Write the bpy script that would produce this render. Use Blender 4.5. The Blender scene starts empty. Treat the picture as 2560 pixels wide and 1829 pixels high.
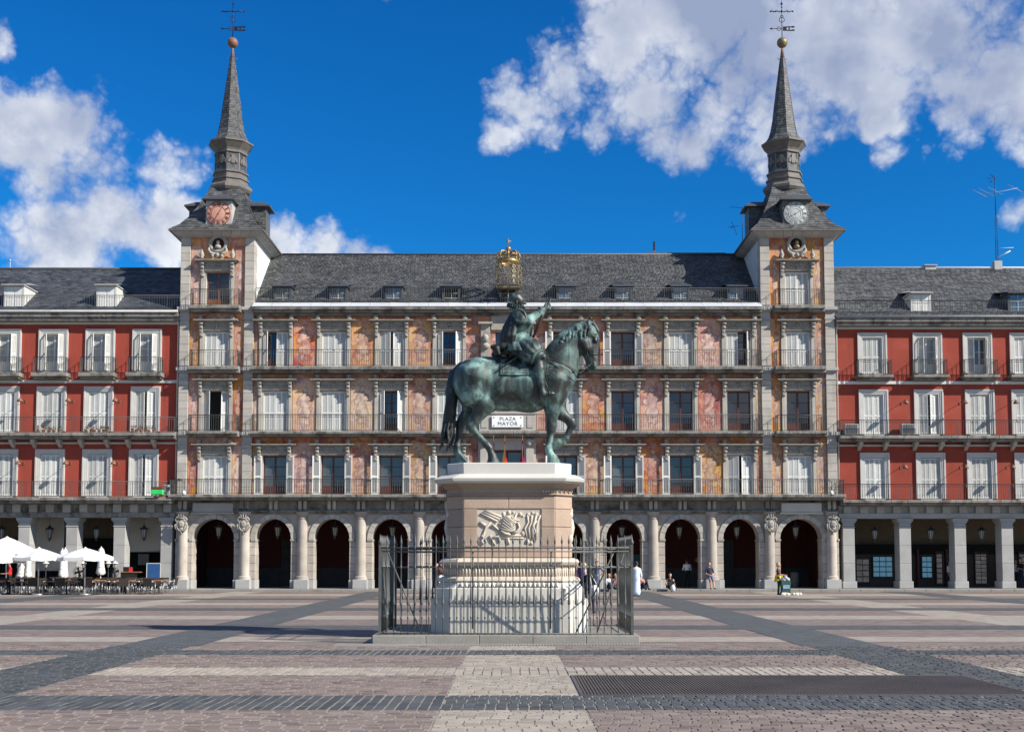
import bpy, math, random
import numpy as np
from mathutils import Vector, Matrix

R = math.radians
rnd = random.Random(7)
nrs = np.random.RandomState(11)
scn = bpy.context.scene
COL = scn.collection

# ------------------------------------------------------------------ camera, world, sun, exposure
FPX, PITCH, EYE = 2900.0, R(3.7), 1.8
CP, SP = math.cos(PITCH), math.sin(PITCH)
cam_data = bpy.data.cameras.new('camera')
cam = bpy.data.objects.new('camera', cam_data)
COL.objects.link(cam)
cam_data.sensor_width = 36.0
cam_data.lens = 36.0 * FPX / 2560.0
cam_data.shift_y = (1212.0 - 914.5) / 2560.0
cam_data.clip_end = 6000
cam.location = (0, 0, EYE)
cam.rotation_euler = (R(90) + PITCH, 0, 0)
scn.camera = cam


def at(x, y, Y):
    """point at depth Y on the ray through photo pixel x, y"""
    v = y - 1212.0
    fw = FPX * CP + v * SP
    return Vector(((x - 1280.0) * Y / fw, Y, EYE + (FPX * SP - v * CP) * Y / fw))


SUN_DIR = Vector((2.0, -1.0, 1.5)).normalized()
sun_data = bpy.data.lights.new('sun', 'SUN')
sun_data.energy = 5.0
sun_data.angle = R(0.53)
sun_data.color = (1.0, 0.95, 0.86)
sun = bpy.data.objects.new('sun', sun_data)
COL.objects.link(sun)
sun.rotation_euler = SUN_DIR.to_track_quat('Z', 'Y').to_euler()

scn.view_settings.view_transform = 'Standard'
scn.view_settings.look = 'None'
scn.view_settings.gamma = 1.0
scn.view_settings.exposure = 0.68
scn.view_settings.use_curve_mapping = False
scn.render.engine = 'CYCLES'
scn.cycles.max_bounces = 6
scn.cycles.diffuse_bounces = 3


class NT:
    """tiny node-tree helper"""
    def __init__(self, tree):
        self.t = tree
        tree.nodes.clear()

    def n(self, kind, **kw):
        nd = self.t.nodes.new(kind)
        for k, v in kw.items():
            setattr(nd, k, v)
        return nd

    def link(self, a, b):
        self.t.links.new(a, b)

    def put(self, sock, v):
        if isinstance(v, bpy.types.NodeSocket):
            self.t.links.new(v, sock)
        else:
            sock.default_value = v

    def math(self, op, a, b=0.0, clamp=False):
        m = self.n('ShaderNodeMath', operation=op, use_clamp=clamp)
        self.put(m.inputs[0], a)
        self.put(m.inputs[1], b)
        return m.outputs[0]

    def vmath(self, op, a, b=(0, 0, 0)):
        m = self.n('ShaderNodeVectorMath', operation=op)
        self.put(m.inputs[0], a)
        self.put(m.inputs[1], b)
        return m.outputs['Value'] if op in ('DISTANCE', 'LENGTH', 'DOT_PRODUCT') else m.outputs[0]

    def rng(self, v, a, b, c=0.0, d=1.0, smooth=False):
        m = self.n('ShaderNodeMapRange', clamp=True)
        if smooth:
            m.interpolation_type = 'SMOOTHSTEP'
        self.put(m.inputs[0], v)
        for i, q in enumerate((a, b, c, d)):
            m.inputs[i + 1].default_value = q
        return m.outputs[0]

    def mix(self, f, a, b, mode='MIX'):
        m = self.n('ShaderNodeMix', data_type='RGBA', blend_type=mode, clamp_factor=True)
        self.put(m.inputs[0], f)
        for s, v in ((m.inputs[6], a), (m.inputs[7], b)):
            if isinstance(v, tuple) and len(v) == 3:
                v = (*v, 1)
            self.put(s, v)
        return m.outputs[2]

    def noise(self, vec, scale, detail=3.0, rough=0.55, dist=0.0):
        m = self.n('ShaderNodeTexNoise')
        self.put(m.inputs['Vector'], vec)
        m.inputs['Scale'].default_value = scale
        m.inputs['Detail'].default_value = detail
        m.inputs['Roughness'].default_value = rough
        m.inputs['Distortion'].default_value = dist
        return m

    def scalev(self, vec, s):
        return self.vmath('MULTIPLY', vec, s)


world = bpy.data.worlds.new('World')
scn.world = world
world.use_nodes = True


def build_world():
    t = NT(world.node_tree)
    out = t.n('ShaderNodeOutputWorld')
    bg = t.n('ShaderNodeBackground')
    bg.inputs['Strength'].default_value = 0.1
    sky = t.n('ShaderNodeTexSky')
    sky.sky_type = 'NISHITA'
    sky.sun_disc = False
    sky.sun_elevation = math.asin(SUN_DIR.z)
    sky.sun_rotation = math.atan2(SUN_DIR.x, SUN_DIR.y)
    sky.altitude = 650
    sky.air_density = 1.0
    sky.dust_density = 0.3
    sky.ozone_density = 2.2
    hs = t.n('ShaderNodeHueSaturation')
    hs.inputs['Saturation'].default_value = 1.32
    hs.inputs['Value'].default_value = 0.95
    t.link(sky.outputs[0], hs.inputs['Color'])
    d = t.n('ShaderNodeTexCoord').outputs['Generated']
    sep = t.n('ShaderNodeSeparateXYZ')
    t.link(d, sep.inputs[0])
    tint = t.mix(t.rng(sep.outputs['Z'], .0, .24, 0.0, 1.0, True), (.55, .70, .90), (.10, .63, .93))
    skyc = t.vmath('MAXIMUM', t.vmath('MULTIPLY', hs.outputs[0], tint), (0.0, 0.0, 0.0))

    def ndir(x, y):
        v = at(x, y, 1.0) - Vector((0, 0, EYE))
        return v.normalized()

    # cumulus masses: direction through photo pixel, angular radius in px, weight
    blobs = [(60, 340, 205, 1.0), (190, 300, 190, .98), (130, 450, 150, .95), (230, 420, 150, .9), (0, 90, 85, .95),
             (300, 560, 170, 1.05), (170, 640, 230, 1.1), (420, 590, 170, 1.05), (690, 600, 140, 1.05),
             (800, 615, 120, 1.05), (900, 640, 100, 1.0), (600, 640, 150, 1.05), (400, 420, 130, .72), (480, 400, 100, .66),
             (20, 590, 110, .7),
             (1225, 330, 95, .88), (1290, 250, 150, .95), (1400, 160, 200, .84), (1380, 260, 150, .80), (1560, 80, 280, .93), (1600, 250, 200, .88), (1650, 330, 120, .85), (960, 645, 95, .98),
             (1720, 370, 130, .92), (1850, 200, 300, .98), (1990, 330, 190, .90), (2080, 120, 300, 1.0), (2380, 60, 300, 1.0),
             (2500, 170, 220, .95), (2450, 270, 150, .92), (2380, 265, 90, .85), (2560, 290, 160, .98), (2180, 300, 110, .85), (1500, 300, 110, .85), (1900, 400, 90, .8), (2200, 390, 70, .66),
             (2560, 545, 110, .92), (1780, 30, 330, 1.1), (2200, -80, 400, 1.1)]
    dens = None
    warp = t.noise(d, 9.0, 3.0, .6)
    wv = t.vmath('MULTIPLY', t.vmath('SUBTRACT', warp.outputs['Color'], (.5, .5, .5)), (.05, .05, .05))
    dw = t.vmath('ADD', d, wv)
    for (x, y, r, w) in blobs:
        q = t.rng(t.vmath('DISTANCE', dw, tuple(ndir(x, y))), 0.0, 1.25 * r / FPX, w, 0.0, True)
        if dens is None:
            dens = q
        else:
            m = t.n('ShaderNodeMath', operation='SMOOTH_MAX')
            t.put(m.inputs[0], dens)
            t.put(m.inputs[1], q)
            m.inputs[2].default_value = 0.25
            dens = m.outputs[0]
    # unseen cumulus outside the view, its cover raised to whiten the fill light
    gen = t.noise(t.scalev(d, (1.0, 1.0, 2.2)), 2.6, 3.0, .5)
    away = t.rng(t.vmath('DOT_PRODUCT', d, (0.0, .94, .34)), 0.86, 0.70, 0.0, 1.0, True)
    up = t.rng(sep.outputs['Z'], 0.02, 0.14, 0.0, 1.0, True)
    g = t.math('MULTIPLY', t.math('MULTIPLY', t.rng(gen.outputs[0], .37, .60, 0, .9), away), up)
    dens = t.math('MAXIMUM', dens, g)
    def billow(v):
        vo = t.n('ShaderNodeTexVoronoi')
        vo.feature = 'F1'
        vo.inputs['Scale'].default_value = 19.0
        vo.inputs['Detail'].default_value = 3.0
        vo.inputs['Roughness'].default_value = .58
        vo.inputs['Lacunarity'].default_value = 2.3
        t.link(v, vo.inputs['Vector'])
        return t.math('SUBTRACT', .62, vo.outputs['Distance'])
    nz = t.noise(d, 30.0, 5.0, .62)
    dn = t.vmath('ADD', d, t.vmath('MULTIPLY', t.vmath('SUBTRACT', nz.outputs['Color'], (.5, .5, .5)), (.022, .022, .022)))
    big = t.noise(d, 12.0, 6.0, .58)
    bl = billow(dn)
    f1 = t.math('ADD', t.math('MULTIPLY', bl, .38), t.math('MULTIPLY', big.outputs[0], .72))
    f2 = t.math('ADD', t.math('MULTIPLY', bl, .12), t.math('ADD', t.math('MULTIPLY', t.noise(t.vmath('ADD', d, (.010, -.003, .009)), 12.0, 4.0, .58).outputs[0], .72), -.05))
    nl = t.noise(t.vmath('ADD', d, (3.1, 1.7, .4)), 7.0, 3.0, .5, .4)
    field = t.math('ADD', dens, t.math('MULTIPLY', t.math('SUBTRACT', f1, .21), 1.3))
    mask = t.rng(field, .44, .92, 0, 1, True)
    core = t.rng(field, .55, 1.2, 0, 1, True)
    relief = t.math('MULTIPLY', t.math('SUBTRACT', f1, f2), 2.6)
    relief = t.math('ADD', relief, t.math('MULTIPLY', t.math('SUBTRACT', nl.outputs[0], .5), 1.5))
    # thick banks overhead show their grey undersides, low ones their lit flanks
    under = t.rng(sep.outputs['Z'], .19, .42, 0.0, 1.0, True)
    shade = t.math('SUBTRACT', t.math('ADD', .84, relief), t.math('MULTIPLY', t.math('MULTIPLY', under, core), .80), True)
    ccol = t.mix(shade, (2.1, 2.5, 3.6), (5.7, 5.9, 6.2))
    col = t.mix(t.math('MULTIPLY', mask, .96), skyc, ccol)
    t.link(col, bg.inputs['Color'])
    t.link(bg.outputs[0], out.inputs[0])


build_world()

# ------------------------------------------------------------------ materials
MATS = {}


def mat(name, col, rough=.8, metal=0.0, n=(2.0, .12), stain=None, streak=None, bump=0.0, bscale=30.0, rand=0.0, island=0.0, spec=.4, fine=None,
        emit=None):
    m = bpy.data.materials.new(name)
    m.use_nodes = True
    t = NT(m.node_tree)
    out = t.n('ShaderNodeOutputMaterial')
    p = t.n('ShaderNodeBsdfPrincipled')
    t.link(p.outputs[0], out.inputs[0])
    p.inputs['Roughness'].default_value = rough
    p.inputs['Metallic'].default_value = metal
    p.inputs['Specular IOR Level'].default_value = spec
    pos = t.n('ShaderNodeNewGeometry')
    P = pos.outputs['Position']
    lo = tuple(c * (1 - n[1]) for c in col)
    hi = tuple(c * (1 + n[1]) for c in col)
    c = t.mix(t.rng(t.noise(P, n[0], 4).outputs[0], .3, .7), lo, hi)
    if fine:
        c = t.mix(t.rng(t.noise(P, fine[0], 2).outputs[0], .35, .65), t.mix(1.0, c, (1 - fine[1],) * 3, 'MULTIPLY'), c)
    if rand:
        oi = t.n('ShaderNodeObjectInfo')
        f = t.rng(oi.outputs['Random'], 0, 1, 1 - rand, 1 + rand * .6)
        c = t.mix(1.0, c, comb(t, f), 'MULTIPLY')
    if island:
        f = t.rng(pos.outputs['Random Per Island'], 0, 1, 1 - island, 1 + island)
        c = t.mix(1.0, c, comb(t, f), 'MULTIPLY')
    if stain:
        sc, lo_, hi_, scol, amt = stain
        f = t.math('MULTIPLY', t.rng(t.noise(P, sc, 5, .65).outputs[0], lo_, hi_, 0, 1, True), amt)
        c = t.mix(f, c, scol)
    if streak:
        sc, lo_, hi_, scol, amt = streak
        v = t.scalev(P, (sc, sc, sc * .08))
        f = t.math('MULTIPLY', t.rng(t.noise(v, 1.0, 4, .6).outputs[0], lo_, hi_, 0, 1, True), amt)
        c = t.mix(f, c, scol)
    t.put(p.inputs['Base Color'], c)
    if emit:
        p.inputs['Emission Color'].default_value = (*emit[0], 1)
        p.inputs['Emission Strength'].default_value = emit[1]
    if bump:
        b = t.n('ShaderNodeBump')
        b.inputs['Strength'].default_value = bump
        b.inputs['Distance'].default_value = .02
        t.link(t.noise(P, bscale, 4, .6).outputs[0], b.inputs['Height'])
        t.link(b.outputs[0], p.inputs['Normal'])
    MATS[name] = m
    return m


def comb(t, f):
    cc = t.n('ShaderNodeCombineColor')
    for i in range(3):
        t.put(cc.inputs[i], f)
    return cc.outputs[0]


stone = mat('granite', (.43, .395, .345), n=(1.2, .14), fine=(26, .16), bump=.35, bscale=40, rand=.10, stain=(.5, .58, .78, (.24, .20, .16), .6), streak=(2.2, .55, .75, (.21, .19, .165), .55))
stone_warm = mat('warm granite', (.41, .36, .305), n=(1.4, .16), fine=(24, .15), bump=.35, bscale=40, rand=.12, stain=(.8, .55, .75, (.30, .21, .14), .6), streak=(2.0, .56, .75, (.25, .21, .17), .5))
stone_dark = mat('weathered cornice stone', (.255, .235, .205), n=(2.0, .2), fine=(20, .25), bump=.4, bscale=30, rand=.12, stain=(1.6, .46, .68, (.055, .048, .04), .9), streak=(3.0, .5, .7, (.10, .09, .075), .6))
stone_grey = mat('grey column stone', (.37, .36, .34), n=(1.3, .1), fine=(26, .14), bump=.3, bscale=40, rand=.08, stain=(.7, .6, .8, (.2, .18, .16), .5))
carve = mat('carved stone', (.34, .315, .275), n=(3.0, .25), fine=(26, .2), stain=(3.0, .55, .72, (.09, .08, .068), .75))
plaster = mat('red plaster', (.31, .050, .030), rough=.9, n=(.5, .14), fine=(9, .08), stain=(.5, .50, .75, (.22, .050, .036), .7), streak=(1.7, .52, .74, (.17, .036, .028), .7), bump=.06, bscale=20)
plaster_r = mat('orange red plaster', (.285, .047, .027), rough=.9, n=(.6, .13), fine=(9, .07), stain=(.6, .55, .78, (.33, .075, .05), .6), streak=(1.8, .54, .76, (.18, .040, .028), .65), bump=.05, bscale=20)
white_wall = mat('white plaster', (.56, .57, .56), rough=.9, n=(.7, .05), streak=(2.0, .55, .75, (.42, .43, .42), .6))
white = mat('white paint', (.62, .615, .58), rough=.5, n=(2, .05), streak=(4.0, .6, .8, (.48, .47, .43), .5))
offwhite = mat('aged white paint', (.50, .495, .465), rough=.55, n=(3, .07), streak=(4.0, .55, .8, (.36, .35, .32), .6))
frame_grey = mat('grey moulding', (.47, .455, .425), rough=.8, n=(2, .07), stain=(1.5, .6, .8, (.33, .315, .29), .5))
wood = mat('brown wood', (.16, .062, .03), rough=.5, n=(6, .25))
wood_dark = mat('dark red wood', (.075, .022, .016), rough=.5, n=(5, .2))
iron_fence_m = mat('weathered grey iron', (.085, .088, .082), rough=.5, n=(5, .25), spec=.45, stain=(3, .55, .75, (.04, .035, .03), .7))
glass = mat('window glass', (.012, .016, .022), rough=.05, n=(1.0, .1), spec=.9)
glass_grey = mat('curtained glass', (.075, .085, .09), rough=.08, n=(.6, .25), spec=.8)
glass_blue = mat('sky lit dormer glass', (.10, .14, .18), rough=.06, n=(.9, .3), spec=.9)
curtain = mat('net curtain', (.36, .385, .40), rough=.25, n=(2.2, .15), spec=.6, streak=(9.0, .42, .6, (.22, .24, .26), .7))
dark = mat('dark interior', (.010, .010, .010), rough=.9)
iron = mat('black iron', (.018, .018, .020), rough=.5, metal=.2, n=(6, .3), spec=.35)
iron_grey = mat('grey painted iron', (.046, .048, .047), rough=.45, n=(5, .25), spec=.5)
slate = mat('roof slate', (.080, .081, .081), rough=.62, n=(.6, .22), island=.45, fine=(14, .22), spec=.4, stain=(8.0, .60, .68, (.36, .36, .33), .5), bump=.4, bscale=26)
slate_dark = mat('dark roof slate', (.062, .068, .078), rough=.6, n=(.6, .2), island=.45, fine=(14, .2), spec=.4, stain=(4.0, .66, .78, (.28, .28, .29), .5), bump=.4, bscale=26)
lead = mat('weathered lead', (.36, .36, .355), rough=.6, n=(2, .15), stain=(2, .6, .75, (.2, .2, .19), .5))
ltrim = mat('lead cornice', (.125, .113, .10), rough=.65, n=(3, .2), stain=(2.5, .5, .7, (.12, .105, .09), .7), streak=(5, .5, .7, (.16, .14, .12), .5))
flash = mat('white zinc flashing', (.48, .49, .51), rough=.55, n=(1.2, .07), stain=(.8, .62, .8, (.55, .55, .54), .6))
gold = mat('gilded metal', (.36, .225, .075), rough=.4, metal=.6, n=(4, .15))
gold_dull = mat('dull gilded metal', (.21, .165, .095), rough=.5, metal=.35, n=(4, .3))
rust = mat('rusty copper', (.19, .095, .06), rough=.6, n=(6, .25))
marble = mat('white marble', (.54, .515, .46), rough=.45, n=(1.4, .05), stain=(2.2, .6, .78, (.42, .41, .38), .7), streak=(4, .58, .78, (.36, .35, .32), .6))
marble_grey = mat('grey marble', (.50, .48, .43), rough=.55, n=(1.6, .08), fine=(30, .08), bump=.1, bscale=30, stain=(1.5, .6, .8, (.44, .43, .4), .6))
cream = mat('cream marble', (.53, .46, .37), rough=.6, n=(2, .08), stain=(3, .58, .75, (.56, .46, .35), .5))
pink = mat('pink sandstone', (.41, .30, .225), rough=.85, n=(1.5, .10), fine=(30, .12), bump=.3, bscale=35, rand=.12, stain=(1.3, .56, .75, (.31, .22, .16), .6), streak=(3.0, .58, .78, (.26, .19, .14), .5))
relief_m = mat('cream relief stone', (.50, .44, .36), rough=.75, n=(4, .1), stain=(4, .58, .75, (.40, .33, .26), .6))
canvas = mat('white canvas', (.66, .65, .62), rough=.85, n=(1.0, .03))
rattan = mat('dark rattan', (.035, .025, .02), rough=.7, n=(20, .4))
steel = mat('brushed steel', (.45, .46, .47), rough=.35, metal=.7)
table_top = mat('wooden table top', (.33, .15, .06), rough=.4)
black = mat('black plastic', (.015, .015, .016), rough=.5)
blind = mat('beige roller blind', (.44, .395, .335), rough=.8, n=(1.2, .06))
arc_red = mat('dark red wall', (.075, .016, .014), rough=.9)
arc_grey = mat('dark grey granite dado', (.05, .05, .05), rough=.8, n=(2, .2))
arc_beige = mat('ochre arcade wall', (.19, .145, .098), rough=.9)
lampglass = mat('frosted lantern glass', (.30, .30, .27), rough=.3, n=(4, .1))
sign_white = mat('enamel white', (.80, .80, .77), rough=.25, n=(2, .03))
sign_black = mat('black lettering', (.012, .012, .013), rough=.5)
green_p = mat('bright green plastic', (.03, .52, .12), rough=.5)
brown_p = mat('brown cardboard', (.10, .035, .02), rough=.7)
blue_board = mat('blue menu board', (.02, .07, .18), rough=.4)
red_p = mat('red plastic', (.55, .02, .02), rough=.5)
yellow_p = mat('yellow cloth', (.62, .46, .03), rough=.8)
flag_red = mat('crimson flag cloth', (.30, .01, .07), rough=.8)
flag_r2 = mat('red flag cloth', (.55, .02, .015), rough=.8)
flag_y = mat('yellow flag cloth', (.75, .48, .02), rough=.8)
terracotta = mat('terracotta', (.30, .09, .045), rough=.9)
leaf_g = mat('leaf green', (.05, .10, .025), rough=.7, n=(9, .3))
petal = mat('red petals', (.42, .05, .04), rough=.7)
dial_pink = mat('copper pink dial', (.52, .27, .20), rough=.5, n=(2, .1))
dial_rust = mat('brown dial ring', (.16, .062, .042), rough=.5)
dial_pale = mat('pale worn dial', (.42, .44, .42), rough=.5, n=(4, .12))
dial_line = mat('worn grey dial marks', (.19, .22, .215), rough=.6)
ac_m = mat('grey air conditioner', (.30, .31, .31), rough=.6)
green_t = mat('dark green fabric', (.025, .085, .06), rough=.8)
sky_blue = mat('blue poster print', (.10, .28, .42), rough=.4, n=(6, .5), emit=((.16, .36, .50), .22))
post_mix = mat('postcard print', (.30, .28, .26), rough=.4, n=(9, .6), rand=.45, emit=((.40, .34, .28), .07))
wood_shop = mat('dark shop wood', (.05, .025, .018), rough=.5)


def make_fresco(name, base, alt, hot, body):
    """painted plaster: loose warm brushwork with a pale standing figure in the middle of each panel"""
    m = bpy.data.materials.new(name)
    m.use_nodes = True
    t = NT(m.node_tree)
    out = t.n('ShaderNodeOutputMaterial')
    p = t.n('ShaderNodeBsdfPrincipled')
    t.link(p.outputs[0], out.inputs[0])
    p.inputs['Roughness'].default_value = .9
    geo = t.n('ShaderNodeNewGeometry')
    P = geo.outputs['Position']
    oi = t.n('ShaderNodeObjectInfo')
    off = t.n('ShaderNodeCombineXYZ')
    rr = oi.outputs['Random']
    t.put(off.inputs[0], t.math('MULTIPLY', rr, 37.0))
    t.put(off.inputs[2], t.math('MULTIPLY', rr, 91.0))
    Q = t.vmath('ADD', P, off.outputs[0])
    w = t.noise(Q, .9, 3, .55, 1.2)
    n1 = t.noise(t.scalev(Q, (1.3, 1, .8)), .75, 4, .55, 1.5)
    ramp = t.n('ShaderNodeValToRGB')
    t.link(n1.outputs[0], ramp.inputs[0])
    el = ramp.color_ramp.elements
    stops = [(.30, (.20, .05, .035)), (.38, hot), (.45, base), (.49, alt), (.53, (.58, .30, .07)), (.57, base), (.62, body), (.68, (.30, .16, .15)), (.74, (.36, .33, .42))]
    el[0].position, el[0].color = stops[0][0], (*stops[0][1], 1)
    el[1].position, el[1].color = stops[-1][0], (*stops[-1][1], 1)
    for q, cl in stops[1:-1]:
        e = el.new(q)
        e.color = (*cl, 1)
    c = ramp.outputs[0]
    gz = t.n('ShaderNodeSeparateXYZ')
    t.link(t.n('ShaderNodeTexCoord').outputs['Generated'], gz.inputs[0])
    r2 = t.n('ShaderNodeValToRGB')
    t.put(r2.inputs[0], t.math('FRACT', t.math('ADD', t.math('ADD', t.math('MULTIPLY', gz.outputs[2], .75), t.math('MULTIPLY', rr, 3.7)), t.math('MULTIPLY', w.outputs[0], .9))))
    e2 = r2.color_ramp.elements
    e2[0].position, e2[0].color = 0, (.44, .25, .17, 1)
    e2[1].position, e2[1].color = 1, (.44, .25, .17, 1)
    for q, cl in ((.14, (.36, .11, .07)), (.28, (.54, .33, .21)), (.40, (.60, .34, .08)), (.52, (.50, .20, .11)), (.66, (.58, .42, .32)), (.78, (.36, .25, .26)), (.9, (.60, .29, .11))):
        e = e2.new(q)
        e.color = (*cl, 1)
    c = t.mix(.45, c, r2.outputs[0])
    n2 = t.noise(t.scalev(Q, (1, 1, .7)), 2.2, 3, .6, 2.0)
    c = t.mix(t.rng(n2.outputs[0], .58, .66, 0, .6, True), c, body)
    c = t.mix(t.rng(n2.outputs[0], .40, .32, 0, .6, True), c, hot)
    n3 = t.noise(t.vmath('ADD', Q, (5.0, 3.0, 9.0)), 1.5, 3, .6, 1.5)
    c = t.mix(t.rng(n3.outputs[0], .62, .66, 0, .7, True), c, (.13, .19, .40))
    # figure: head, torso, hips, legs as warped lobes in the panel's own 0..1 space
    G = t.n('ShaderNodeTexCoord').outputs['Generated']
    wz = t.vmath('MULTIPLY', t.vmath('SUBTRACT', w.outputs['Color'], (.5, .5, .5)), (.5, 0, .16))
    Gw = t.vmath('ADD', G, wz)
    Gs = t.scalev(Gw, (1.0, 0.0, 1.75))
    fig = None
    for (x, z, r) in ((.5, .80, .13), (.5, .63, .25), (.52, .50, .20), (.42, .38, .21), (.60, .36, .20), (.40, .22, .15), (.62, .20, .15), (.74, .62, .13), (.27, .55, .12)):
        q = t.rng(t.vmath('DISTANCE', Gs, (x, 0.0, z * 1.75)), 0, r * 1.35, 1, 0, True)
        if fig is None:
            fig = q
        else:
            mm = t.n('ShaderNodeMath', operation='SMOOTH_MAX')
            t.put(mm.inputs[0], fig)
            t.put(mm.inputs[1], q)
            mm.inputs[2].default_value = .15
            fig = mm.outputs[0]
    fm = t.rng(fig, .30, .36, 0, 1, True)
    c = t.mix(t.math('MULTIPLY', t.rng(fig, .20, .29, 0, .85, True), 1.0), c, (.15, .05, .035))
    tone = t.rng(t.noise(Q, 1.9, 3, .5, 1.0).outputs[0], .35, .65)
    fcol = t.mix(tone, t.mix(rr, (.36, .17, .12), (.30, .19, .18)), t.mix(rr, (.70, .52, .40), (.62, .40, .26)))
    fcol = t.mix(t.rng(fig, .70, .34, 0, .6, True), fcol, (.27, .10, .065))
    c = t.mix(t.math('MULTIPLY', fm, .93), c, fcol)
    c = t.mix(t.rng(t.noise(P, 7, 4, .6).outputs[0], .4, .7, 0, .18), c, (.50, .40, .33))
    hv = t.n('ShaderNodeHueSaturation')
    r3 = t.math('FRACT', t.math('MULTIPLY', rr, 13.37))
    t.put(hv.inputs['Hue'], t.rng(rr, 0, 1, .478, .515))
    t.put(hv.inputs['Saturation'], t.rng(r3, 0, 1, .74, 1.18))
    t.put(hv.inputs['Value'], t.rng(t.math('FRACT', t.math('MULTIPLY', rr, 5.71)), 0, 1, .78, 1.08))
    t.put(hv.inputs['Color'], c)
    t.put(p.inputs['Base Color'], hv.outputs[0])
    MATS[name] = m
    return m


fresco = make_fresco('fresco wall painting', (.48, .195, .105), (.54, .32, .16), (.31, .07, .045), (.62, .42, .32))
fresco_tower = make_fresco('orange fresco painting', (.47, .155, .07), (.52, .27, .08), (.36, .07, .035), (.52, .32, .21))


def make_bronze():
    m = bpy.data.materials.new('patinated bronze')
    m.use_nodes = True
    t = NT(m.node_tree)
    out = t.n('ShaderNodeOutputMaterial')
    p = t.n('ShaderNodeBsdfPrincipled')
    t.link(p.outputs[0], out.inputs[0])
    O = t.n('ShaderNodeTexCoord').outputs['Object']
    a = t.noise(O, 1.7, 5, .6, .6).outputs[0]
    b = t.noise(t.scalev(O, (7, 7, .9)), 1.0, 4, .6).outputs[0]
    fz = t.noise(O, 17, 4, .65).outputs[0]
    f = t.math('ADD', t.math('MULTIPLY', a, .75), t.math('MULTIPLY', b, .35))
    c = t.mix(t.rng(f, .47, .62, 0, 1, True), (.018, .021, .019), (.066, .116, .104))
    c = t.mix(t.rng(f, .57, .72, 0, 1, True), c, (.24, .385, .35))
    c = t.mix(t.rng(fz, .5, .75, 0, .4), c, (.025, .03, .027))
    t.put(p.inputs['Base Color'], c)
    t.put(p.inputs['Roughness'], t.rng(f, .45, .65, .46, .75))
    p.inputs['Metallic'].default_value = .12
    p.inputs['Specular IOR Level'].default_value = .6
    bp = t.n('ShaderNodeBump')
    bp.inputs['Strength'].default_value = .25
    bp.inputs['Distance'].default_value = .015
    t.link(fz, bp.inputs['Height'])
    t.link(bp.outputs[0], p.inputs['Normal'])
    return m


bronze = make_bronze()
bronze_dark = mat('dark bronze', (.020, .024, .022), rough=.55, metal=.3, n=(3, .4), stain=(2.5, .5, .7, (.07, .12, .11), .6), spec=.5)


def make_cobble(name, cols, joint, island=True):
    """setts: flat version for the far paving (brick texture) or, island=True, per-stone colour for real setts"""
    m = bpy.data.materials.new(name)
    m.use_nodes = True
    t = NT(m.node_tree)
    out = t.n('ShaderNodeOutputMaterial')
    p = t.n('ShaderNodeBsdfPrincipled')
    t.link(p.outputs[0], out.inputs[0])
    p.inputs['Roughness'].default_value = .75
    p.inputs['Specular IOR Level'].default_value = .35
    g = t.n('ShaderNodeNewGeometry')
    P = g.outputs['Position']
    big = t.rng(t.noise(P, .35, 4).outputs[0], .3, .7)
    if island:
        oi = t.n('ShaderNodeObjectInfo')
        r = t.math('FRACT', t.math('ADD', g.outputs['Random Per Island'], t.math('MULTIPLY', oi.outputs['Random'], 7.31)))
    else:
        br = t.n('ShaderNodeTexBrick')
        t.link(P, br.inputs['Vector'])
        br.inputs['Scale'].default_value = 1.0
        br.inputs['Brick Width'].default_value = .26
        br.inputs['Row Height'].default_value = .15
        br.inputs['Mortar Size'].default_value = .012
        br.inputs['Color1'].default_value = (0, 0, 0, 1)
        br.inputs['Color2'].default_value = (1, 1, 1, 1)
        br.inputs['Mortar'].default_value = (.5, .5, .5, 1)
        r = t.math('MULTIPLY', br.outputs['Color'], 1.0)
    ramp = t.n('ShaderNodeValToRGB')
    t.put(ramp.inputs[0], r)
    el = ramp.color_ramp.elements
    k = len(cols)
    el[0].position, el[0].color = 0.0, (*cols[0], 1)
    el[1].position, el[1].color = 1.0, (*cols[-1], 1)
    for i in range(1, k - 1):
        e = el.new(i / (k - 1))
        e.color = (*cols[i], 1)
    c = ramp.outputs[0]
    c = t.mix(t.rng(big, 0, 1, 0, .35), c, t.mix(1.0, c, (.74, .72, .70), 'MULTIPLY'))
    c = t.mix(t.rng(t.noise(P, 1.1, 4, .65).outputs[0], .56, .72, 0, .55, True), c, t.mix(1.0, c, (.66, .62, .57), 'MULTIPLY'))
    c = t.mix(t.rng(t.noise(P, 6.5, 3, .6).outputs[0], .66, .73, 0, .55, True), c, t.mix(1.0, c, (.5, .48, .46), 'MULTIPLY'))
    c = t.mix(t.rng(t.noise(P, 60, 2).outputs[0], .4, .7, 0, .3), c, t.mix(1.0, c, (.62, .6, .58), 'MULTIPLY'))
    if not island:
        c = t.mix(br.outputs['Fac'], c, joint)
    bp = t.n('ShaderNodeBump')
    bp.inputs['Strength'].default_value = .5
    bp.inputs['Distance'].default_value = .01
    t.link(t.noise(P, 22, 4, .6).outputs[0], bp.inputs['Height'])
    t.link(bp.outputs[0], p.inputs['Normal'])
    t.put(p.inputs['Base Color'], c)
    return m


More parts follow.
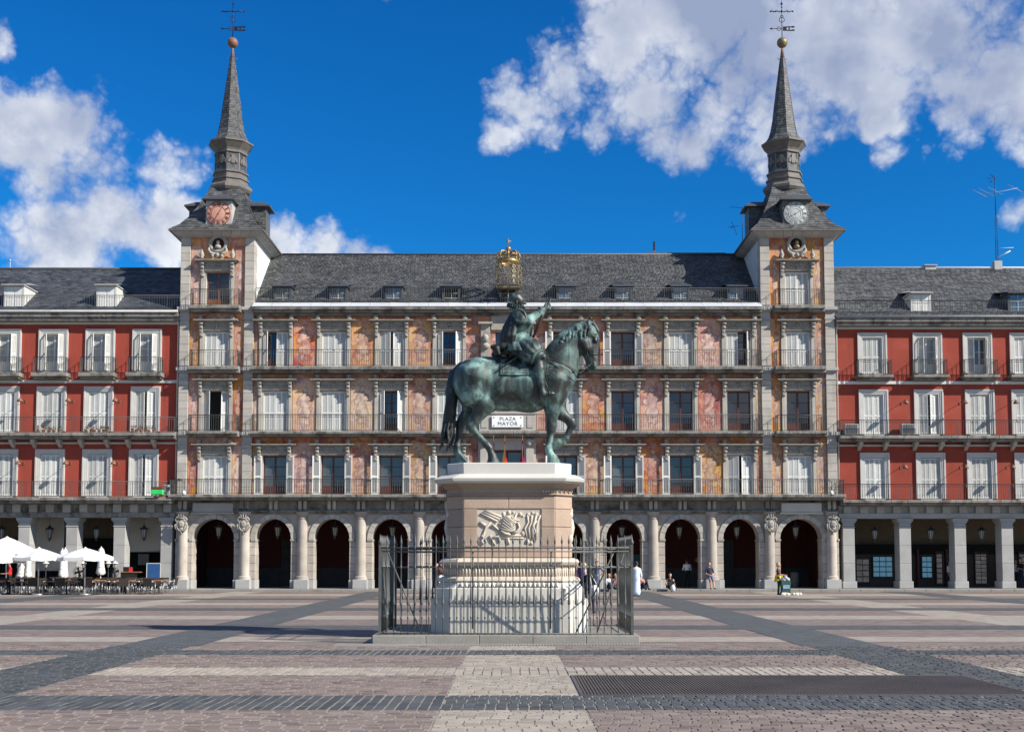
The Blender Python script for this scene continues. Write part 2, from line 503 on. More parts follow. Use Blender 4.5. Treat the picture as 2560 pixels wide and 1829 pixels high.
PINKS = [(.14, .108, .096), (.20, .156, .136), (.232, .182, .158), (.268, .212, .182), (.185, .152, .138), (.24, .184, .152)]
PALES = [(.275, .235, .19), (.35, .305, .25), (.40, .35, .29), (.315, .275, .225)]
DARKS = [(.046, .052, .054), (.072, .078, .08), (.095, .10, .102), (.06, .066, .07), (.085, .088, .094)]
cob_pink, cob_pale, cob_dark = (make_cobble(n_, c_, (0, 0, 0)) for n_, c_ in (('pink granite setts', PINKS), ('pale granite setts', PALES), ('dark basalt setts', DARKS)))
far_pink, far_pale, far_dark = (make_cobble(n_, c_, j_, False) for n_, c_, j_ in (
    ('pink sett paving', PINKS, (.15, .12, .11)), ('pale sett paving', PALES, (.24, .21, .18)), ('dark sett paving', DARKS, (.12, .125, .125))))
mortar = mat('sandy mortar', (.24, .215, .185), rough=.95, n=(3, .2))
kerb_m = mat('grey kerb granite', (.255, .24, .21), rough=.85, n=(1.2, .15), fine=(25, .15), rand=.10, stain=(1.0, .56, .75, (.17, .145, .12), .6))
walk_m = mat('grey flagstone', (.25, .245, .235), rough=.85, n=(1.0, .15), fine=(20, .12))


# ------------------------------------------------------------------ object helpers
class MB:
    def __init__(self):
        self.v, self.f, self.m, self.s = [], [], [], []

    def add(self, vs, fs, mi=0, sm=False):
        o = len(self.v)
        self.v.extend([tuple(p) for p in vs])
        for q in fs:
            self.f.append(tuple(i + o for i in q))
            self.m.append(mi)
            self.s.append(sm)
        return self

    def box(self, x0, x1, y0, y1, z0, z1, mi=0):
        return self.add([(x0, y0, z0), (x1, y0, z0), (x1, y1, z0), (x0, y1, z0), (x0, y0, z1), (x1, y0, z1), (x1, y1, z1), (x0, y1, z1)],
                        [(0, 3, 2, 1), (4, 5, 6, 7), (0, 1, 5, 4), (1, 2, 6, 5), (2, 3, 7, 6), (3, 0, 4, 7)], mi)

    def bbox(self, x0, x1, y0, y1, z0, z1, b=.02, mi=0):
        """box with bevelled front (min y) edges"""
        vs = [(x0, y0 + b, z0), (x1, y0 + b, z0), (x1, y1, z0), (x0, y1, z0), (x0, y0 + b, z1), (x1, y0 + b, z1), (x1, y1, z1), (x0, y1, z1),
              (x0 + b, y0, z0 + b), (x1 - b, y0, z0 + b), (x1 - b, y0, z1 - b), (x0 + b, y0, z1 - b)]
        return self.add(vs, [(0, 3, 2, 1), (4, 5, 6, 7), (1, 2, 6, 5), (2, 3, 7, 6), (3, 0, 4, 7), (8, 9, 10, 11), (0, 1, 9, 8), (1, 5, 10, 9), (5, 4, 11, 10), (4, 0, 8, 11)], mi)

    def tube(self, p, q, r, n=6, r2=None, mi=0, cap=True, sm=True):
        p, q = Vector(p), Vector(q)
        r2 = r if r2 is None else r2
        d = (q - p)
        if d.length < 1e-6:
            return self
        d.normalize()
        a = d.orthogonal().normalized()
        b = d.cross(a)
        vs = []
        for c, rr in ((p, r), (q, r2)):
            for i in range(n):
                w = 2 * math.pi * (i + .5) / n
                vs.append(c + a * (rr * math.cos(w)) + b * (rr * math.sin(w)))
        fs = [(i, (i + 1) % n, n + (i + 1) % n, n + i) for i in range(n)]
        self.add(vs, fs, mi, sm)
        if cap:
            o = len(self.v) - 2 * n
            self.f += [tuple(o + n - 1 - i for i in range(n)), tuple(o + n + i for i in range(n))]
            self.m += [mi, mi]
            self.s += [False, False]
        return self

    def path(self, pts, rs, n=6, mi=0):
        """one continuous tapered tube through points"""
        pts = [Vector(p) for p in pts]
        if not isinstance(rs, (list, tuple)):
            rs = [rs] * len(pts)
        o = len(self.v)
        ref = None
        for i, p in enumerate(pts):
            d = (pts[min(i + 1, len(pts) - 1)] - pts[max(i - 1, 0)]).normalized()
            if ref is None:
                ref = d.orthogonal().normalized()
            a = (ref - d * ref.dot(d)).normalized()
            ref = a
            b = d.cross(a)
            for k in range(n):
                w = 2 * math.pi * k / n
                self.v.append(tuple(p + a * (rs[i] * math.cos(w)) + b * (rs[i] * math.sin(w))))
        for i in range(len(pts) - 1):
            for k in range(n):
                self.f.append((o + i * n + k, o + i * n + (k + 1) % n, o + (i + 1) * n + (k + 1) % n, o + (i + 1) * n + k))
                self.m.append(mi)
                self.s.append(True)
        for idx in (range(n - 1, -1, -1), range((len(pts) - 1) * n, len(pts) * n)):
            self.f.append(tuple(o + i for i in idx))
            self.m.append(mi)
            self.s.append(False)
        return self

    def lathe(self, cx, cy, prof, n=12, mi=0, rot=0.0, sm=True, axis='z', a0=0.0, a1=2 * math.pi, cap=True):
        full = abs(a1 - a0 - 2 * math.pi) < 1e-6
        k = n if full else n + 1
        o = len(self.v)
        for (r, z) in prof:
            for i in range(k):
                w = a0 + rot + (a1 - a0) * i / n
                if axis == 'z':
                    self.v.append((cx + r * math.cos(w), cy + r * math.sin(w), z))
                else:                               # axis along y, cx/cy = x/z centre, z = y coordinate
                    self.v.append((cx + r * math.cos(w), z, cy + r * math.sin(w)))
        for j in range(len(prof) - 1):
            for i in range(n):
                i2 = (i + 1) % k
                q = (o + j * k + i, o + j * k + i2, o + (j + 1) * k + i2, o + (j + 1) * k + i)
                self.f.append(q if axis == 'z' else q[::-1])
                self.m.append(mi)
                self.s.append(sm)
        if full and cap:
            for j, rev in ((0, True), (len(prof) - 1, False)):
                if prof[j][0] > 1e-4:
                    q = [o + j * k + i for i in range(n)]
                    if rev != (axis != 'z'):
                        q.reverse()
                    self.f.append(tuple(q))
                    self.m.append(mi)
                    self.s.append(False)
        return self

    def ball(self, c, r, n=8, mi=0, sz=1.0):
        c = Vector(c)
        k = max(4, n // 2 + 1)
        return self.lathe(c.x, c.y, [(r * math.sin(math.pi * i / k), c.z - r * sz * math.cos(math.pi * i / k)) for i in range(k + 1)], n, mi)

    def prism(self, poly, z0, z1, mi=0, cap0=True, sm=False):
        n = len(poly)
        vs = [(x, y, z0) for x, y in poly] + [(x, y, z1) for x, y in poly]
        fs = [(i, (i + 1) % n, n + (i + 1) % n, n + i) for i in range(n)] + [tuple(range(n, 2 * n))]
        if cap0:
            fs.append(tuple(range(n - 1, -1, -1)))
        return self.add(vs, fs, mi, sm)

    def quad(self, a, b, c, d, mi=0):
        return self.add([a, b, c, d], [(0, 1, 2, 3)], mi)

    def mesh(self, name, mats):
        me = bpy.data.meshes.new(name)
        me.from_pydata(self.v, [], self.f)
        if not isinstance(mats, (list, tuple)):
            mats = [mats]
        for q in mats:
            me.materials.append(q)
        me.polygons.foreach_set('material_index', self.m)
        me.polygons.foreach_set('use_smooth', self.s)
        me.update()
        return me

    def build(self, name, mats, parent=None, **kw):
        return link(name, self.mesh(name, mats), parent, **kw)


def link(name, me, parent=None, loc=None, rot=None, scale=None, kind=None):
    """link one object; loc is in world space unless the parent is given with local=True placement"""
    o = bpy.data.objects.new(name, me)
    COL.objects.link(o)
    if parent is not None:
        o.parent = parent
        o.matrix_parent_inverse = BASE_INV.get(parent.name, Matrix.Identity(4))
    if loc is not None:
        o.location = loc
    if rot is not None:
        o.rotation_euler = rot
    if scale is not None:
        o.scale = scale
    if kind:
        o['kind'] = kind
    return o


BASE_INV = {}


def thing(name, label, cat, loc=(0, 0, 0), rotz=0.0, group=None, worldparts=False):
    o = bpy.data.objects.new(name, None)
    COL.objects.link(o)
    o.empty_display_size = .2
    o.location = loc
    o.rotation_euler = (0, 0, rotz)
    tag(o, label, cat, group)
    if worldparts:
        BASE_INV[o.name] = Matrix.Translation(-Vector(loc))
    return o


def tag(o, label, cat, group=None):
    o['label'] = label
    o['category'] = cat
    if group:
        o['group'] = group
    return o


def copy_thing(src, loc, rotz=None, label=None):
    """a thing with copies of its parts and sub-parts"""
    r = src.copy()
    COL.objects.link(r)
    r.location = loc
    if rotz is not None:
        r.rotation_euler = (0, 0, rotz)
    if label:
        r['label'] = label

    def rec(a, b):
        for ch in a.children:
            c = ch.copy()
            COL.objects.link(c)
            c.parent = b
            c.matrix_parent_inverse = ch.matrix_parent_inverse.copy()
            rec(ch, c)
    rec(src, r)
    return r


def slates(mb, p00, p10, p11, p01, rows, cols, th=.018, mi=0, gap=.004):
    """lapped slates over the bilinear patch p00-p10 (low edge) to p01-p11 (high edge)"""
    p00, p10, p11, p01 = map(Vector, (p00, p10, p11, p01))

    def S(u, v):
        return (p00 * (1 - u) + p10 * u) * (1 - v) + (p01 * (1 - u) + p11 * u) * v
    nrm = (p10 - p00).cross(p01 - p00)
    if nrm.length < 1e-9:
        nrm = (p10 - p00).cross(p11 - p00)
    nrm.normalize()
    for j in range(rows):
        v0, v1 = j / rows, min(1.0, (j + 1.25) / rows)
        sh = rnd.random() if cols > 2 else .5
        for i in range(cols + 1):
            u0 = max(0.0, (i - sh) / cols)
            u1 = min(1.0, (i + 1 - sh) / cols)
            if u1 - u0 < .15 / cols:
                continue
            t1 = th * rnd.uniform(.8, 2.2)
            t2 = t1 + rnd.uniform(-.004, .004)
            dv = rnd.uniform(-.06, .06) / rows
            a, b, c, d = S(u0, max(0, v0 + dv)) + nrm * t1, S(u1 - gap * .3, max(0, v0 + dv)) + nrm * t2, S(u1 - gap * .3, v1) + nrm * .003, S(u0, v1) + nrm * .003
            e, f = S(u0, max(0, v0 + dv)) - nrm * .004, S(u1, max(0, v0 + dv)) - nrm * .004
            mb.add([a, b, c, d, e, f], [(0, 1, 2, 3), (4, 5, 1, 0)], mi)
    mb.quad(p00 - nrm * .01, p10 - nrm * .01, p11 - nrm * .01, p01 - nrm * .01, mi)


# ------------------------------------------------------------------ implicit surfaces for bodies
def surface_nets(F, origin, h):
    s = F < 0
    c = [s[dx:s.shape[0] - 1 + dx, dy:s.shape[1] - 1 + dy, dz:s.shape[2] - 1 + dz] for dx in (0, 1) for dy in (0, 1) for dz in (0, 1)]
    cnt = sum(q.astype(np.int8) for q in c)
    idx = np.argwhere((cnt > 0) & (cnt < 8))
    offs = [(dx, dy, dz) for dx in (0, 1) for dy in (0, 1) for dz in (0, 1)]
    vals = [F[idx[:, 0] + o[0], idx[:, 1] + o[1], idx[:, 2] + o[2]] for o in offs]
    acc = np.zeros((len(idx), 3))
    num = np.zeros(len(idx))
    for a in range(8):
        for b in range(a + 1, 8):
            if sum(abs(offs[a][k] - offs[b][k]) for k in range(3)) != 1:
                continue
            fa, fb = vals[a], vals[b]
            x = (fa < 0) != (fb < 0)
            tt = np.where(x, fa / np.where(x, fa - fb, 1), 0)
            p = np.array(offs[a])[None] + tt[:, None] * (np.array(offs[b]) - np.array(offs[a]))[None]
            acc += np.where(x[:, None], p, 0)
            num += x
    V = (idx + acc / num[:, None]) * h + np.array(origin)
    ids = -np.ones(c[0].shape, dtype=np.int64)
    ids[idx[:, 0], idx[:, 1], idx[:, 2]] = np.arange(len(idx))
    faces = []
    for ax in range(3):
        o1, o2 = [(1, 2), (2, 0), (0, 1)][ax]
        sl0 = [slice(None)] * 3
        sl1 = [slice(None)] * 3
        sl0[ax] = slice(0, -1)
        sl1[ax] = slice(1, None)
        ch = s[tuple(sl0)] != s[tuple(sl1)]
        e = np.argwhere(ch)
        ok = (e[:, o1] > 0) & (e[:, o2] > 0) & (e[:, o1] < s.shape[o1] - 1) & (e[:, o2] < s.shape[o2] - 1)
        e = e[ok]
        ins = s[e[:, 0], e[:, 1], e[:, 2]]
        q = []
        for d1, d2 in ((1, 1), (0, 1), (0, 0), (1, 0)):
            g = e.copy()
            g[:, o1] -= d1
            g[:, o2] -= d2
            q.append(ids[g[:, 0], g[:, 1], g[:, 2]])
        q = np.stack(q, 1)
        q[~ins] = q[~ins][:, ::-1]
        faces.append(q)
    return V, np.concatenate(faces)


def prim_dist(p, X, Y, Z):
    """p = (a, b, ra, rb, flatten) tapered capsule; flatten scales the distance across local y"""
    a, b, ra, rb = p['a'], p['b'], p['ra'], p['rb']
    s = p.get('sy', 1.0)
    ab = (b[0] - a[0], (b[1] - a[1]) / s, b[2] - a[2])
    L = ab[0] ** 2 + ab[1] ** 2 + ab[2] ** 2 + 1e-12
    px, py, pz = X - a[0], (Y - a[1]) / s, Z - a[2]
    t = np.clip((px * ab[0] + py * ab[1] + pz * ab[2]) / L, 0, 1)
    return (np.sqrt((px - t * ab[0]) ** 2 + (py - t * ab[1]) ** 2 + (pz - t * ab[2]) ** 2) - (ra + t * (rb - ra))) * min(1.0, s)


def sdf_body(prims, h, k=.04, labels=None, pad=.06):
    lo = np.array([min(min(p['a'][i], p['b'][i]) - max(p['ra'], p['rb']) * max(1, p.get('sy', 1) if i == 1 else 1) for p in prims) for i in range(3)]) - pad
    hi = np.array([max(max(p['a'][i], p['b'][i]) + max(p['ra'], p['rb']) * max(1, p.get('sy', 1) if i == 1 else 1) for p in prims) for i in range(3)]) + pad
    n = np.ceil((hi - lo) / h).astype(int) + 1
    F = np.ones(n, dtype=np.float32)
    ax = [lo[i] + h * np.arange(n[i]) for i in range(3)]
    for p in prims:
        kk = p.get('k', k)
        sl = []
        for i in range(3):
            m = max(p['ra'], p['rb']) * (p.get('sy', 1) if i == 1 else 1) + kk * 1.5 + 2 * h
            i0 = max(0, int((min(p['a'][i], p['b'][i]) - m - lo[i]) / h))
            i1 = min(n[i], int((max(p['a'][i], p['b'][i]) + m - lo[i]) / h) + 2)
            sl.append(slice(i0, i1))
        X, Y, Z = np.meshgrid(ax[0][sl[0]], ax[1][sl[1]], ax[2][sl[2]], indexing='ij', sparse=True)
        d = prim_dist(p, X, Y, Z)
        f = F[tuple(sl)]
        if p.get('sub'):
            hh = np.clip(.5 - .5 * (f + d) / kk, 0, 1)
            F[tuple(sl)] = f * (1 - hh) + (-d) * hh + kk * hh * (1 - hh)
        else:
            hh = np.clip(.5 + .5 * (f - d) / kk, 0, 1)
            F[tuple(sl)] = f * (1 - hh) + d * hh - kk * hh * (1 - hh)
    V, Q = surface_nets(F, lo, h)
    lab = None
    if labels is not None:
        cen = V[Q].mean(1)
        best = np.full(len(Q), 1e9)
        lab = np.zeros(len(Q), dtype=int)
        for p in prims:
            if p.get('sub') or 'lab' not in p:
                continue
            d = prim_dist(p, cen[:, 0], cen[:, 1], cen[:, 2])
            w = d < best
            best[w] = d[w]
            lab[w] = labels.index(p['lab'])
    return V, Q, lab


def body_mesh(name, V, Q, mats, lab=None, extra=None):
    me = bpy.data.meshes.new(name)
    vs = V.tolist()
    fs = Q.tolist()
    mi = lab.tolist() if lab is not None else [0] * len(fs)
    if extra:
        o = len(vs)
        vs += [tuple(p) for p in extra.v]
        fs += [tuple(i + o for i in q) for q in extra.f]
        mi += extra.m
    me.from_pydata(vs, [], fs)
    for q in (mats if isinstance(mats, (list, tuple)) else [mats]):
        me.materials.append(q)
    me.polygons.foreach_set('material_index', mi)
    me.polygons.foreach_set('use_smooth', [True] * len(fs))
    me.update()
    return me


def C(a, b, ra, rb=None, **kw):
    return dict(a=tuple(a), b=tuple(b), ra=ra, rb=ra if rb is None else rb, **kw)
# ------------------------------------------------------------------ ground
DARK_T = [(13.9, 15.4), (21.9, 23.1), (30.5, 32.2), (41.9, 43.9), (53.2, 55.0)]
PALE_T = [(18.1, 19.4), (25.8, 27.4), (35.5, 37.9), (46.8, 49.2), (58.6, 62.0)]
DARK_L = [(-23.4, -21.5), (-8.3, -6.6), (6.1, 7.8), (21.0, 22.9)]
PALE_L = [(-16.0, -14.2), (13.6, 15.6)]
PX0, PX1 = -.86, .88
GX0, GX1, GY0, GY1 = .90, 6.95, 15.42, 18.06
NEAR0, NEAR1 = 11.2, 24.11
FAC = 69.0
XC = -.29


def sheet(name, m, rects, z, parent=None, kind=None):
    mb = MB()
    for (x0, x1, y0, y1) in rects:
        mb.quad((x0, y0, z), (x1, y0, z), (x1, y1, z), (x0, y1, z))
    return mb.build(name, m, parent, kind=kind)


ground = sheet('plaza_paving', far_pink, [(-600, 600, -120, 900)], 0.0, None, 'structure')
ground['label'] = 'pink sett paving of the square crossed by dark and pale bands'


def cut(spans, blocks):
    out = []
    for a, b in spans:
        segs = [(a, b)]
        for c, d in blocks:
            nx = []
            for s, e in segs:
                if d <= s or c >= e:
                    nx.append((s, e))
                    continue
                if c > s:
                    nx.append((s, c))
                if d < e:
                    nx.append((d, e))
            segs = nx
        out += segs
    return out


XSP = cut([(-60, 60)], DARK_L)
sheet('pale_paving_band', far_pale, [(a, b, y0, y1) for (y0, y1) in PALE_T for (a, b) in XSP] +
      [(x0, x1, a, b) for (x0, x1) in PALE_L for (a, b) in cut([(-60, 66.5)], DARK_T + PALE_T)] +
      [(PX0, PX1, a, b) for (a, b) in cut([(-60, 21.9)], DARK_T + PALE_T)], .004, ground)
sheet('dark_paving_band', far_dark, [(a, b, y0, y1) for (y0, y1) in DARK_T for (a, b) in XSP] + [(x0, x1, -60, 66.5) for (x0, x1) in DARK_L], .008, ground)
# near paving: bed of mortar with every sett built on it
sheet('mortar_bed', mortar, [(-13.5, 13.5, NEAR0, GY0), (-13.5, GX0, GY0, GY1), (GX1, 13.5, GY0, GY1), (-13.5, 13.5, GY1, NEAR1)], .022, ground)

SETT_V = np.array([(-1, -1, 0), (1, -1, 0), (1, 1, 0), (-1, 1, 0), (-.93, -.90, 1), (.93, -.90, 1), (.93, .90, 1), (-.93, .90, 1)], dtype=float)
SETT_F = [(4, 5, 6, 7), (0, 1, 5, 4), (1, 2, 6, 5), (2, 3, 7, 6), (3, 0, 4, 7)]


def setts():
    zones = []            # x0, x1, y0, y1, material index, w, d, running bond
    ys = [(NEAR0, 13.9, 'p'), (13.9, 15.4, 'd'), (15.4, 18.1, 'p'), (18.1, 19.4, 'l'), (19.4, 21.9, 'p'), (21.9, 23.1, 'd'), (23.1, NEAR1, 'p')]
    xl, xr = -13.4, 13.4
    for (y0, y1, k) in ys:
        for (a, b) in cut([(xl, xr)], [(-8.3, -6.6), (6.1, 7.8)]):
            if k == 'd':
                if a < PX0 < b:
                    zones += [(a, PX0, y0, y1, 2, .135, .36, False), (PX0, b, y0, y1, 2, .135, .21, True)]
                else:
                    zones.append((a, b, y0, y1, 2, .135, .24, True))
            elif k == 'l':
                zones.append((a, b, y0, y1, 1, .15, .30, False))
            else:
                for (c, d) in cut([(a, b)], [(PX0, PX1)] + ([(GX0, GX1)] if y0 == 15.4 else [])):
                    zones.append((c, d, y0, y1, 0, .215, .118, True))
                if a < PX0 < b:
                    zones.append((PX0, PX1, y0, y1, 1, .20, .125, True))
    for (a, b) in ((-8.3, -6.6), (6.1, 7.8)):
        for (s, e) in ((NEAR0, GY0), (GY0, GY1), (GY1, NEAR1)):
            a2 = GX1 if (a > 0 and s == GY0) else a
            zones.append((a2, b, s, e, 2, .20, .125, True))
    rows = []
    for (x0, x1, y0, y1, mi, w, d, bond) in zones:
        ny = max(1, round((y1 - y0) / d))
        dy = (y1 - y0) / ny
        for j in range(ny):
            yc = y0 + (j + .5) * dy
            if yc < NEAR0:
                continue
            lim = yc * .46 + 1.6
            nx = max(1, round((x1 - x0) / w))
            dx = (x1 - x0) / nx
            off = rnd.random() * dx if bond else 0
            for i in range(nx + (1 if bond else 0)):
                l = max(x0, x0 + i * dx - off)
                r = min(x1, x0 + (i + 1) * dx - off)
                xc = (l + r) / 2
                if r - l < .05 or abs(xc) > lim:
                    continue
                jx = .010 if not bond else .008
                rows.append((xc, yc, (r - l) / 2 - jx * rnd.uniform(.6, 1.5), dy / 2 - (.004 if not bond else .007) * rnd.uniform(.6, 1.5), rnd.uniform(.0265, .0335), mi,
                             rnd.uniform(-.05, .05)))
    rows.sort(key=lambda q: (q[1], abs(q[0])))
    view = [q for q in rows if q[1] > 12.15 and abs(q[0]) < q[1] * .445][:300]
    single = set(map(id, view))
    mats = [cob_pink, cob_pale, cob_dark]
    names = ['pink_setts', 'pale_setts', 'dark_setts']
    ms = []
    for mi in range(3):
        mb = MB()
        mb.add(SETT_V, SETT_F)
        ms.append(mb.mesh('sett', mats[mi]))
    for mi in range(3):
        q = np.array([r[:5] + (r[6],) for r in rows if r[5] == mi and id(r) not in single])
        n = len(q)
        base = np.repeat(SETT_V[None], n, 0) * np.stack([q[:, 2], q[:, 3], q[:, 4] - .006], 1)[:, None, :]
        base += nrs.uniform(-.005, .005, base.shape) * np.array([1, 1, .6])
        base[:, :, 0] += q[:, 0:1]
        base[:, :, 1] += q[:, 1:2]
        base[:, :, 2] += .006
        vs = base.reshape(-1, 3)
        fs = (np.array(SETT_F)[None] + 8 * np.arange(n)[:, None, None]).reshape(-1, 4)
        me = bpy.data.meshes.new(names[mi])
        me.from_pydata(vs.tolist(), [], fs.tolist())
        me.materials.append(mats[mi])
        link(names[mi], me, ground, kind='stuff')
    for r in view:
        link('sett', ms[r[5]], ground, loc=(r[0], r[1], .006), scale=(r[2], r[3], r[4] - .006), rot=(0, 0, r[6] * .3))


setts()

# pavement step along the arcades
mb = MB()
mb.bbox(-70, 70, 67.75, 84, -.05, .12, .015)
walk = mb.build('arcade_pavement', walk_m, kind='structure')
mb = MB()
x = -34.0
while x < 34:
    w = rnd.uniform(1.0, 1.7)
    mb.bbox(x, x + w - .012, 67.42, 67.74, -.05, .125, .02)
    x += w
mb.build('kerb', kerb_m, kind='structure')


# floor grating
def grating():
    t = thing('floor_grating', 'long dark ventilation grating let into the paving beside the pale path', 'grating', ((GX0 + GX1) / 2, (GY0 + GY1) / 2, 0), worldparts=True)
    mb = MB()
    mb.box(GX0, GX1, GY0, GY1, .001, .003)
    mb.build('pit', pit_m, t)
    mb = MB()
    for (a, b, c, d) in ((GX0, GX1, GY0, GY0 + .05), (GX0, GX1, GY1 - .05, GY1), (GX0, GX0 + .05, GY0 + .05, GY1 - .05), (GX1 - .05, GX1, GY0 + .05, GY1 - .05)):
        mb.box(a, b, c, d, .003, .034)
    mb.build('frame', grate_m, t)
    mb = MB()
    n = 9
    for i in range(1, n):
        x = GX0 + (GX1 - GX0) * i / n
        mb.box(x - .008, x + .008, GY0 + .05, GY1 - .05, .003, .029)
    mb.build('cross_beam', grate_m, t)
    mb = MB()
    x = GX0 + .075
    while x < GX1 - .05:
        mb.box(x - .011, x + .011, GY0 + .05, GY1 - .05, .004, .031)
        x += .045
    y = GY0 + .12
    while y < GY1 - .05:
        mb.box(GX0 + .05, GX1 - .05, y - .006, y + .006, .004, .027)
        y += .11
    mb.build('grating_bars', grate_m, t, kind='stuff')


grate_m = mat('oxidised steel grating', (.105, .09, .08), rough=.55, metal=.2, n=(.8, .2))
pit_m = mat('dusty grating pit', (.050, .044, .038), rough=.9)
grating()

# ------------------------------------------------------------------ architecture helpers


def wall_holes(mb, x0, x1, z0, z1, y, holes, depth=.35, mi=0, rmi=None):
    """front face of a wall in the plane y with rectangular holes (hx0,hx1,hz0,hz1) and their reveals"""
    rmi = mi if rmi is None else rmi
    xs = sorted({x0, x1, *[h[0] for h in holes], *[h[1] for h in holes]})
    zs = sorted({z0, z1, *[h[2] for h in holes], *[h[3] for h in holes]})
    for i in range(len(xs) - 1):
        for j in range(len(zs) - 1):
            cx, cz = (xs[i] + xs[i + 1]) / 2, (zs[j] + zs[j + 1]) / 2
            if any(h[0] < cx < h[1] and h[2] < cz < h[3] for h in holes):
                continue
            mb.quad((xs[i], y, zs[j]), (xs[i + 1], y, zs[j]), (xs[i + 1], y, zs[j + 1]), (xs[i], y, zs[j + 1]), mi)
    for (a, b, c, d) in holes:
        Y = y + depth
        mb.quad((a, y, c), (a, y, d), (a, Y, d), (a, Y, c), rmi)
        mb.quad((b, y, c), (b, Y, c), (b, Y, d), (b, y, d), rmi)
        mb.quad((a, y, d), (b, y, d), (b, Y, d), (a, Y, d), rmi)
        mb.quad((a, y, c), (a, Y, c), (b, Y, c), (b, y, c), rmi)


LEAF = {}


def leaf_mesh(w, h, m, cols=1):
    """louvred shutter leaf, hinge edge at x=0, face towards -y"""
    key = (round(w, 3), round(h, 3), m.name, cols)
    if key in LEAF:
        return LEAF[key]
    mb = MB()
    st = .075
    xs = [w * i / cols for i in range(cols + 1)]
    for i, x in enumerate(xs):
        a, b = max(0, x - st * (.5 if 0 < i < cols else 0) - (st if i == cols else 0)), min(w, x + (st if i == 0 else st * .5 if i < cols else 0))
        mb.box(a, b, -.02, .02, 0, h)
    rails = [(0, .10), (.44 * h, .44 * h + .09), (h - .10, h)]
    for i in range(cols):
        l = xs[i] + (st if i == 0 else st * .5)
        r = xs[i + 1] - (st if i == cols - 1 else st * .5)
        for (a, b) in rails:
            mb.box(l, r, -.018, .018, a, b)
        for (a, b) in ((rails[0][1], rails[1][0]), (rails[1][1], rails[2][0])):
            n = int((b - a) / .058)
            for k in range(n):
                z = a + (k + .5) * (b - a) / n
                mb.add([(l, -.018, z - .030), (r, -.018, z - .030), (r, .016, z + .018), (l, .016, z + .018), (l, -.012, z - .036), (r, -.012, z - .036), (r, .016, z + .010), (l, .016, z + .010)],
                       [(0, 1, 2, 3), (4, 7, 6, 5), (0, 4, 5, 1)])
    LEAF[key] = mb.mesh('shutter', m)
    return LEAF[key]


DOOR = {}


def door_mesh(w, h, m, rows=3, panel=.55):
    key = ('d', w, h, m.name, rows, panel)
    if key in DOOR:
        return DOOR[key]
    mb = MB()
    f = .07
    mb.box(-w / 2, -w / 2 + f, -.03, .03, 0, h)
    mb.box(w / 2 - f, w / 2, -.03, .03, 0, h)
    mb.box(-.05, .05, -.04, .03, 0, h)
    mb.box(-w / 2 + f, -.05, -.03, .03, h - .09, h)
    mb.box(.05, w / 2 - f, -.03, .03, h - .09, h)
    for s in (-1, 1):
        a, b = (-w / 2 + f, -.05) if s < 0 else (.05, w / 2 - f)
        mb.box(a, b, -.025, .02, 0, panel)
        mb.box(a + .06, b - .06, -.034, -.026, .08, panel - .08)
        for i in range(1, rows):
            z = panel + (h - .09 - panel) * i / rows
            mb.box(a, b, -.02, .01, z - .018, z + .018)
    DOOR[key] = mb.mesh('door_frame', m)
    return DOOR[key]


def pane_mesh(w, h, m, z0=0.0):
    key = ('p', w, h, m.name, z0)
    if key not in DOOR:
        mb = MB()
        mb.box(-w / 2, w / 2, 0, .012, z0, h)
        DOOR[key] = mb.mesh('pane', m)
    return DOOR[key]


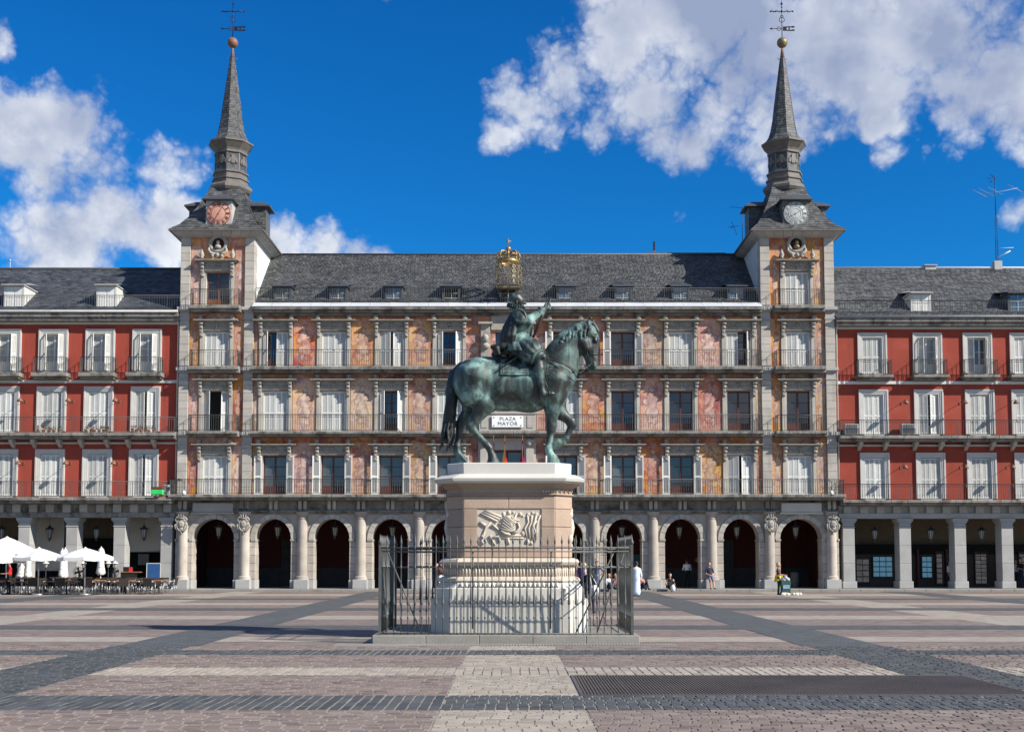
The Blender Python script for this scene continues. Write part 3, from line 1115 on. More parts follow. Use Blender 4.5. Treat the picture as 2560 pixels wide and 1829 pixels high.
def fill_opening(win, w, h, state, sm=white, dm=wood, gm=glass):
    """door, panes and shutters of one balcony window; local origin is the middle of the sill in the wall plane"""
    def door(x, ww, d=.26, rows=3, gl=gm):
        link('door_frame', door_mesh(ww, h, dm, rows), win, loc=(x, d, 0))
        link('pane', pane_mesh(ww - .1, h - .05, gl, .3), win, loc=(x, d + .004, 0))

    def leaf(x, ww, ang, y=.07, cols=1, flip=False, m=sm):
        link('shutter', leaf_mesh(ww, h - .04, m, cols), win, loc=(x, y, .02), rot=(0, 0, R(ang)), scale=(-1 if flip else 1, 1, 1))
    if state in ('C', 'G'):
        m = sm if state == 'C' else offwhite
        a = rnd.uniform(0, 5)
        leaf(-w / 2, w / 2 - .005, -a, cols=2, m=m)
        leaf(w / 2, w / 2 - .005, rnd.uniform(0, 4), cols=2, flip=True, m=m)
        link('back_panel', pane_mesh(w, h, dark), win, loc=(0, .30, 0))
    elif state == 'S':                     # open door, half leaves folded flat outside the jambs
        door(0, w)
        leaf(-w / 2 - .02, .46, -172 + rnd.uniform(-4, 4), y=-.13)
        leaf(w / 2 + .02, .46, 172 + rnd.uniform(-4, 4), y=-.13, flip=True)
    elif state == 'D':
        door(0, w)
    elif state == 'O':                     # open, leaves standing out from the jambs
        door(0, w)
        leaf(-w / 2, .40, -38, y=.02)
        leaf(w / 2, .40, 36, y=.02, flip=True)
    elif state in ('L', 'Q'):              # one leaf open
        door(0, w)
        s = 1 if state == 'L' else -1
        leaf(s * w / 2, w / 2 - .01, 0, cols=2, flip=s > 0)
        leaf(-s * w / 2, .42, -s * 55, flip=s < 0, m=offwhite)
    elif state == 'M':                     # nearly shut, a dark gap between the leaves
        door(0, w)
        leaf(-w / 2, w / 2 - .04, -14, cols=2, m=offwhite)
        leaf(w / 2, w / 2 - .08, 12, cols=2, flip=True)
    elif state == 'H':                     # dark room open in the middle
        link('back_panel', pane_mesh(w, h, dark), win, loc=(0, .33, 0))
        leaf(-w / 2, .42, -30, m=offwhite)
        leaf(w / 2, .40, 18, flip=True)
    elif state == 'N':                     # white glazed door with curtains, leaves folded out at both sides
        link('door_frame', door_mesh(w - .1, h, white, 2, .62), win, loc=(0, .22, 0))
        link('pane', pane_mesh(w - .2, h - .05, curtain, .3), win, loc=(0, .224, 0))
        leaf(-w / 2, .44, -52, y=.0, m=offwhite)
        leaf(w / 2, .40, 58, y=.0, flip=True, m=offwhite)
    elif state == 'K':                     # half open with a bare dark room
        link('back_panel', pane_mesh(w, h, dark), win, loc=(0, .33, 0))
        leaf(-w / 2, .42, -25, m=offwhite)
        leaf(w / 2, .40, 62, flip=True, m=offwhite)
        link('door_frame', door_mesh(w * .6, h, white, 2, .62), win, loc=(.22, .28, 0))
        link('pane', pane_mesh(w * .5, h - .05, glass_grey, .3), win, loc=(.22, .284, 0))


def rail_mesh(mb, p, q, h, step=.125, r=.010, posts=True, knob=False, z0=.06):
    """straight iron railing from p to q"""
    p, q = Vector(p), Vector(q)
    L = (q - p).length
    d = (q - p) / L
    u = Vector((0, 0, 1))
    mb.tube(p + u * h, q + u * h, .022, 4)
    mb.tube(p + u * z0, q + u * z0, .014, 4)
    mb.tube(p + u * (h - .13), q + u * (h - .13), .010, 4)
    n = max(1, int(L / step))
    for i in range(n + 1):
        a = p + d * (L * i / n)
        big = posts and (i == 0 or i == n or i % 14 == 0)
        mb.tube(a + u * (.0 if big else z0), a + u * h, .02 if big else r, 4, cap=False)
        if knob:
            mb.tube(a + u * .10, a + u * .30, .010, 4, r2=.021, cap=False)
            mb.tube(a + u * .30, a + u * .36, .021, 4, r2=.010, cap=False)


# shared carved pieces of the ornate windows
def pediment_mesh():
    mb = MB()
    mb.box(-1.00, 1.00, -.14, .0, .02, .62)                    # frieze board
    mb.box(-1.12, 1.12, -.30, .0, .621, .66)
    mb.box(-1.22, 1.22, -.40, .0, .661, .70)
    mb.box(-1.32, 1.32, -.50, .0, .701, .755)
    for s in (-1, 1):
        x = s * .90
        mb.add([(x - .12, -.36, .60), (x + .12, -.36, .60), (x + .12, -.13, .60), (x - .12, -.13, .60), (x - .10, -.30, .30), (x + .10, -.30, .30), (x + .10, -.13, .30), (x - .10, -.13, .30),
                (x - .08, -.20, -.38), (x + .08, -.20, -.38), (x + .07, -.10, -.46), (x - .07, -.10, -.46)],
               [(0, 1, 2, 3), (0, 4, 5, 1), (1, 5, 6, 2), (3, 7, 4, 0), (4, 8, 9, 5), (5, 9, 10, 6), (7, 11, 8, 4), (8, 11, 10, 9)])
        mb.tube((x - .13, -.33, .50), (x + .13, -.33, .50), .08, 8)
        mb.tube((x - .11, -.27, .22), (x + .11, -.27, .22), .075, 8)
        mb.tube((x - .09, -.19, -.36), (x + .09, -.19, -.36), .06, 8)
        mb.ball((x, -.22, -.05), .06, 6, sz=1.6)
    return mb.mesh('pediment', carve)


def garland_mesh():
    mb = MB()
    for s in (-1, 1):
        for k in range(9):
            u = k / 8.0
            x = s * (.14 + .56 * u)
            z = .34 - .14 * math.sin(math.pi * u) + .06 * u
            mb.ball((x, -.17, z), .05 + .018 * math.sin(math.pi * u), 6)
        mb.ball((s * .73, -.17, .45), .07, 6)
        mb.ball((s * .72, -.17, .26), .04, 6, sz=2.2)
    for (x, z, r) in ((0, .42, .09), (-.09, .48, .07), (.09, .48, .07), (0, .53, .06), (-.12, .38, .06), (.12, .38, .06), (0, .28, .07), (0, .19, .045)):
        mb.ball((x, -.18, z), r, 6)
    return mb.mesh('garland', carve)


def finial_mesh():
    mb = MB()
    mb.lathe(0, 0, [(.10, 0), (.12, .03), (.16, .06), (.185, .10), (.16, .14), (.09, .17), (.08, .20), (.13, .23), (.155, .27), (.12, .31), (.06, .34), (.05, .37), (0, .40)], 10)
    return mb.mesh('finial', carve)


PED, GAR, FIN = pediment_mesh(), garland_mesh(), finial_mesh()


def surround_mesh(w, h, m, jamb=.29):
    key = ('s', round(w, 2), round(h, 2), m.name)
    if key in DOOR:
        return DOOR[key]
    mb = MB()
    for s in (-1, 1):
        a, b = w / 2, w / 2 + .10
        mb.box(min(s * a, s * b), max(s * a, s * b), -.06, .02, 0, h + .018)
        a, b = w / 2 + .10, w / 2 + jamb
        mb.box(min(s * a, s * b), max(s * a, s * b), -.10, .02, 0, h + .018)
    mb.box(-w / 2 - .1, w / 2 + .1, -.08, .30, -.06, -.002)
    DOOR[key] = mb.mesh('window', m)
    return DOOR[key]


def ornate_window(root, x, z, w, h, state, Y, dm=wood, gm=glass, finials=True):
    win = link('window', surround_mesh(w, h, stone), root, loc=(x, Y, z))
    fill_opening(win, w, h, state, white, dm, gm)
    sc = (1, 1, .83)
    link('pediment', PED, win, loc=(0, -.02, h + .02), scale=sc)
    link('garland', GAR, win, loc=(0, -.02, h + .02), scale=sc)
    if finials:
        for s in (-1, 1):
            link('finial', FIN, win, loc=(s * .94, -.24, h + .02 + .757 * .83), scale=(1, 1, .86))
    return win


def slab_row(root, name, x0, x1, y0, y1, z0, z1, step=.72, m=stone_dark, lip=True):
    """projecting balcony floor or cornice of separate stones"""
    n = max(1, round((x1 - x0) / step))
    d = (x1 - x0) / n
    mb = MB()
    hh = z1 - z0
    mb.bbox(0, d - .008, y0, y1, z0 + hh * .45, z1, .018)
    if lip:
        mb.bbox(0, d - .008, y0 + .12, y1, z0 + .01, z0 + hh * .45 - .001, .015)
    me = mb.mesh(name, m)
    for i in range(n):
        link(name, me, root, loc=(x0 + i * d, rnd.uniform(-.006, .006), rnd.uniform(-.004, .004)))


# ------------------------------------------------------------------ ornate palace between the towers
BAYS = [XC + s * k * 3.475 for s, k in ((-1, 4), (-1, 3), (-1, 2), (-1, 1), (1, 1), (1, 2), (1, 3), (1, 4))]
TCX = [XC - 17.47, XC + 17.47]
PAL0, PAL1 = TCX[0] + 2.22, TCX[1] - 2.22
YW = 69.12
Z1, Z2, Z3, Z4 = 5.66, 9.43, 13.31, 16.98
STATES = {1: 'SSSSSSSM', 2: 'CCOCCDDD', 3: 'LCMODCQQ'}
STATES[3] = 'LCMOSSCQ'
palace = thing('ornate_palace', 'painted palace front with arcade, frescoes and a long slate roof between two clock towers', 'building', (XC, 74, 0), worldparts=True)

mb = MB()
holes = []
for xb in BAYS:
    holes += [(xb - .71, xb + .71, Z1 + .02, Z1 + 2.38), (xb - .71, xb + .71, Z2 + .02, Z2 + 2.50), (xb - .71, xb + .71, Z3 + .02, Z3 + 2.21)]
holes += [(XC - 1.0, XC + 1.0, Z1 + .02, Z1 + 2.7), (XC - .71, XC + .71, Z3 + .02, Z3 + 2.21)]
wall_holes(mb, PAL0, PAL1, Z1 - .4, 16.7, YW, holes, .36, 0, 1)
mb.box(PAL0, PAL1, YW + .362, 82, 5.2, 17.0, 2)
mb.build('wall', [fresco, offwhite, dark], palace)
WH = {1: 2.36, 2: 2.48, 3: 2.19}
ZF = {1: Z1, 2: Z2, 3: Z3}
for fl in (1, 2, 3):
    for i, xb in enumerate(BAYS):
        ornate_window(palace, xb, ZF[fl] + .02, 1.42, WH[fl], STATES[fl][i], YW, wood_dark, glass_grey if fl == 1 and i < 6 else glass)
    # painted panels between the windows
    edges = [PAL0] + [q for xb in BAYS for q in (xb - 1.02, xb + 1.02)] + [PAL1]
    for i in range(0, len(edges), 2):
        a, b = edges[i] + .015, edges[i + 1] - .015
        if i == 8:
            continue
        mb = MB()
        mb.bbox(a, b, YW - .03, YW + .02, ZF[fl] + .03, ZF[fl] + WH[fl] + .80, .012)
        mb.build('fresco_panel', fresco, palace)
# central bay: portal, tablet parapet, arms
mb = MB()
for s in (-1, 1):
    a, b = sorted((XC + s * 1.02, XC + s * 1.72))
    mb.box(a, b, YW - .16, YW, Z1, Z2 - .36)
    mb.box(a + .12, b - .12, YW - .24, YW - .161, Z1 + .3, Z2 - .9)
    mb.ball((XC + s * 1.30, YW - .28, Z2 - .62), .2, 8, sz=1.3)
    mb.tube((XC + s * 1.1, YW - .3, Z2 - .55), (XC + s * 1.6, YW - .3, Z2 - .55), .1, 8)
    mb.box(a, b, YW - .14, YW, Z2, Z3 - .40)
    mb.box(a - .1, b + .1, YW - .30, YW, Z3 - .62, Z3 - .401)
mb.box(XC - 1.02, XC + 1.02, YW - .12, YW, Z1 + 2.72, Z2 - .36)
mb.build('portal_surround', stone, palace)
mb = MB()
mb.box(XC - 1.66, XC + 1.66, 68.40, 68.66, Z2, Z2 + 1.02)
mb.box(XC - 1.78, XC + 1.78, 68.34, 68.70, Z2 + 1.021, Z2 + 1.16)
for s in (-1, 1):
    mb.box(XC + s * 1.36 - .17, XC + s * 1.36 + .17, 68.37, 68.40, Z2 + .2, Z2 + .9)
mb.build('stone_parapet', stone, palace)
win = link('window', pane_mesh(1.98, 2.66, glass_grey), palace, loc=(XC, YW + .3, Z1 + .02))
link('door_frame', door_mesh(2.0, 2.66, wood_dark, 2), win, loc=(0, -.02, 0))
link('window', pane_mesh(1.42, 2.19, glass), palace, loc=(XC, YW + .3, Z3 + .02))
mb = MB()                                           # big carved achievement above the parapet
for (x, z, r, sz) in ((0, 2.0, .55, 1.3), (-.7, 1.6, .3, 1.0), (.7, 1.6, .3, 1.0), (-1.0, 2.5, .26, 1.3), (1.0, 2.5, .26, 1.3), (-1.2, 1.2, .22, 1.2), (1.2, 1.2, .22, 1.2), (0, 2.9, .32, .8), (-.45, 2.8, .2, 1), (.45, 2.8, .2, 1)):
    mb.ball((XC + x, YW - .12, Z2 + 1.1 + z * .75), r, 10, sz=sz)
for s in (-1, 1):
    mb.path([(XC + s * .4, YW - .2, Z2 + 1.6), (XC + s * 1.0, YW - .3, Z2 + 2.2), (XC + s * 1.55, YW - .25, Z2 + 2.3), (XC + s * 1.75, YW - .2, Z2 + 1.7)], [.16, .2, .16, .08], 8)
    mb.box(XC + s * 1.3 - .28, XC + s * 1.3 + .28, YW - .18, YW + .01, Z3 + .3, Z3 + 2.6)
    mb.ball((XC + s * 1.3, YW - .30, Z3 + 1.75), .2, 8, sz=1.35)
    mb.ball((XC + s * 1.3, YW - .22, Z3 + 1.3), .26, 8, sz=.8)
    mb.box(XC + s * 1.3 - .42, XC + s * 1.3 + .42, YW - .42, YW, Z3 + 2.61, Z3 + 2.74)
mb.box(XC - .95, XC + .95, YW - .14, YW, Z3 + 2.3, Z3 + 3.2)
mb.build('carved_arms', carve, palace)

# projecting floors, railings
for nm, za, zb, x0, x1, yo in (('balcony', Z1 - .33, Z1, TCX[0] - 2.42, TCX[1] + 2.42, 67.92), ('balcony', Z2 - .31, Z2, PAL0 + .02, PAL1 - .02, 68.32), ('balcony', Z3 - .38, Z3, PAL0 + .02, PAL1 - .02, 68.32)):
    mb = MB()
    if za < 6:
        rail_mesh(mb, (x0 + .1, yo + .07, zb), (x1 - .1, yo + .07, zb), .87, .14, .012, knob=True)
        for xx in (x0 + .1, x1 - .1):
            rail_mesh(mb, (xx, yo + .1, zb), (xx, 69.0, zb), .87, .14, .012, knob=True)
    else:
        for a, b in ((x0 + .1, XC - 1.75), (XC + 1.75, x1 - .1)):
            rail_mesh(mb, (a, yo + .06, zb), (b, yo + .06, zb), .98, .135, .011)
        for xx in (x0 + .1, x1 - .1):
            rail_mesh(mb, (xx, yo + .1, zb), (xx, 69.0, zb), .98, .14, .011)
    bal = mb.build(nm, iron_grey, palace)
    slab_row(bal, 'slab_stone', x0, x1, yo, 69.1, za, zb, .74)
# eave cornice and zinc gutter
cor = MB()
cor.box(PAL0, PAL1, 68.9, 69.2, 16.45, 16.58)
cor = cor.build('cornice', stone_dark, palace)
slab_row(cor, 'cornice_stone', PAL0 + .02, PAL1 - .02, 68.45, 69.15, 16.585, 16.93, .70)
mb = MB()
n = 26
for i in range(n):
    a = PAL0 + (PAL1 - PAL0) * i / n
    b = PAL0 + (PAL1 - PAL0) * (i + 1) / n - .01
    d = rnd.uniform(-.015, .015)
    mb.add([(a, 68.42, 16.935 + d), (b, 68.42, 16.935 - d), (b, 69.05, 17.28 + d), (a, 69.05, 17.28 - d), (a, 68.42, 16.90), (b, 68.42, 16.90)], [(0, 1, 2, 3), (4, 5, 1, 0)])
mb.build('zinc_flashing', flash, palace)
mb = MB()
rail_mesh(mb, (PAL0 + .1, 69.02, 17.22), (PAL1 - .1, 69.02, 17.22), .93, .135, .011)
for i in range(10):
    x = PAL0 + 1.6 + i * 3.05
    mb.tube((x, 69.02, 18.0), (x, 69.5, 17.6), .012, 4)
mb.build('roof_railing', iron_grey, palace)
RIDGE = at(1280, 637, 74.2).z
mb = MB()
slates(mb, (PAL0 - .1, 69.15, 17.22), (PAL1 + .1, 69.15, 17.22), (PAL1 + .1, 74.2, RIDGE), (PAL0 - .1, 74.2, RIDGE), 46, 130, .014)
mb.quad((PAL1, 74.2, RIDGE), (PAL0, 74.2, RIDGE), (PAL0, 82, 16.9), (PAL1, 82, 16.9))
mb.tube((PAL0, 74.2, RIDGE + .02), (PAL1, 74.2, RIDGE + .02), .09, 6)
roof = mb.build('roof', slate, palace)
mb = MB()
mb.box(9.2, 9.32, 74.4, 74.52, RIDGE - .3, RIDGE + .95)
mb.build('chimney_pipe', rust, palace)
mb = MB()
mb.box(8.6, 13.9, 74.25, 74.9, RIDGE - .3, RIDGE + .16)
mb.build('ridge_box', slate, palace)


def dormer(root, x, z0, w, h, Y, wm, gm, sm, roofm, roof_w=1.25, back=2.2, ztop=.35, pane_rows=2):
    """roof dormer: cheeks, hipped slate hat, glazed or shuttered front"""
    mb = MB()
    mb.box(-w / 2 - .12, -w / 2, 0, back, 0, h)
    mb.box(w / 2, w / 2 + .12, 0, back, 0, h)
    mb.box(-w / 2, w / 2, .03, back, h - .08, h)
    mb.box(-w / 2, w / 2, .03, back, -.05, .06)
    d = mb.build('dormer', wm, root, loc=(x, Y, z0))
    mb = MB()
    rw = roof_w / 2
    mb.box(-rw, rw, -.24, back, h, h + .06)
    top = h + .06 + ztop
    A, B, Cc, D = (-rw, -.24, h + .062), (rw, -.24, h + .062), (rw, back, h + .5), (-rw, back, h + .5)
    e, f = (-.05, .45, top), (.05, .45, top)
    g = (0, back, h + .55 + ztop)
    mb.add([A, B, Cc, D, e, f, g], [(0, 1, 5, 4), (1, 2, 6, 5), (3, 0, 4, 6)])
    mb.build('dormer_roof', roofm, d)
    mb = MB()
    if sm is None:
        mb.box(-w / 2, w / 2, .06, .08, .06, h - .08)
        mb.build('pane', gm, d)
        mb = MB()
        mb.box(-.02, .02, .03, .058, .06, h - .08)
        for k in range(1, pane_rows + 1):
            z = .06 + (h - .14) * k / (pane_rows + 1)
            mb.box(-w / 2, w / 2, .034, .056, z - .015, z + .015)
        mb.build('sash', frame_grey, d)
    else:
        for s in (-1, 1):
            a, b = sorted((s * .006, s * w / 2))
            mb2 = MB()
            mb2.box(a, b, .02, .06, .06, h - .08)
            mb2.box(a + .05, b - .05, .008, .02, .14, h * .45)
            mb2.box(a + .05, b - .05, .008, .02, h * .52, h - .18)
            mb2.build('shutter', sm, d)
    return d


for x, gm in ((706, glass_grey), (845, glass_grey), (984, glass_blue), (1128, dark), (1271, dark), (1414, glass_blue), (1558, glass_blue), (1702, glass_blue), (1842, glass_blue)):
    p = at(x, 740, 69.55)
    dormer(palace, p.x, 17.32, .84, 1.02, 69.55, slate_dark, gm, None, slate_dark, 1.3, 1.5, .22)

# ------------------------------------------------------------------ arcade of the palace and towers
ARCH = [(x, 1.07) for x in BAYS] + [(XC, 1.07)]
ARCH += [(x, 1.26) for x in TCX]
ARCH.sort()
PIER_Y0, PIER_Y1 = 69.0, 70.0
ZI, ZA = 3.05, 4.55


def arch_points(xc, r, z, n=22):
    return [(xc - r * math.cos(math.pi * i / n), z + r * math.sin(math.pi * i / n) * (1.19 / max(r, 1.0) if False else 1.0)) for i in range(n + 1)]


def build_arcade():
    mids = [(ARCH[i][0] + ARCH[i][1] + ARCH[i + 1][0] - ARCH[i + 1][1]) / 2 for i in range(len(ARCH) - 1)]
    x_first, x_last = TCX[0] - 2.22, TCX[1] + 2.22
    bounds = [x_first] + mids + [x_last]
    mb = MB()
    for k, (xc, r) in enumerate(ARCH):
        rz = 4.26 - ZI
        pts = [(xc - r * math.cos(math.pi * i / 22), ZI + rz * math.sin(math.pi * i / 22)) for i in range(23)]
        l, rr = bounds[k], bounds[k + 1]
        y, Y = PIER_Y0 + .03, PIER_Y1
        for i in range(22):
            (a, za), (b, zb) = pts[i], pts[i + 1]
            mb.quad((a, y, za), (b, y, zb), (b, y, ZA), (a, y, ZA))
            mb.quad((a, y, za), (a, Y, za), (b, Y, zb), (b, y, zb))
            mb.quad((a, Y, za), (a, Y, ZA), (b, Y, ZA), (b, Y, zb))
        for a, b in ((l, xc - r), (xc + r, rr)):
            mb.quad((a, y, .1), (b, y, .1), (b, y, ZA), (a, y, ZA))
            mb.quad((b, Y, .1), (a, Y, .1), (a, Y, ZA), (b, Y, ZA))
        for xx, sg in ((xc - r, 1), (xc + r, -1)):
            q = [(xx, y, .1), (xx, Y, .1), (xx, Y, ZI), (xx, y, ZI)]
            mb.quad(*(q if sg < 0 else q[::-1]))
    mb.quad((x_first, PIER_Y0 + .03, .1), (x_first, PIER_Y0 + .03, ZA), (x_first, PIER_Y1, ZA), (x_first, PIER_Y1, .1))
    mb.quad((x_last, PIER_Y0 + .03, .1), (x_last, PIER_Y1, .1), (x_last, PIER_Y1, ZA), (x_last, PIER_Y0 + .03, ZA))
    arc = mb.build('arcade', stone_warm, palace)
    # voussoirs
    for k, (xc, r) in enumerate(ARCH):
        rz = 4.26 - ZI
        n = 11
        mid = None
        for i in range(n):
            a0, a1 = math.pi * i / n + .008, math.pi * (i + 1) / n - .008
            vs = []
            for yy in (PIER_Y0 - .05, PIER_Y0 + .029):
                for (aa, ro, rzo) in ((a0, r, rz), (a1, r, rz), (a1, r + .30, rz + .28), (a0, r + .30, rz + .28)):
                    vs.append((xc - ro * math.cos(aa), yy, ZI + .002 + rzo * math.sin(aa)))
            m2 = MB()
            m2.add(vs, [(0, 1, 2, 3), (0, 4, 5, 1), (1, 5, 6, 2), (2, 6, 7, 3), (3, 7, 4, 0)])
            m2.build('voussoir', stone, arc)
    # piers in coursed blocks, half columns, imposts
    piers = []
    for k in range(len(ARCH) + 1):
        a = x_first if k == 0 else ARCH[k - 1][0] + ARCH[k - 1][1]
        b = x_last if k == len(ARCH) else ARCH[k][0] - ARCH[k][1]
        piers.append((a, b, k in (0, 1, len(ARCH) - 1, len(ARCH))))
    colm = MB()
    prof = [(.40, .50), (.40, .58), (.36, .62), (.38, .68), (.33, .74)]
    z = .74
    while z < 4.1:
        z2 = min(4.12, z + .47)
        q = 1 - .10 * (z / 4.4) ** 2
        prof += [(.305 * q, z + .012), (.305 * q, z2 - .012), (.298 * q, z2)]
        z = z2
    prof += [(.31, 4.14), (.31, 4.19), (.27, 4.21), (.27, 4.33), (.31, 4.37), (.36, 4.43), (.40, 4.44), (.40, 4.545)]
    colm.lathe(0, 0, prof, 28, sm=False)
    colmesh = colm.mesh('column', stone_warm)
    colmesh_p = None
    for (a, b, big) in piers:
        xm = (a + b) / 2
        if a == x_first:
            xm = a + .42
        if b == x_last:
            xm = b - .42
        link('column', colmesh, arc, loc=(xm, 69.0, .12))
        mbp = MB()
        mbp.bbox(xm - .43, xm + .43, 68.56, 69.02, .12, .66, .02)
        mbp.bbox(a - .04, b + .04, 68.90, 70.02, .12, .64, .02)
        mbp.build('pier_base', stone_grey, arc)
        for (l, r_) in ((a - .05, xm - .36), (xm + .36, b + .05)):
            if r_ - l > .08:
                mbp = MB()
                mbp.bbox(l, r_, 68.92, 70.03, ZI - .10, ZI - .002, .015)
                mbp.bbox(l + .02, r_ - .02, 68.95, 70.01, ZI - .16, ZI - .101, .01)
                mbp.build('impost', stone_warm, arc)
        z = .66
        while z < ZI - .25:
            z2 = min(ZI - .165, z + .475)
            for (l, r_) in ((a, xm - .29), (xm + .29, b)):
                if r_ - l > .06:
                    m2 = MB()
                    m2.bbox(l - .012, r_ + .012, 68.975, 70.012, z + .008, z2 - .008, .014)
                    m2.build('stone_block', stone_warm, arc)
            z = z2
        if big:
            car = MB()
            car.lathe(xm, 3.93, [(0, 68.47), (.14, 68.49), (.21, 68.53), (.23, 68.62)], 14, axis='y')
            car.lathe(xm, 3.66, [(0, 68.52), (.09, 68.54), (.14, 68.58), (.15, 68.66)], 12, axis='y')
            el = [(xm + .26 * math.sin(2 * math.pi * k_ / 16), 68.56, 3.88 - .36 * math.cos(2 * math.pi * k_ / 16)) for k_ in range(17)]
            car.path(el, .045, 6)
            for s in (-1, 1):
                car.path([(xm + s * .05, 68.55, 4.30), (xm + s * .22, 68.53, 4.34), (xm + s * .34, 68.55, 4.22), (xm + s * .30, 68.56, 4.08), (xm + s * .22, 68.56, 4.12)], [.04, .05, .05, .04, .025], 6)
                car.path([(xm + s * .28, 68.58, 3.98), (xm + s * .37, 68.56, 3.86), (xm + s * .33, 68.58, 3.68), (xm + s * .20, 68.6, 3.52), (xm + s * .08, 68.6, 3.44)], [.025, .05, .05, .04, .03], 6)
                car.path([(xm + s * .12, 68.52, 4.32), (xm + s * .15, 68.52, 4.50)], [.035, .02], 5)
            car.path([(xm, 68.50, 4.30), (xm, 68.50, 4.53)], [.045, .02], 5)
            car.path([(xm - .18, 68.5, 4.29), (xm, 68.48, 4.27), (xm + .18, 68.5, 4.29)], .035, 6)
            car.path([(xm, 68.58, 3.46), (xm, 68.62, 3.28)], [.05, .015], 6)
            for (dx, dz) in ((-.08, .08), (.07, .02), (-.02, -.10)):
                car.ball((xm + dx, 68.485, 3.95 + dz), .035, 6)
            car.build('cartouche', carve, arc)
    # architrave, frieze, triglyphs
    mb = MB()
    mb.bbox(x_first - .05, x_last + .05, 68.88, 69.3, 4.56, 4.66, .01)
    mb.bbox(x_first - .10, x_last + .10, 68.80, 69.3, 4.661, 4.76, .015)
    mb.box(x_first, x_last, 68.98, 69.3, 4.761, 5.325)
    mb.box(x_first, x_last, 69.301, 70.6, 4.56, 5.32)
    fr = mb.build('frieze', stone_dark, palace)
    tri = MB()
    for s in (-1, 1):
        x = s * .15
        tri.bbox(x - .10, x + .10, 68.84, 68.979, 4.84, 5.322, .02)
        tri.bbox(x - .085, x + .085, 68.90, 68.979, 4.77, 4.839, .015)
    trim = tri.mesh('triglyph', stone)
    x = XC - 15.6
    for i in range(19):
        xx = XC + (i - 9) * 1.7375
        link('triglyph', trim, fr, loc=(xx, 0, 0))
    for c in TCX:
        for s in (-1.55, 1.55) if True else ():
            link('triglyph', trim, fr, loc=(c + s * 1.18, 0, 0))
        m2 = MB()
        m2.bbox(c - 1.2, c + 1.2, 68.74, 68.979, 4.64, 5.20, .03)
        m2.bbox(c - 1.28, c + 1.28, 68.70, 68.979, 4.52, 4.639, .02)
        m2.build('stone_tablet', marble_grey if c > 0 else stone_grey, arc)
    # vault behind: ceiling, dark red back wall with doors, dado
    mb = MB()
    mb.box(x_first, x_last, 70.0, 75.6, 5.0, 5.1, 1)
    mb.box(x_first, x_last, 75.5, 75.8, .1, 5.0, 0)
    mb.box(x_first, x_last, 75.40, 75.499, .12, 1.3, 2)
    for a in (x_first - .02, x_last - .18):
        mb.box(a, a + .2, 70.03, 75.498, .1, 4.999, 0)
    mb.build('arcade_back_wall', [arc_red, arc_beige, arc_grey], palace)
    for i, (xc, r) in enumerate(ARCH):
        if i in (1, 4, 6, 9):
            m2 = MB()
            m2.box(xc - .55, xc + .55, 75.3, 75.399, .12, 2.9)
            m2.box(xc - .75, xc - .551, 75.28, 75.399, .12, 3.1)
            m2.box(xc + .551, xc + .75, 75.28, 75.399, .12, 3.1)
            m2.box(xc - .55, xc + .55, 75.28, 75.399, 2.901, 3.1)
            m2.build('door', [arc_grey], palace)


build_arcade()
# ------------------------------------------------------------------ clock towers
TY0, TY1, THW = 69.05, 74.6, 2.2
TCY = 71.8
EAVE_Z = at(425, 572, 68.4).z


def ring_faces(mb, cx, cy, lo, hi, z0, z1, mi=0):
    (ax, ay), (bx, by) = lo, hi
    A = [(cx - ax, cy - ay, z0), (cx + ax, cy - ay, z0), (cx + ax, cy + ay, z0), (cx - ax, cy + ay, z0)]
    B = [(cx - bx, cy - by, z1), (cx + bx, cy - by, z1), (cx + bx, cy + by, z1), (cx - bx, cy + by, z1)]
    for i in range(4):
        mb.quad(A[i], A[(i + 1) % 4], B[(i + 1) % 4], B[i], mi)


def text_mesh(s, size, m, name='lettering', depth=.008, bold=0.0, spacing=1.0):
    cu = bpy.data.curves.new(name, 'FONT')
    cu.body = s
    cu.size = size
    cu.align_x = 'CENTER'
    cu.align_y = 'CENTER'
    cu.extrude = depth
    cu.offset = bold
    cu.space_character = spacing
    cu.resolution_u = 3
    cu.materials.append(m)
    return cu


def flat_text(*a):
    o = bpy.data.objects.new('tmp', text_mesh(*a))
    me = bpy.data.meshes.new_from_object(o)
    bpy.data.objects.remove(o)
    me.name = a[3]
    return me


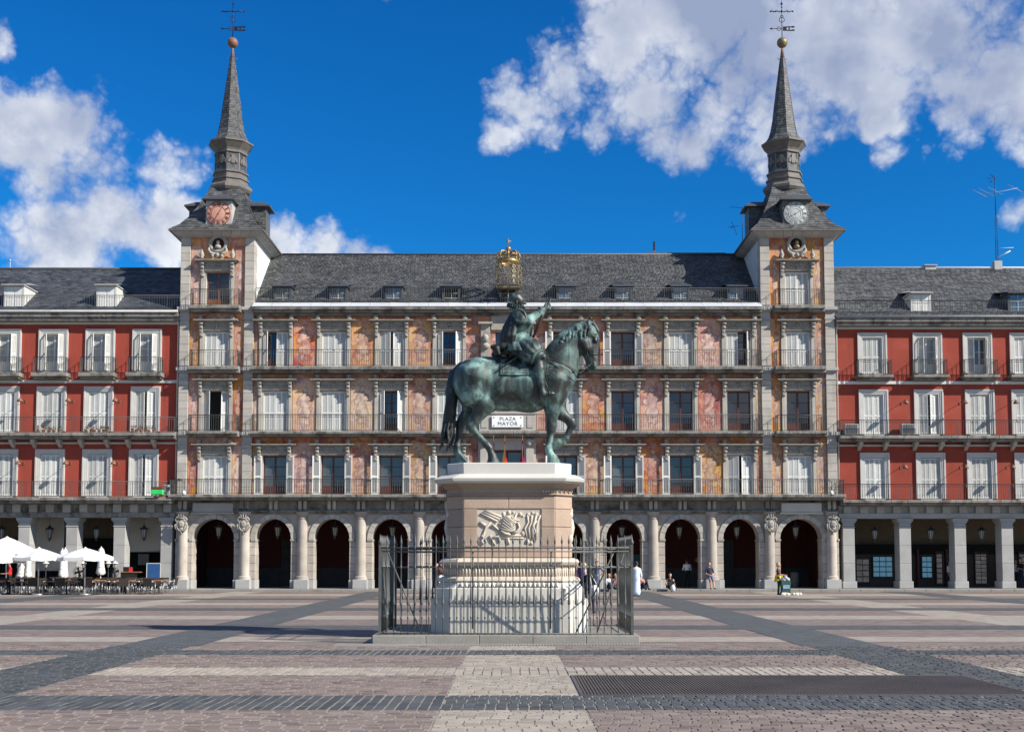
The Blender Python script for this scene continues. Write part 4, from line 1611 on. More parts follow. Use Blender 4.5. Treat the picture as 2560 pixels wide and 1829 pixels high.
def clock_tower(c, label, pink_dial, states):
    t = thing('clock_tower', label, 'tower', (c, TCY, 0), worldparts=True)
    zs = [Z1, Z2, Z3, Z4]
    hs = [2.36, 2.48, 2.19, 2.17]
    holes = [(c - .71, c + .71, z + .02, z + .02 + h) for z, h in zip(zs, hs)]
    mb = MB()
    wall_holes(mb, c - THW, c + THW, 5.3, 21.3, YW, holes, .36, 0, 2)
    x0, x1 = c - THW, c + THW
    mb.quad((x0, TY1, 5.3), (x0, YW, 5.3), (x0, YW, 21.3), (x0, TY1, 21.3), 1)
    mb.quad((x1, YW, 5.3), (x1, TY1, 5.3), (x1, TY1, 21.3), (x1, YW, 21.3), 1)
    mb.quad((x1, TY1, 5.3), (x0, TY1, 5.3), (x0, TY1, 21.3), (x1, TY1, 21.3), 1)
    mb.box(x0 + .05, x1 - .05, YW + .362, TY1 - .05, 5.3, 21.2, 3)
    mb.build('wall', [fresco_tower, white_wall, offwhite, dark], t)
    dm = [wood_dark, wood_dark, wood_dark, wood]
    for i in range(4):
        ornate_window(t, c, zs[i] + .02, 1.42, hs[i], states[i], YW, dm[i], glass, finials=i < 3)
    edges = (c - THW + .56, c - 1.02, c + 1.02, c + THW - .56)
    for i in range(4):
        for a, b in ((edges[0], edges[1]), (edges[2], edges[3])):
            mb = MB()
            mb.bbox(a + .01, b - .01, YW - .03, YW + .02, zs[i] + .03, zs[i] + hs[i] + (.80 if i < 3 else 1.6), .012)
            mb.build('fresco_panel', fresco_tower, t)
    # corner pilasters of ashlar
    for s in (-1, 1):
        a, b = sorted((c + s * (THW + .02), c + s * (THW - .55)))
        z = Z1
        k = 0
        caps = [(Z2 - .75, Z2), (Z3 - .75, Z3), (Z4 - .75, Z4)]
        while z < 21.25:
            z2 = min(z + .47, 21.27)
            for (ca, cb) in caps:
                if z < ca < z2:
                    z2 = ca
                if ca <= z < cb:
                    z2 = cb
            cap = any(ca <= z < cb for ca, cb in caps)
            mb = MB()
            if cap:
                mb.bbox(a - .03, b + .03, 68.94, 69.4, z + .01, z + .12, .01, 0)
                mb.bbox(a, b, 68.97, 69.4, z + .121, z2 - .30, .01, 0)
                mb.bbox(a - .04, b + .04, 68.90, 69.4, z2 - .299, z2 - .20, .01, 0)
                mb.bbox(a - .14, b + .14, 68.80, 69.4, z2 - .199, z2, .015, 0)
                mb.build('pilaster_capital', stone_grey, t)
            else:
                mb.bbox(a, b, 68.97, 69.16, z + .006, z2 - .006, .012)
                # the corner is dressed stone for a foot along the side too
                sa, sb = (a - .005, a + .06) if s < 0 else (b - .06, b + .005)
                mb.box(sa, sb, 69.16, 69.62 + (.18 if k % 2 else 0), z + .006, z2 - .006)
                mb.build('stone_block', stone, t)
            z = z2
            k += 1
    # slabs with small balconies
    for i, (za, zb) in enumerate(((Z2 - .31, Z2), (Z3 - .38, Z3), (Z4 - .37, Z4))):
        mb = MB()
        y = 68.40
        rail_mesh(mb, (c - 1.42, y, zb), (c + 1.42, y, zb), .96, .135, .011)
        for s in (-1, 1):
            rail_mesh(mb, (c + s * 1.42, y + .02, zb), (c + s * 1.42, 69.05, zb), .96, .14, .011)
        bal = mb.build('balcony', iron_grey, t)
        slab_row(bal, 'slab_stone', c - 1.52, c + 1.52, 68.32, 69.1, za, zb, .76)
        slab_row(bal, 'slab_stone', c - THW + .56, c - 1.525, 68.84, 69.1, za + .05, zb, .7)
        slab_row(bal, 'slab_stone', c + 1.525, c + THW - .56, 68.84, 69.1, za + .05, zb, .7)
    # round niche with a bust over the top window
    zc = 20.86
    mb = MB()
    mb.lathe(c, zc, [(.34, 69.05), (.40, 68.93), (.50, 68.90), (.58, 68.95), (.60, 69.1)], 20, axis='y')
    for s in (-1, 1):
        mb.path([(c + s * .12, 68.9, zc - .68), (c + s * .38, 68.88, zc - .62), (c + s * .55, 68.92, zc - .42), (c + s * .50, 68.92, zc - .25)], [.10, .11, .09, .05], 8)
        mb.ball((c + s * .28, 68.84, zc - .80), .11, 8)
        mb.ball((c + s * .93, 68.86, zc - .66), .10, 8, sz=1.3)
        mb.lathe(c + s * .93, 68.86, [(.15, zc - .94), (.08, zc - .86), (.16, zc - .72), (.10, zc - .55), (.05, zc - .42), (0, zc - .34)], 10)
    mb.ball((c, 68.84, zc - .72), .14, 8)
    med = mb.build('medallion', carve, t)
    mb = MB()
    mb.lathe(c, zc, [(0, 69.02), (.35, 69.03)], 16, axis='y')
    mb.build('niche', wood_dark, med)
    mb = MB()
    mb.ball((c + .02, 68.93, zc + .06), .12, 10, sz=1.2)
    mb.ball((c, 68.97, zc - .2), .2, 10, sz=.7)
    mb.build('bust', gold_dull if c > 0 else carve, med)
    # cove cornice of separate stones and the eave
    hx0, hy0 = THW, (TY1 - TY0) / 2
    hx1, hy1 = 2.85, 3.42
    z0, z1 = 21.22, EAVE_Z
    cyb = (TY0 + TY1) / 2
    for side in range(4):
        n = 9
        for i in range(n):
            u0, u1 = -1 + 2 * i / n + .004, -1 + 2 * (i + 1) / n - .004
            def P(u, hx, hy, z):
                return [(c + u * hx, cyb - hy, z), (c + hx, cyb + u * hy, z), (c - u * hx, cyb + hy, z), (c - hx, cyb - u * hy, z)][side]
            mid = (hx0 * .62 + hx1 * .38, hy0 * .62 + hy1 * .38, z0 + (z1 - z0) * .22)
            vs = [P(u0, hx0 + .0, hy0, z0), P(u1, hx0, hy0, z0), P(u1, mid[0], mid[1], mid[2]), P(u0, mid[0], mid[1], mid[2]), P(u1, hx1 - .1, hy1 - .1, z1 - .08), P(u0, hx1 - .1, hy1 - .1, z1 - .08),
                  P(u1, hx0, hy0, z1 - .08), P(u0, hx0, hy0, z1 - .08)]
            mb = MB()
            mb.add(vs, [(0, 1, 2, 3), (3, 2, 4, 5), (5, 4, 6, 7), (0, 3, 5, 7), (1, 6, 4, 2)])
            mb.build('cornice_stone', stone_grey, t)
    mb = MB()
    mb.box(c - hx1, c + hx1, cyb - hy1, cyb + hy1, z1 - .078, z1)
    mb.build('eave', ltrim, t)
    # flared slate roof
    prof = [(hx1 - .02, hy1 - .02, z1 + .003), (2.34, 2.75, z1 + .50), (1.95, 2.25, z1 + 1.1), (1.55, 1.75, z1 + 1.9), (1.22, 1.30, z1 + 2.7), (1.0, 1.0, z1 + 3.35)]
    mb = MB()
    for (a, b) in zip(prof, prof[1:]):
        A = [(c - a[0], cyb - a[1], a[2]), (c + a[0], cyb - a[1], a[2]), (c + a[0], cyb + a[1], a[2]), (c - a[0], cyb + a[1], a[2])]
        B = [(c - b[0], cyb - b[1], b[2]), (c + b[0], cyb - b[1], b[2]), (c + b[0], cyb + b[1], b[2]), (c - b[0], cyb + b[1], b[2])]
        for i in range(4):
            j = (i + 1) % 4
            L = (Vector(A[i]) - Vector(A[j])).length
            slates(mb, A[i], A[j], B[j], B[i], max(2, int((b[2] - a[2]) / .15)), max(3, int(L / .3)), .014)
    mb.build('roof', slate, t)
    # side dormers
    for s in (-1, 1):
        mb = MB()
        xa, xb = sorted((c + s * 2.40, c + s * .9))
        mb.box(xa, xb, TCY - .62, TCY + .62, z1 + .25, z1 + 2.18)
        d = mb.build('dormer', slate, t)
        mb = MB()
        for yy in (TCY - .621,):
            slates(mb, (xa, yy, z1 + .3), (xb, yy, z1 + .3), (xb, yy, z1 + 2.15), (xa, yy, z1 + 2.15), 12, 5, .012)
        mb.build('slate_cheek', slate, d)
        mb = MB()
        xo = c + s * 2.66
        mb.box(min(xo, c + s * .8), max(xo, c + s * .8), TCY - .85, TCY + .85, z1 + 2.181, z1 + 2.26)
        q = [(xo, TCY - .85, z1 + 2.262), (xo, TCY + .85, z1 + 2.262), (c + s * 2.1, TCY, z1 + 2.70), (c + s * .8, TCY, z1 + 2.70), (c + s * .8, TCY - .85, z1 + 2.262), (c + s * .8, TCY + .85, z1 + 2.262)]
        fs = [(0, 2, 1), (4, 3, 2, 0), (1, 2, 3, 5)]
        mb.add(q, fs if s > 0 else [f[::-1] for f in fs])
        mb.build('dormer_roof', slate_dark, d)
    # clock dormer
    dc = at(546.6 if c < 0 else 1993.7, 533.5, 69.0)
    mb = MB()
    w = .78
    mb.box(c - w, c + w, 69.06, 71.6, dc.z - .86, dc.z + .80)
    d = mb.build('clock_dormer', lead if c < 0 else ltrim, t)
    mb = MB()
    mb.box(c - w - .2, c + w + .2, 68.78, 71.6, dc.z + .801, dc.z + .87)
    q = [(c - w - .2, 68.78, dc.z + .872), (c + w + .2, 68.78, dc.z + .872), (c + .3, 69.9, dc.z + 1.45), (c - .3, 69.9, dc.z + 1.45), (c - w - .2, 71.6, dc.z + .872), (c + w + .2, 71.6, dc.z + .872), (c, 71.6, dc.z + 1.6)]
    mb.add(q, [(0, 1, 2, 3), (1, 5, 6, 2), (4, 0, 3, 6), (3, 2, 6)])
    mb.build('hood', slate_dark, d)
    mb = MB()
    rr = .70
    mb.lathe(c, dc.z, [(0, 69.00), (rr, 69.00), (rr + .05, 69.02), (rr + .05, 69.06)], 32, axis='y')
    dial = mb.build('clock_dial', dial_pink if pink_dial else dial_pale, t)
    mark = dial_rust if pink_dial else dial_line
    mb = MB()
    for ra, rb in ((rr + .005, rr + .04), (.62 * rr - .012, .62 * rr + .012)) + (((.30, .315),) if not pink_dial else ()):
        mb.lathe(c, dc.z, [(ra, 68.995), (ra, 68.988), (rb, 68.988), (rb, 68.995)], 32, axis='y', cap=False)
    for i in range(60):
        a = 2 * math.pi * i / 60
        if not pink_dial or i % 5 == 0:
            mb.tube((c + math.sin(a) * rr * .95, 68.992, dc.z + math.cos(a) * rr * .95), (c + math.sin(a) * rr * .995, 68.992, dc.z + math.cos(a) * rr * .995), .008, 4)
    mb.build('dial_ring', mark, dial)
    for i, s in enumerate(('XII', 'I', 'II', 'III', 'IV', 'V', 'VI', 'VII', 'VIII', 'IX', 'X', 'XI')):
        a = 2 * math.pi * i / 12
        o = link('numeral', flat_text(s, .24, mark, 'numeral', .004, .012 if pink_dial else .002, .85), dial)
        o.matrix_parent_inverse = Matrix.Identity(4)
        o.location = (c + math.sin(a) * rr * .80, 68.988, dc.z + math.cos(a) * rr * .80)
        o.rotation_euler = (Matrix.Rotation(a, 3, 'Y') @ Matrix.Rotation(R(90), 3, 'X')).to_euler()
    mb = MB()
    for ang, L, r0 in (((R(28), .46, .022), (R(212), .40, .03)) if pink_dial else ((R(60), .60, .014), (R(242), .42, .018))):
        mb.tube((c - math.sin(ang) * .08, 68.975, dc.z - math.cos(ang) * .08), (c + math.sin(ang) * L, 68.975, dc.z + math.cos(ang) * L), r0, 4, r2=.01)
    mb.lathe(c, dc.z, [(0, 68.96), (.05, 68.965), (.05, 68.99)], 10, axis='y')
    mb.build('clock_hands', mark, dial)
    # lantern
    rot = -math.pi / 2
    mb = MB()
    mb.lathe(c, TCY, [(1.12, 24.3), (1.02, 24.66), (1.06, 24.70), (1.24, 24.80), (1.37, 24.96), (1.37, 25.10), (1.22, 25.24), (1.10, 25.34), (1.10, 25.50), (1.18, 25.54), (1.18, 25.62), (1.06, 25.66), (1.05, 25.90), (1.14, 25.96), (1.14, 26.05), (1.0, 26.10), (.97, 26.14)], 8, rot=rot, sm=False)
    mb.lathe(c, TCY, [(.95, 27.20), (1.06, 27.24), (1.06, 27.34), (1.0, 27.38), (1.06, 27.5), (1.36, 27.84), (1.42, 27.88), (1.42, 27.98), (1.34, 28.0), (.6, 28.02)], 8, rot=rot, sm=False)
    lan = mb.build('lantern', ltrim, t)
    mb = MB()

    def octp(r, z):
        return [(c + r * math.cos(rot + i * math.pi / 4), TCY + r * math.sin(rot + i * math.pi / 4), z) for i in range(8)]
    A, B = octp(.97, 26.13), octp(.95, 27.22)
    for i in range(8):
        j = (i + 1) % 8
        slates(mb, A[i], A[j], B[j], B[i], 8, 4, .010)
    mb.build('slate_drum', slate_dark, lan)
    for i in range(8):
        a = rot + (i + .5) * math.pi / 4
        m2 = MB()
        m2.box(-.22, .22, -.05, 0, -.10, .12)
        m2.box(-.11, .11, -.07, 0, -.24, .30)
        m2.box(-.30, -.16, -.06, 0, -.20, .02)
        m2.box(.16, .30, -.06, 0, -.20, .02)
        rad = .96 * math.cos(math.pi / 8) + .015
        o = link('drum_ornament', m2.mesh('drum_ornament', ltrim), lan)
        o.location = (c + rad * math.cos(a), TCY + rad * math.sin(a), 26.75)
        o.rotation_euler = (0, 0, a + math.pi / 2)
        m2 = MB()
        m2.box(-.045, .045, -.03, .03, 26.13, 27.22)
        o = link('drum_rib', m2.mesh('drum_rib', ltrim), lan)
        o.location = (c + .96 * math.cos(rot + i * math.pi / 4), TCY + .96 * math.sin(rot + i * math.pi / 4), 0)
        o.rotation_euler = (0, 0, rot + i * math.pi / 4 + math.pi / 2)
    mb = MB()
    sp = [(1.30, 28.01), (1.08, 28.22), (.92, 28.48), (.82, 28.85), (.70, 29.5), (.46, 31.35), (.19, 33.3), (.10, 33.85)]
    for (r0, za), (r1, zb) in zip(sp, sp[1:]):
        A, B = octp(r0, za), octp(r1, zb)
        for i in range(8):
            j = (i + 1) % 8
            slates(mb, A[i], A[j], B[j], B[i], max(1, int((zb - za) / .155)), max(1, int(r0 * .77 / .2)), .011)
    spire = mb.build('spire', slate, t)
    mb = MB()
    mb.lathe(c, TCY, [(.16, 33.55), (.06, 34.25), (.05, 34.3)], 8)
    for s in (-1, 1):
        mb.path([(c + s * .1, TCY, 33.55), (c + s * .25, TCY, 33.5), (c + s * .30, TCY, 33.62)], .018, 4)
    mb.build('spire_cap', rust, spire)
    mb = MB()
    mb.ball((c, TCY, 34.60), .335, 16)
    mb.build('finial_ball', gold_dull if c > 0 else rust, t)
    mb = MB()
    mb.tube((c, TCY, 34.9), (c, TCY, 37.35), .03, 6, r2=.02)
    for z, hw in ((36.65, .70),):
        mb.tube((c - hw, TCY, z), (c + hw, TCY, z), .025, 6)
        for s in (-1, 1):
            mb.ball((c + s * hw, TCY, z), .06, 6)
            mb.ball((c + s * .38, TCY, z), .055, 6)
            mb.path([(c + s * .12, TCY, z - .12), (c + s * .3, TCY, z + .09), (c + s * .5, TCY, z - .08), (c + s * .64, TCY, z + .09)], .016, 4)
    mb.ball((c, TCY, 36.65), .08, 6)
    mb.ball((c, TCY, 37.15), .08, 6)
    mb.ball((c, TCY, 36.92), .05, 6)
    for k in range(10):
        a0, a1 = 2 * math.pi * k / 10, 2 * math.pi * (k + 1) / 10
        for zc_, r_ in ((36.1, .17), (36.32, .09)):
            mb.tube((c + r_ * math.cos(a0), TCY, zc_ + r_ * math.sin(a0)), (c + r_ * math.cos(a1), TCY, zc_ + r_ * math.sin(a1)), .02, 4)
    cr = mb.build('iron_cross', iron, t)
    mb = MB()
    z = 35.52
    mb.tube((c - .72, TCY, z), (c + .1, TCY, z), .02, 5)
    mb.add([(c - .80, TCY - .01, z), (c - .62, TCY - .01, z - .08), (c - .62, TCY - .01, z + .08), (c - .80, TCY + .01, z), (c - .62, TCY + .01, z - .08), (c - .62, TCY + .01, z + .08)], [(0, 1, 2), (3, 5, 4), (1, 4, 5, 2)])
    for k in range(8):
        a0, a1 = 2 * math.pi * k / 8, 2 * math.pi * (k + 1) / 8
        mb.tube((c - .2 + .13 * math.cos(a0), TCY, z + .13 * math.sin(a0)), (c - .2 + .13 * math.cos(a1), TCY, z + .13 * math.sin(a1)), .018, 4)
    for (a, b, e, f) in ((.06, .30, -.14, .14), (.30, .62, .08, .15), (.30, .62, -.15, -.08), (.42, .50, -.08, .08), (.62, .80, .06, .17), (.62, .80, -.15, -.05)):
        mb.box(c + a, c + b, TCY - .012, TCY + .012, z + e, z + f)
    mb.build('weather_vane', iron, t)
    return t


clock_tower(TCX[0], 'clock tower with pink copper dial and rusty brown ball under its cross', True, ['C', 'H', 'C', 'D'])
clock_tower(TCX[1], 'clock tower with pale worn dial and gilded ball under its cross', False, ['C', 'D', 'C', 'C'])

# ------------------------------------------------------------------ red houses
YR = 69.32


def red_house(side, label, pl, xs0, xs1, rows, lv, pillars, dormers, ridge, frieze_step=.98):
    """rows: per storey list of (pixel x, state); lv: pixel levels"""
    def Z(y, Y=YR):
        return at(1280, y, Y).z

    def X(x, y):
        return at(x, y, YR).x
    root = thing('red_house', label, 'house', ((xs0 + xs1) / 2, 74, 0), worldparts=True)
    w = 1.18
    wins = []
    for r in (1, 2, 3):
        zb, zt = Z(lv['b%d' % r]), Z(lv['t%d' % r])
        for (px, st) in rows[r]:
            x = X(px, (lv['b%d' % r] + lv['t%d' % r]) / 2)
            wins.append((x, zb, zt - .22, st, r))
    mb = MB()
    holes = [(x - w / 2, x + w / 2, zb, zt) for (x, zb, zt, st, r) in wins if xs0 + 1 < x < xs1 - 1]
    ztop = Z(lv['corn_b'])
    zlow = Z(lv['fr_b'])
    wall_holes(mb, xs0, xs1, zlow + .05, ztop + .3, YR, holes, .34, 0, 1)
    mb.box(xs0, xs1, YR + .342, 80, zlow, ztop + .2, 2)
    mb.build('wall', [pl, frame_grey, dark], root)
    for (x, zb, zt, st, r) in wins:
        h = zt - zb
        win = link('window', moulding_mesh(w, round(h, 2)), root, loc=(x, YR, zb))
        fill_opening(win, w, h, st, white, white, glass_grey)
    # string courses, slabs, railings
    for r in (1, 2):
        yo = 68.0 if r == 1 else 68.4
        z1, z0 = Z(lv['s%d_t' % r], yo), Z(lv['s%d_b' % r], yo)
        mb = MB()
        rail_mesh(mb, (xs0 + .05, yo + .1, z1), (xs1 - .05, yo + .1, z1), .92, .14, .011, knob=(r == 1))
        xe = xs1 - .05 if side < 0 else xs0 + .05
        rail_mesh(mb, (xe, yo + .14, z1), (xe, 69.3, z1), .92, .14, .011)
        bal = mb.build('balcony', iron_grey, root)
        slab_row(bal, 'slab_stone', xs0, xs1, yo, 69.30, z0, z1, .95, stone_dark)
        mb = MB()
        mb.bbox(xs0, xs1, 69.22, 69.33, z0 - .24, z0 - .12, .01)
        mb.build('string_course', frame_grey, root)
        if r == 2:
            br = MB()
            br.add([(-.12, -.55, 0), (.12, -.55, 0), (.12, 0, 0), (-.12, 0, 0), (-.10, -.50, -.18), (.10, -.50, -.18), (.10, -.14, -.40), (-.10, -.14, -.40), (.10, 0, -.48), (-.10, 0, -.48)],
                   [(0, 4, 5, 1), (4, 7, 6, 5), (7, 9, 8, 6), (0, 3, 9, 7, 4), (1, 5, 6, 8, 2)])
            brm = br.mesh('bracket', stone)
            for (x, zb, zt, st, rr) in wins:
                if rr == 2:
                    for dx in (-.92, .62):
                        link('bracket', brm, bal, loc=(x + dx, 69.3, z0 - .004))
    z1, z0 = Z(lv['s3_t'], 68.65), Z(lv['s3_b'], 68.65)
    mb = MB()
    mb.bbox(xs0, xs1, 69.22, 69.33, z0 - .20, z0 - .02, .01)
    mb.build('string_course', white_wall if side > 0 else frame_grey, root)
    for (x, zb, zt, st, r) in wins:
        if r == 3:
            mb = MB()
            rail_mesh(mb, (x - .98, 68.75, z1), (x + .98, 68.75, z1), .92, .13, .011)
            for s in (-1, 1):
                rail_mesh(mb, (x + s * .98, 68.78, z1), (x + s * .98, 69.3, z1), .92, .13, .011)
            bal = mb.build('balcony', iron_grey, root)
            m2 = MB()
            m2.bbox(x - 1.08, x + 1.08, 68.65, 69.32, z0 + .12, z1, .02)
            m2.bbox(x - 1.0, x + 1.0, 68.78, 69.32, z0, z0 + .119, .02)
            m2.build('balcony_slab', stone_dark, bal)
    # eave cornice
    zc0, zc1 = Z(lv['corn_b'], 69), Z(lv['corn_t'], 68.7)
    mb = MB()
    mb.bbox(xs0, xs1, 69.18, 69.34, zc0 - .14, zc0, .01)
    cor = mb.build('cornice', frame_grey, root)
    slab_row(cor, 'cornice_stone', xs0, xs1, 68.74, 69.32, zc0 + .002, zc1 - .07, 1.1, stone_dark)
    mb = MB()
    mb.lathe(0, 0, [(.07, xs0), (.07, xs1)], 8, axis='y')
    g = MB()
    g.tube((xs0, 68.68, zc1 - .02), (xs1, 68.68, zc1 - .02), .075, 8)
    g.build('gutter', lead, root)
    mb = MB()
    xo = xs1 - .10 if side < 0 else xs0 + .12
    mb.path([(xo, 68.75, zc1 - .05), (xo, 69.0, zc1 - .5), (xo, 69.22, zc1 - .8), (xo, 69.22, Z(lv['fr_b']) + .1)], .05, 8)
    mb.build('downpipe', frame_grey, root)
    # roof
    zr = at(1280, ridge, 74.6).z
    mb = MB()
    zr0 = zc1 + .03
    slates(mb, (xs0, 68.9, zr0), (xs1, 68.9, zr0), (xs1, 74.6, zr), (xs0, 74.6, zr), 34, int((xs1 - xs0) / .32), .014)
    mb.quad((xs1, 74.6, zr), (xs0, 74.6, zr), (xs0, 80, zr0), (xs1, 80, zr0))
    mb.build('roof', slate_dark if side < 0 else slate, root)
    mb = MB()
    mb.tube((xs0, 74.6, zr + .03), (xs1, 74.6, zr + .03), .10, 6)
    mb.build('ridge_cap', flash if side > 0 else slate_dark, root)
    mb = MB()
    rail_mesh(mb, (xs0, 69.0, zr0), (xs1, 69.0, zr0), lv['rail'], .15, .010)
    mb.build('roof_railing', iron_grey, root)
    for (px, mw) in dormers:
        p = at(px, lv['dz'], 69.45)
        dm = dormer(root, p.x, zr0 + .25, .98, 1.42 if side < 0 else 1.25, 69.45, offwhite if mw else slate_dark, glass_blue, white if mw else None, lead if mw else slate_dark, 1.36, 2.1, .10)
    # arcade: square pillars with capitals, entablature, soffit
    zcap, zf1, zs = Z(lv['col_t'], 69.05), Z(lv['fr_t'], 69.0), Z(lv['fr_b'], 69.0)
    for px in pillars:
        x = at(px, 1400, 69.0).x
        mb = MB()
        mb.bbox(x - .42, x + .42, 68.92, 69.98, .12, .55, .03)
        mb.build('pillar_base', stone_grey, root)
        z = .55
        hh = (zcap - .56 - .55) / 3
        for k in range(3):
            m2 = MB()
            m2.bbox(x - .345, x + .345, 69.0, 69.9, z + .004, z + hh - .004, .015)
            m2.build('pillar_block', stone_grey, root)
            z += hh
        mb = MB()
        mb.bbox(x - .37, x + .37, 68.97, 69.93, zcap - .555, zcap - .48, .01)
        mb.bbox(x - .34, x + .34, 69.0, 69.9, zcap - .479, zcap - .28, .01)
        mb.bbox(x - .40, x + .40, 68.94, 69.96, zcap - .279, zcap - .18, .015)
        mb.bbox(x - .46, x + .46, 68.88, 70.0, zcap - .179, zcap - .002, .02)
        mb.build('pillar_capital', stone_grey, root)
    mb = MB()
    mb.bbox(xs0, xs1, 68.98, 69.95, zcap, zcap + .30, .01)
    mb.box(xs0, xs1, 69.1, 69.95, zcap + .301, Z(lv['s1_b'], 68.0) - .002)
    ent = mb.build('entablature', stone_grey if side > 0 else stone_dark, root)
    n = int((xs1 - xs0) / .98)
    for i in range(n):
        a = xs0 + i * (xs1 - xs0) / n
        m2 = MB()
        m2.bbox(a + .28, a + .75, 68.92, 69.1, zcap + .31, Z(lv['s1_b'], 68.0) - .006, .02)
        m2.build('frieze_block', stone_grey, ent)
    mb = MB()
    mb.box(xs0, xs1, 69.95, 75.2, zcap + .28, zcap + .4, 0)
    mb.box(xs0, xs1, 75.0, 75.2, .1, zcap + .28, 1)
    mb.build('arcade_back_wall', [arc_beige, arc_beige], root)
    return root


def moulding_mesh(w, h):
    key = ('m', w, h)
    if key in DOOR:
        return DOOR[key]
    mb = MB()
    for k, (o0, o1, d) in enumerate(((0, .10, -.05), (.10, .20, -.075), (.20, .295, -.11))):
        for s in (-1, 1):
            a, b = sorted((s * (w / 2 + o0), s * (w / 2 + o1)))
            mb.box(a, b, d, .02, 0, h + o0)
        mb.box(-w / 2 - o1, w / 2 + o1, d, .02, h + o0 + .0005, h + o1)
    mb.box(-w / 2 - .02, w / 2 + .02, -.06, .30, -.08, -.002)
    DOOR[key] = mb.mesh('window', frame_grey)
    return DOOR[key]


XL1 = TCX[0] - 2.26
XR0 = TCX[1] + 2.26
lvL = dict(b1=1239, t1=1126, b2=1078.6, t2=969, b3=928, t3=826, s1_t=1242, s1_b=1257, s2_t=1080, s2_b=1096, s3_t=930, s3_b=945, corn_b=803, corn_t=777, fr_b=1282, fr_t=1257, col_t=1293, rail=.98, dz=736)
rowsL = {1: [(-109, 'C'), (8, 'G'), (125, 'C'), (243, 'G'), (359.5, 'M')], 2: [(-105, 'C'), (12, 'C'), (129, 'G'), (247, 'C'), (364, 'M')], 3: [(-100, 'N'), (17, 'N'), (134, 'N'), (251, 'N'), (368, 'N')]}
houseL = red_house(-1, 'dark red house with pillared cafe arcade and white dormers, next to the pink dialled tower', plaster, -44, XL1, rowsL, lvL, [-416, -297, -178, -60, 58.5, 178, 297, 415],
                   [(-200, True), (35, True), (266, True)], 673)
lvR = dict(b1=1246, t1=1134.5, b2=1085, t2=976.6, b3=934, t3=835, s1_t=1249, s1_b=1262, s2_t=1088, s2_b=1102, s3_t=936, s3_b=948, corn_b=815, corn_t=790, fr_b=1284, fr_t=1262, col_t=1295, rail=.98, dz=744)
rowsR = {1: [(2187, 'C'), (2326.5, 'G'), (2454, 'G'), (2573, 'C'), (2690, 'C')], 2: [(2183.5, 'C'), (2321.5, 'M'), (2449, 'G'), (2565, 'C'), (2685, 'C')], 3: [(2180, 'G'), (2318, 'N'), (2443, 'K'), (2560, 'C'), (2680, 'C')]}
houseR = red_house(1, 'bright red house with shops behind square pillars and a tall aerial on its roof', plaster_r, XR0, 44, rowsR, lvR, [2123, 2264, 2402, 2520, 2640, 2760, 2880],
                   [(2302, True), (2545, False)], 671)

# interior of the left arcade: blinds and a dark bar front; right arcade: shop fronts
for a, b, zt, zb in ((-27.5, -26.4, 4.5, 3.0), (-25.75, -22.95, 4.5, 1.9), (-20.7, -20.4, 4.5, 2.3)):
    pass


def left_arcade():
    px = lambda x, Y=71.2: at(x, 1400, Y).x
    for (x0, x1, z0, z1, m) in ((86, 162, 1.2, 4.6, blind), (310, 402, 2.35, 4.6, blind)):
        mb = MB()
        mb.box(px(x0), px(x1), 71.0, 71.06, z0, z1)
        mb.tube((px(x0), 71.03, z0), (px(x1), 71.03, z0), .05, 6)
        mb.build('roller_blind', m, houseL)
    mb = MB()
    mb.box(-44, XL1, 74.7, 74.9, .12, 3.2)
    mb.build('bar_front', dark, houseL)
    mb = MB()
    mb.box(px(345, 74.5), px(372, 74.5), 74.5, 74.6, 1.5, 2.2)
    mb.build('wall_panel', ac_m, houseL)


left_arcade()


def shop_fronts():
    Y = 74.4
    px = lambda x: at(x, 1400, Y).x
    pz = lambda y: at(1280, y, Y).z
    mb = MB()
    mb.box(XR0, 44, Y, Y + .3, .12, pz(1372))
    mb.build('shop_front', wood_shop, houseR)
    mb = MB()
    mb.box(XR0, 44, Y - .05, Y, pz(1385), pz(1360))
    fas = mb.build('shop_fascia', dark, houseR)
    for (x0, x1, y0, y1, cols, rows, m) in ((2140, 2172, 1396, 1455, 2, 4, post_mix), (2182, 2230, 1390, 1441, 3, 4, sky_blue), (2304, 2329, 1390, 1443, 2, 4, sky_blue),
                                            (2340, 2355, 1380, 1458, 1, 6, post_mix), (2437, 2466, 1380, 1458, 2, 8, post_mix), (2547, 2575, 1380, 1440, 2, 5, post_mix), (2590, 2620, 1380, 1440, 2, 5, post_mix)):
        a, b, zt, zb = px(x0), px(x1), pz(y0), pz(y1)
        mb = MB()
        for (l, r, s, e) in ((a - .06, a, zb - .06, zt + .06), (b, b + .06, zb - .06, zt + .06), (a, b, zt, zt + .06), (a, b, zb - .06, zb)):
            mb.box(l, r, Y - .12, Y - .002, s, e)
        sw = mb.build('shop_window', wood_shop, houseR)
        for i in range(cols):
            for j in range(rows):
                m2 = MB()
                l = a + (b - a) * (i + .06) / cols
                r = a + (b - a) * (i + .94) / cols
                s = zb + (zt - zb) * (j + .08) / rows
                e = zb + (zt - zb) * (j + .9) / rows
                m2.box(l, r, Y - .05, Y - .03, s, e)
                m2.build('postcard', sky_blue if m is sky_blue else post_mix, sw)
    for x in (2237, 2290, 2362, 2490):
        mb = MB()
        mb.box(px(x), px(x) + .14, Y - .2, Y - .001, .12, pz(1372))
        mb.build('shop_post', wood_dark, houseR)


shop_fronts()
# ------------------------------------------------------------------ fence plinth, pedestal, railing
PLX0, PLX1, PLY0, PLY1, PLZ = -3.0, 2.74, 25.05, 28.75, .19


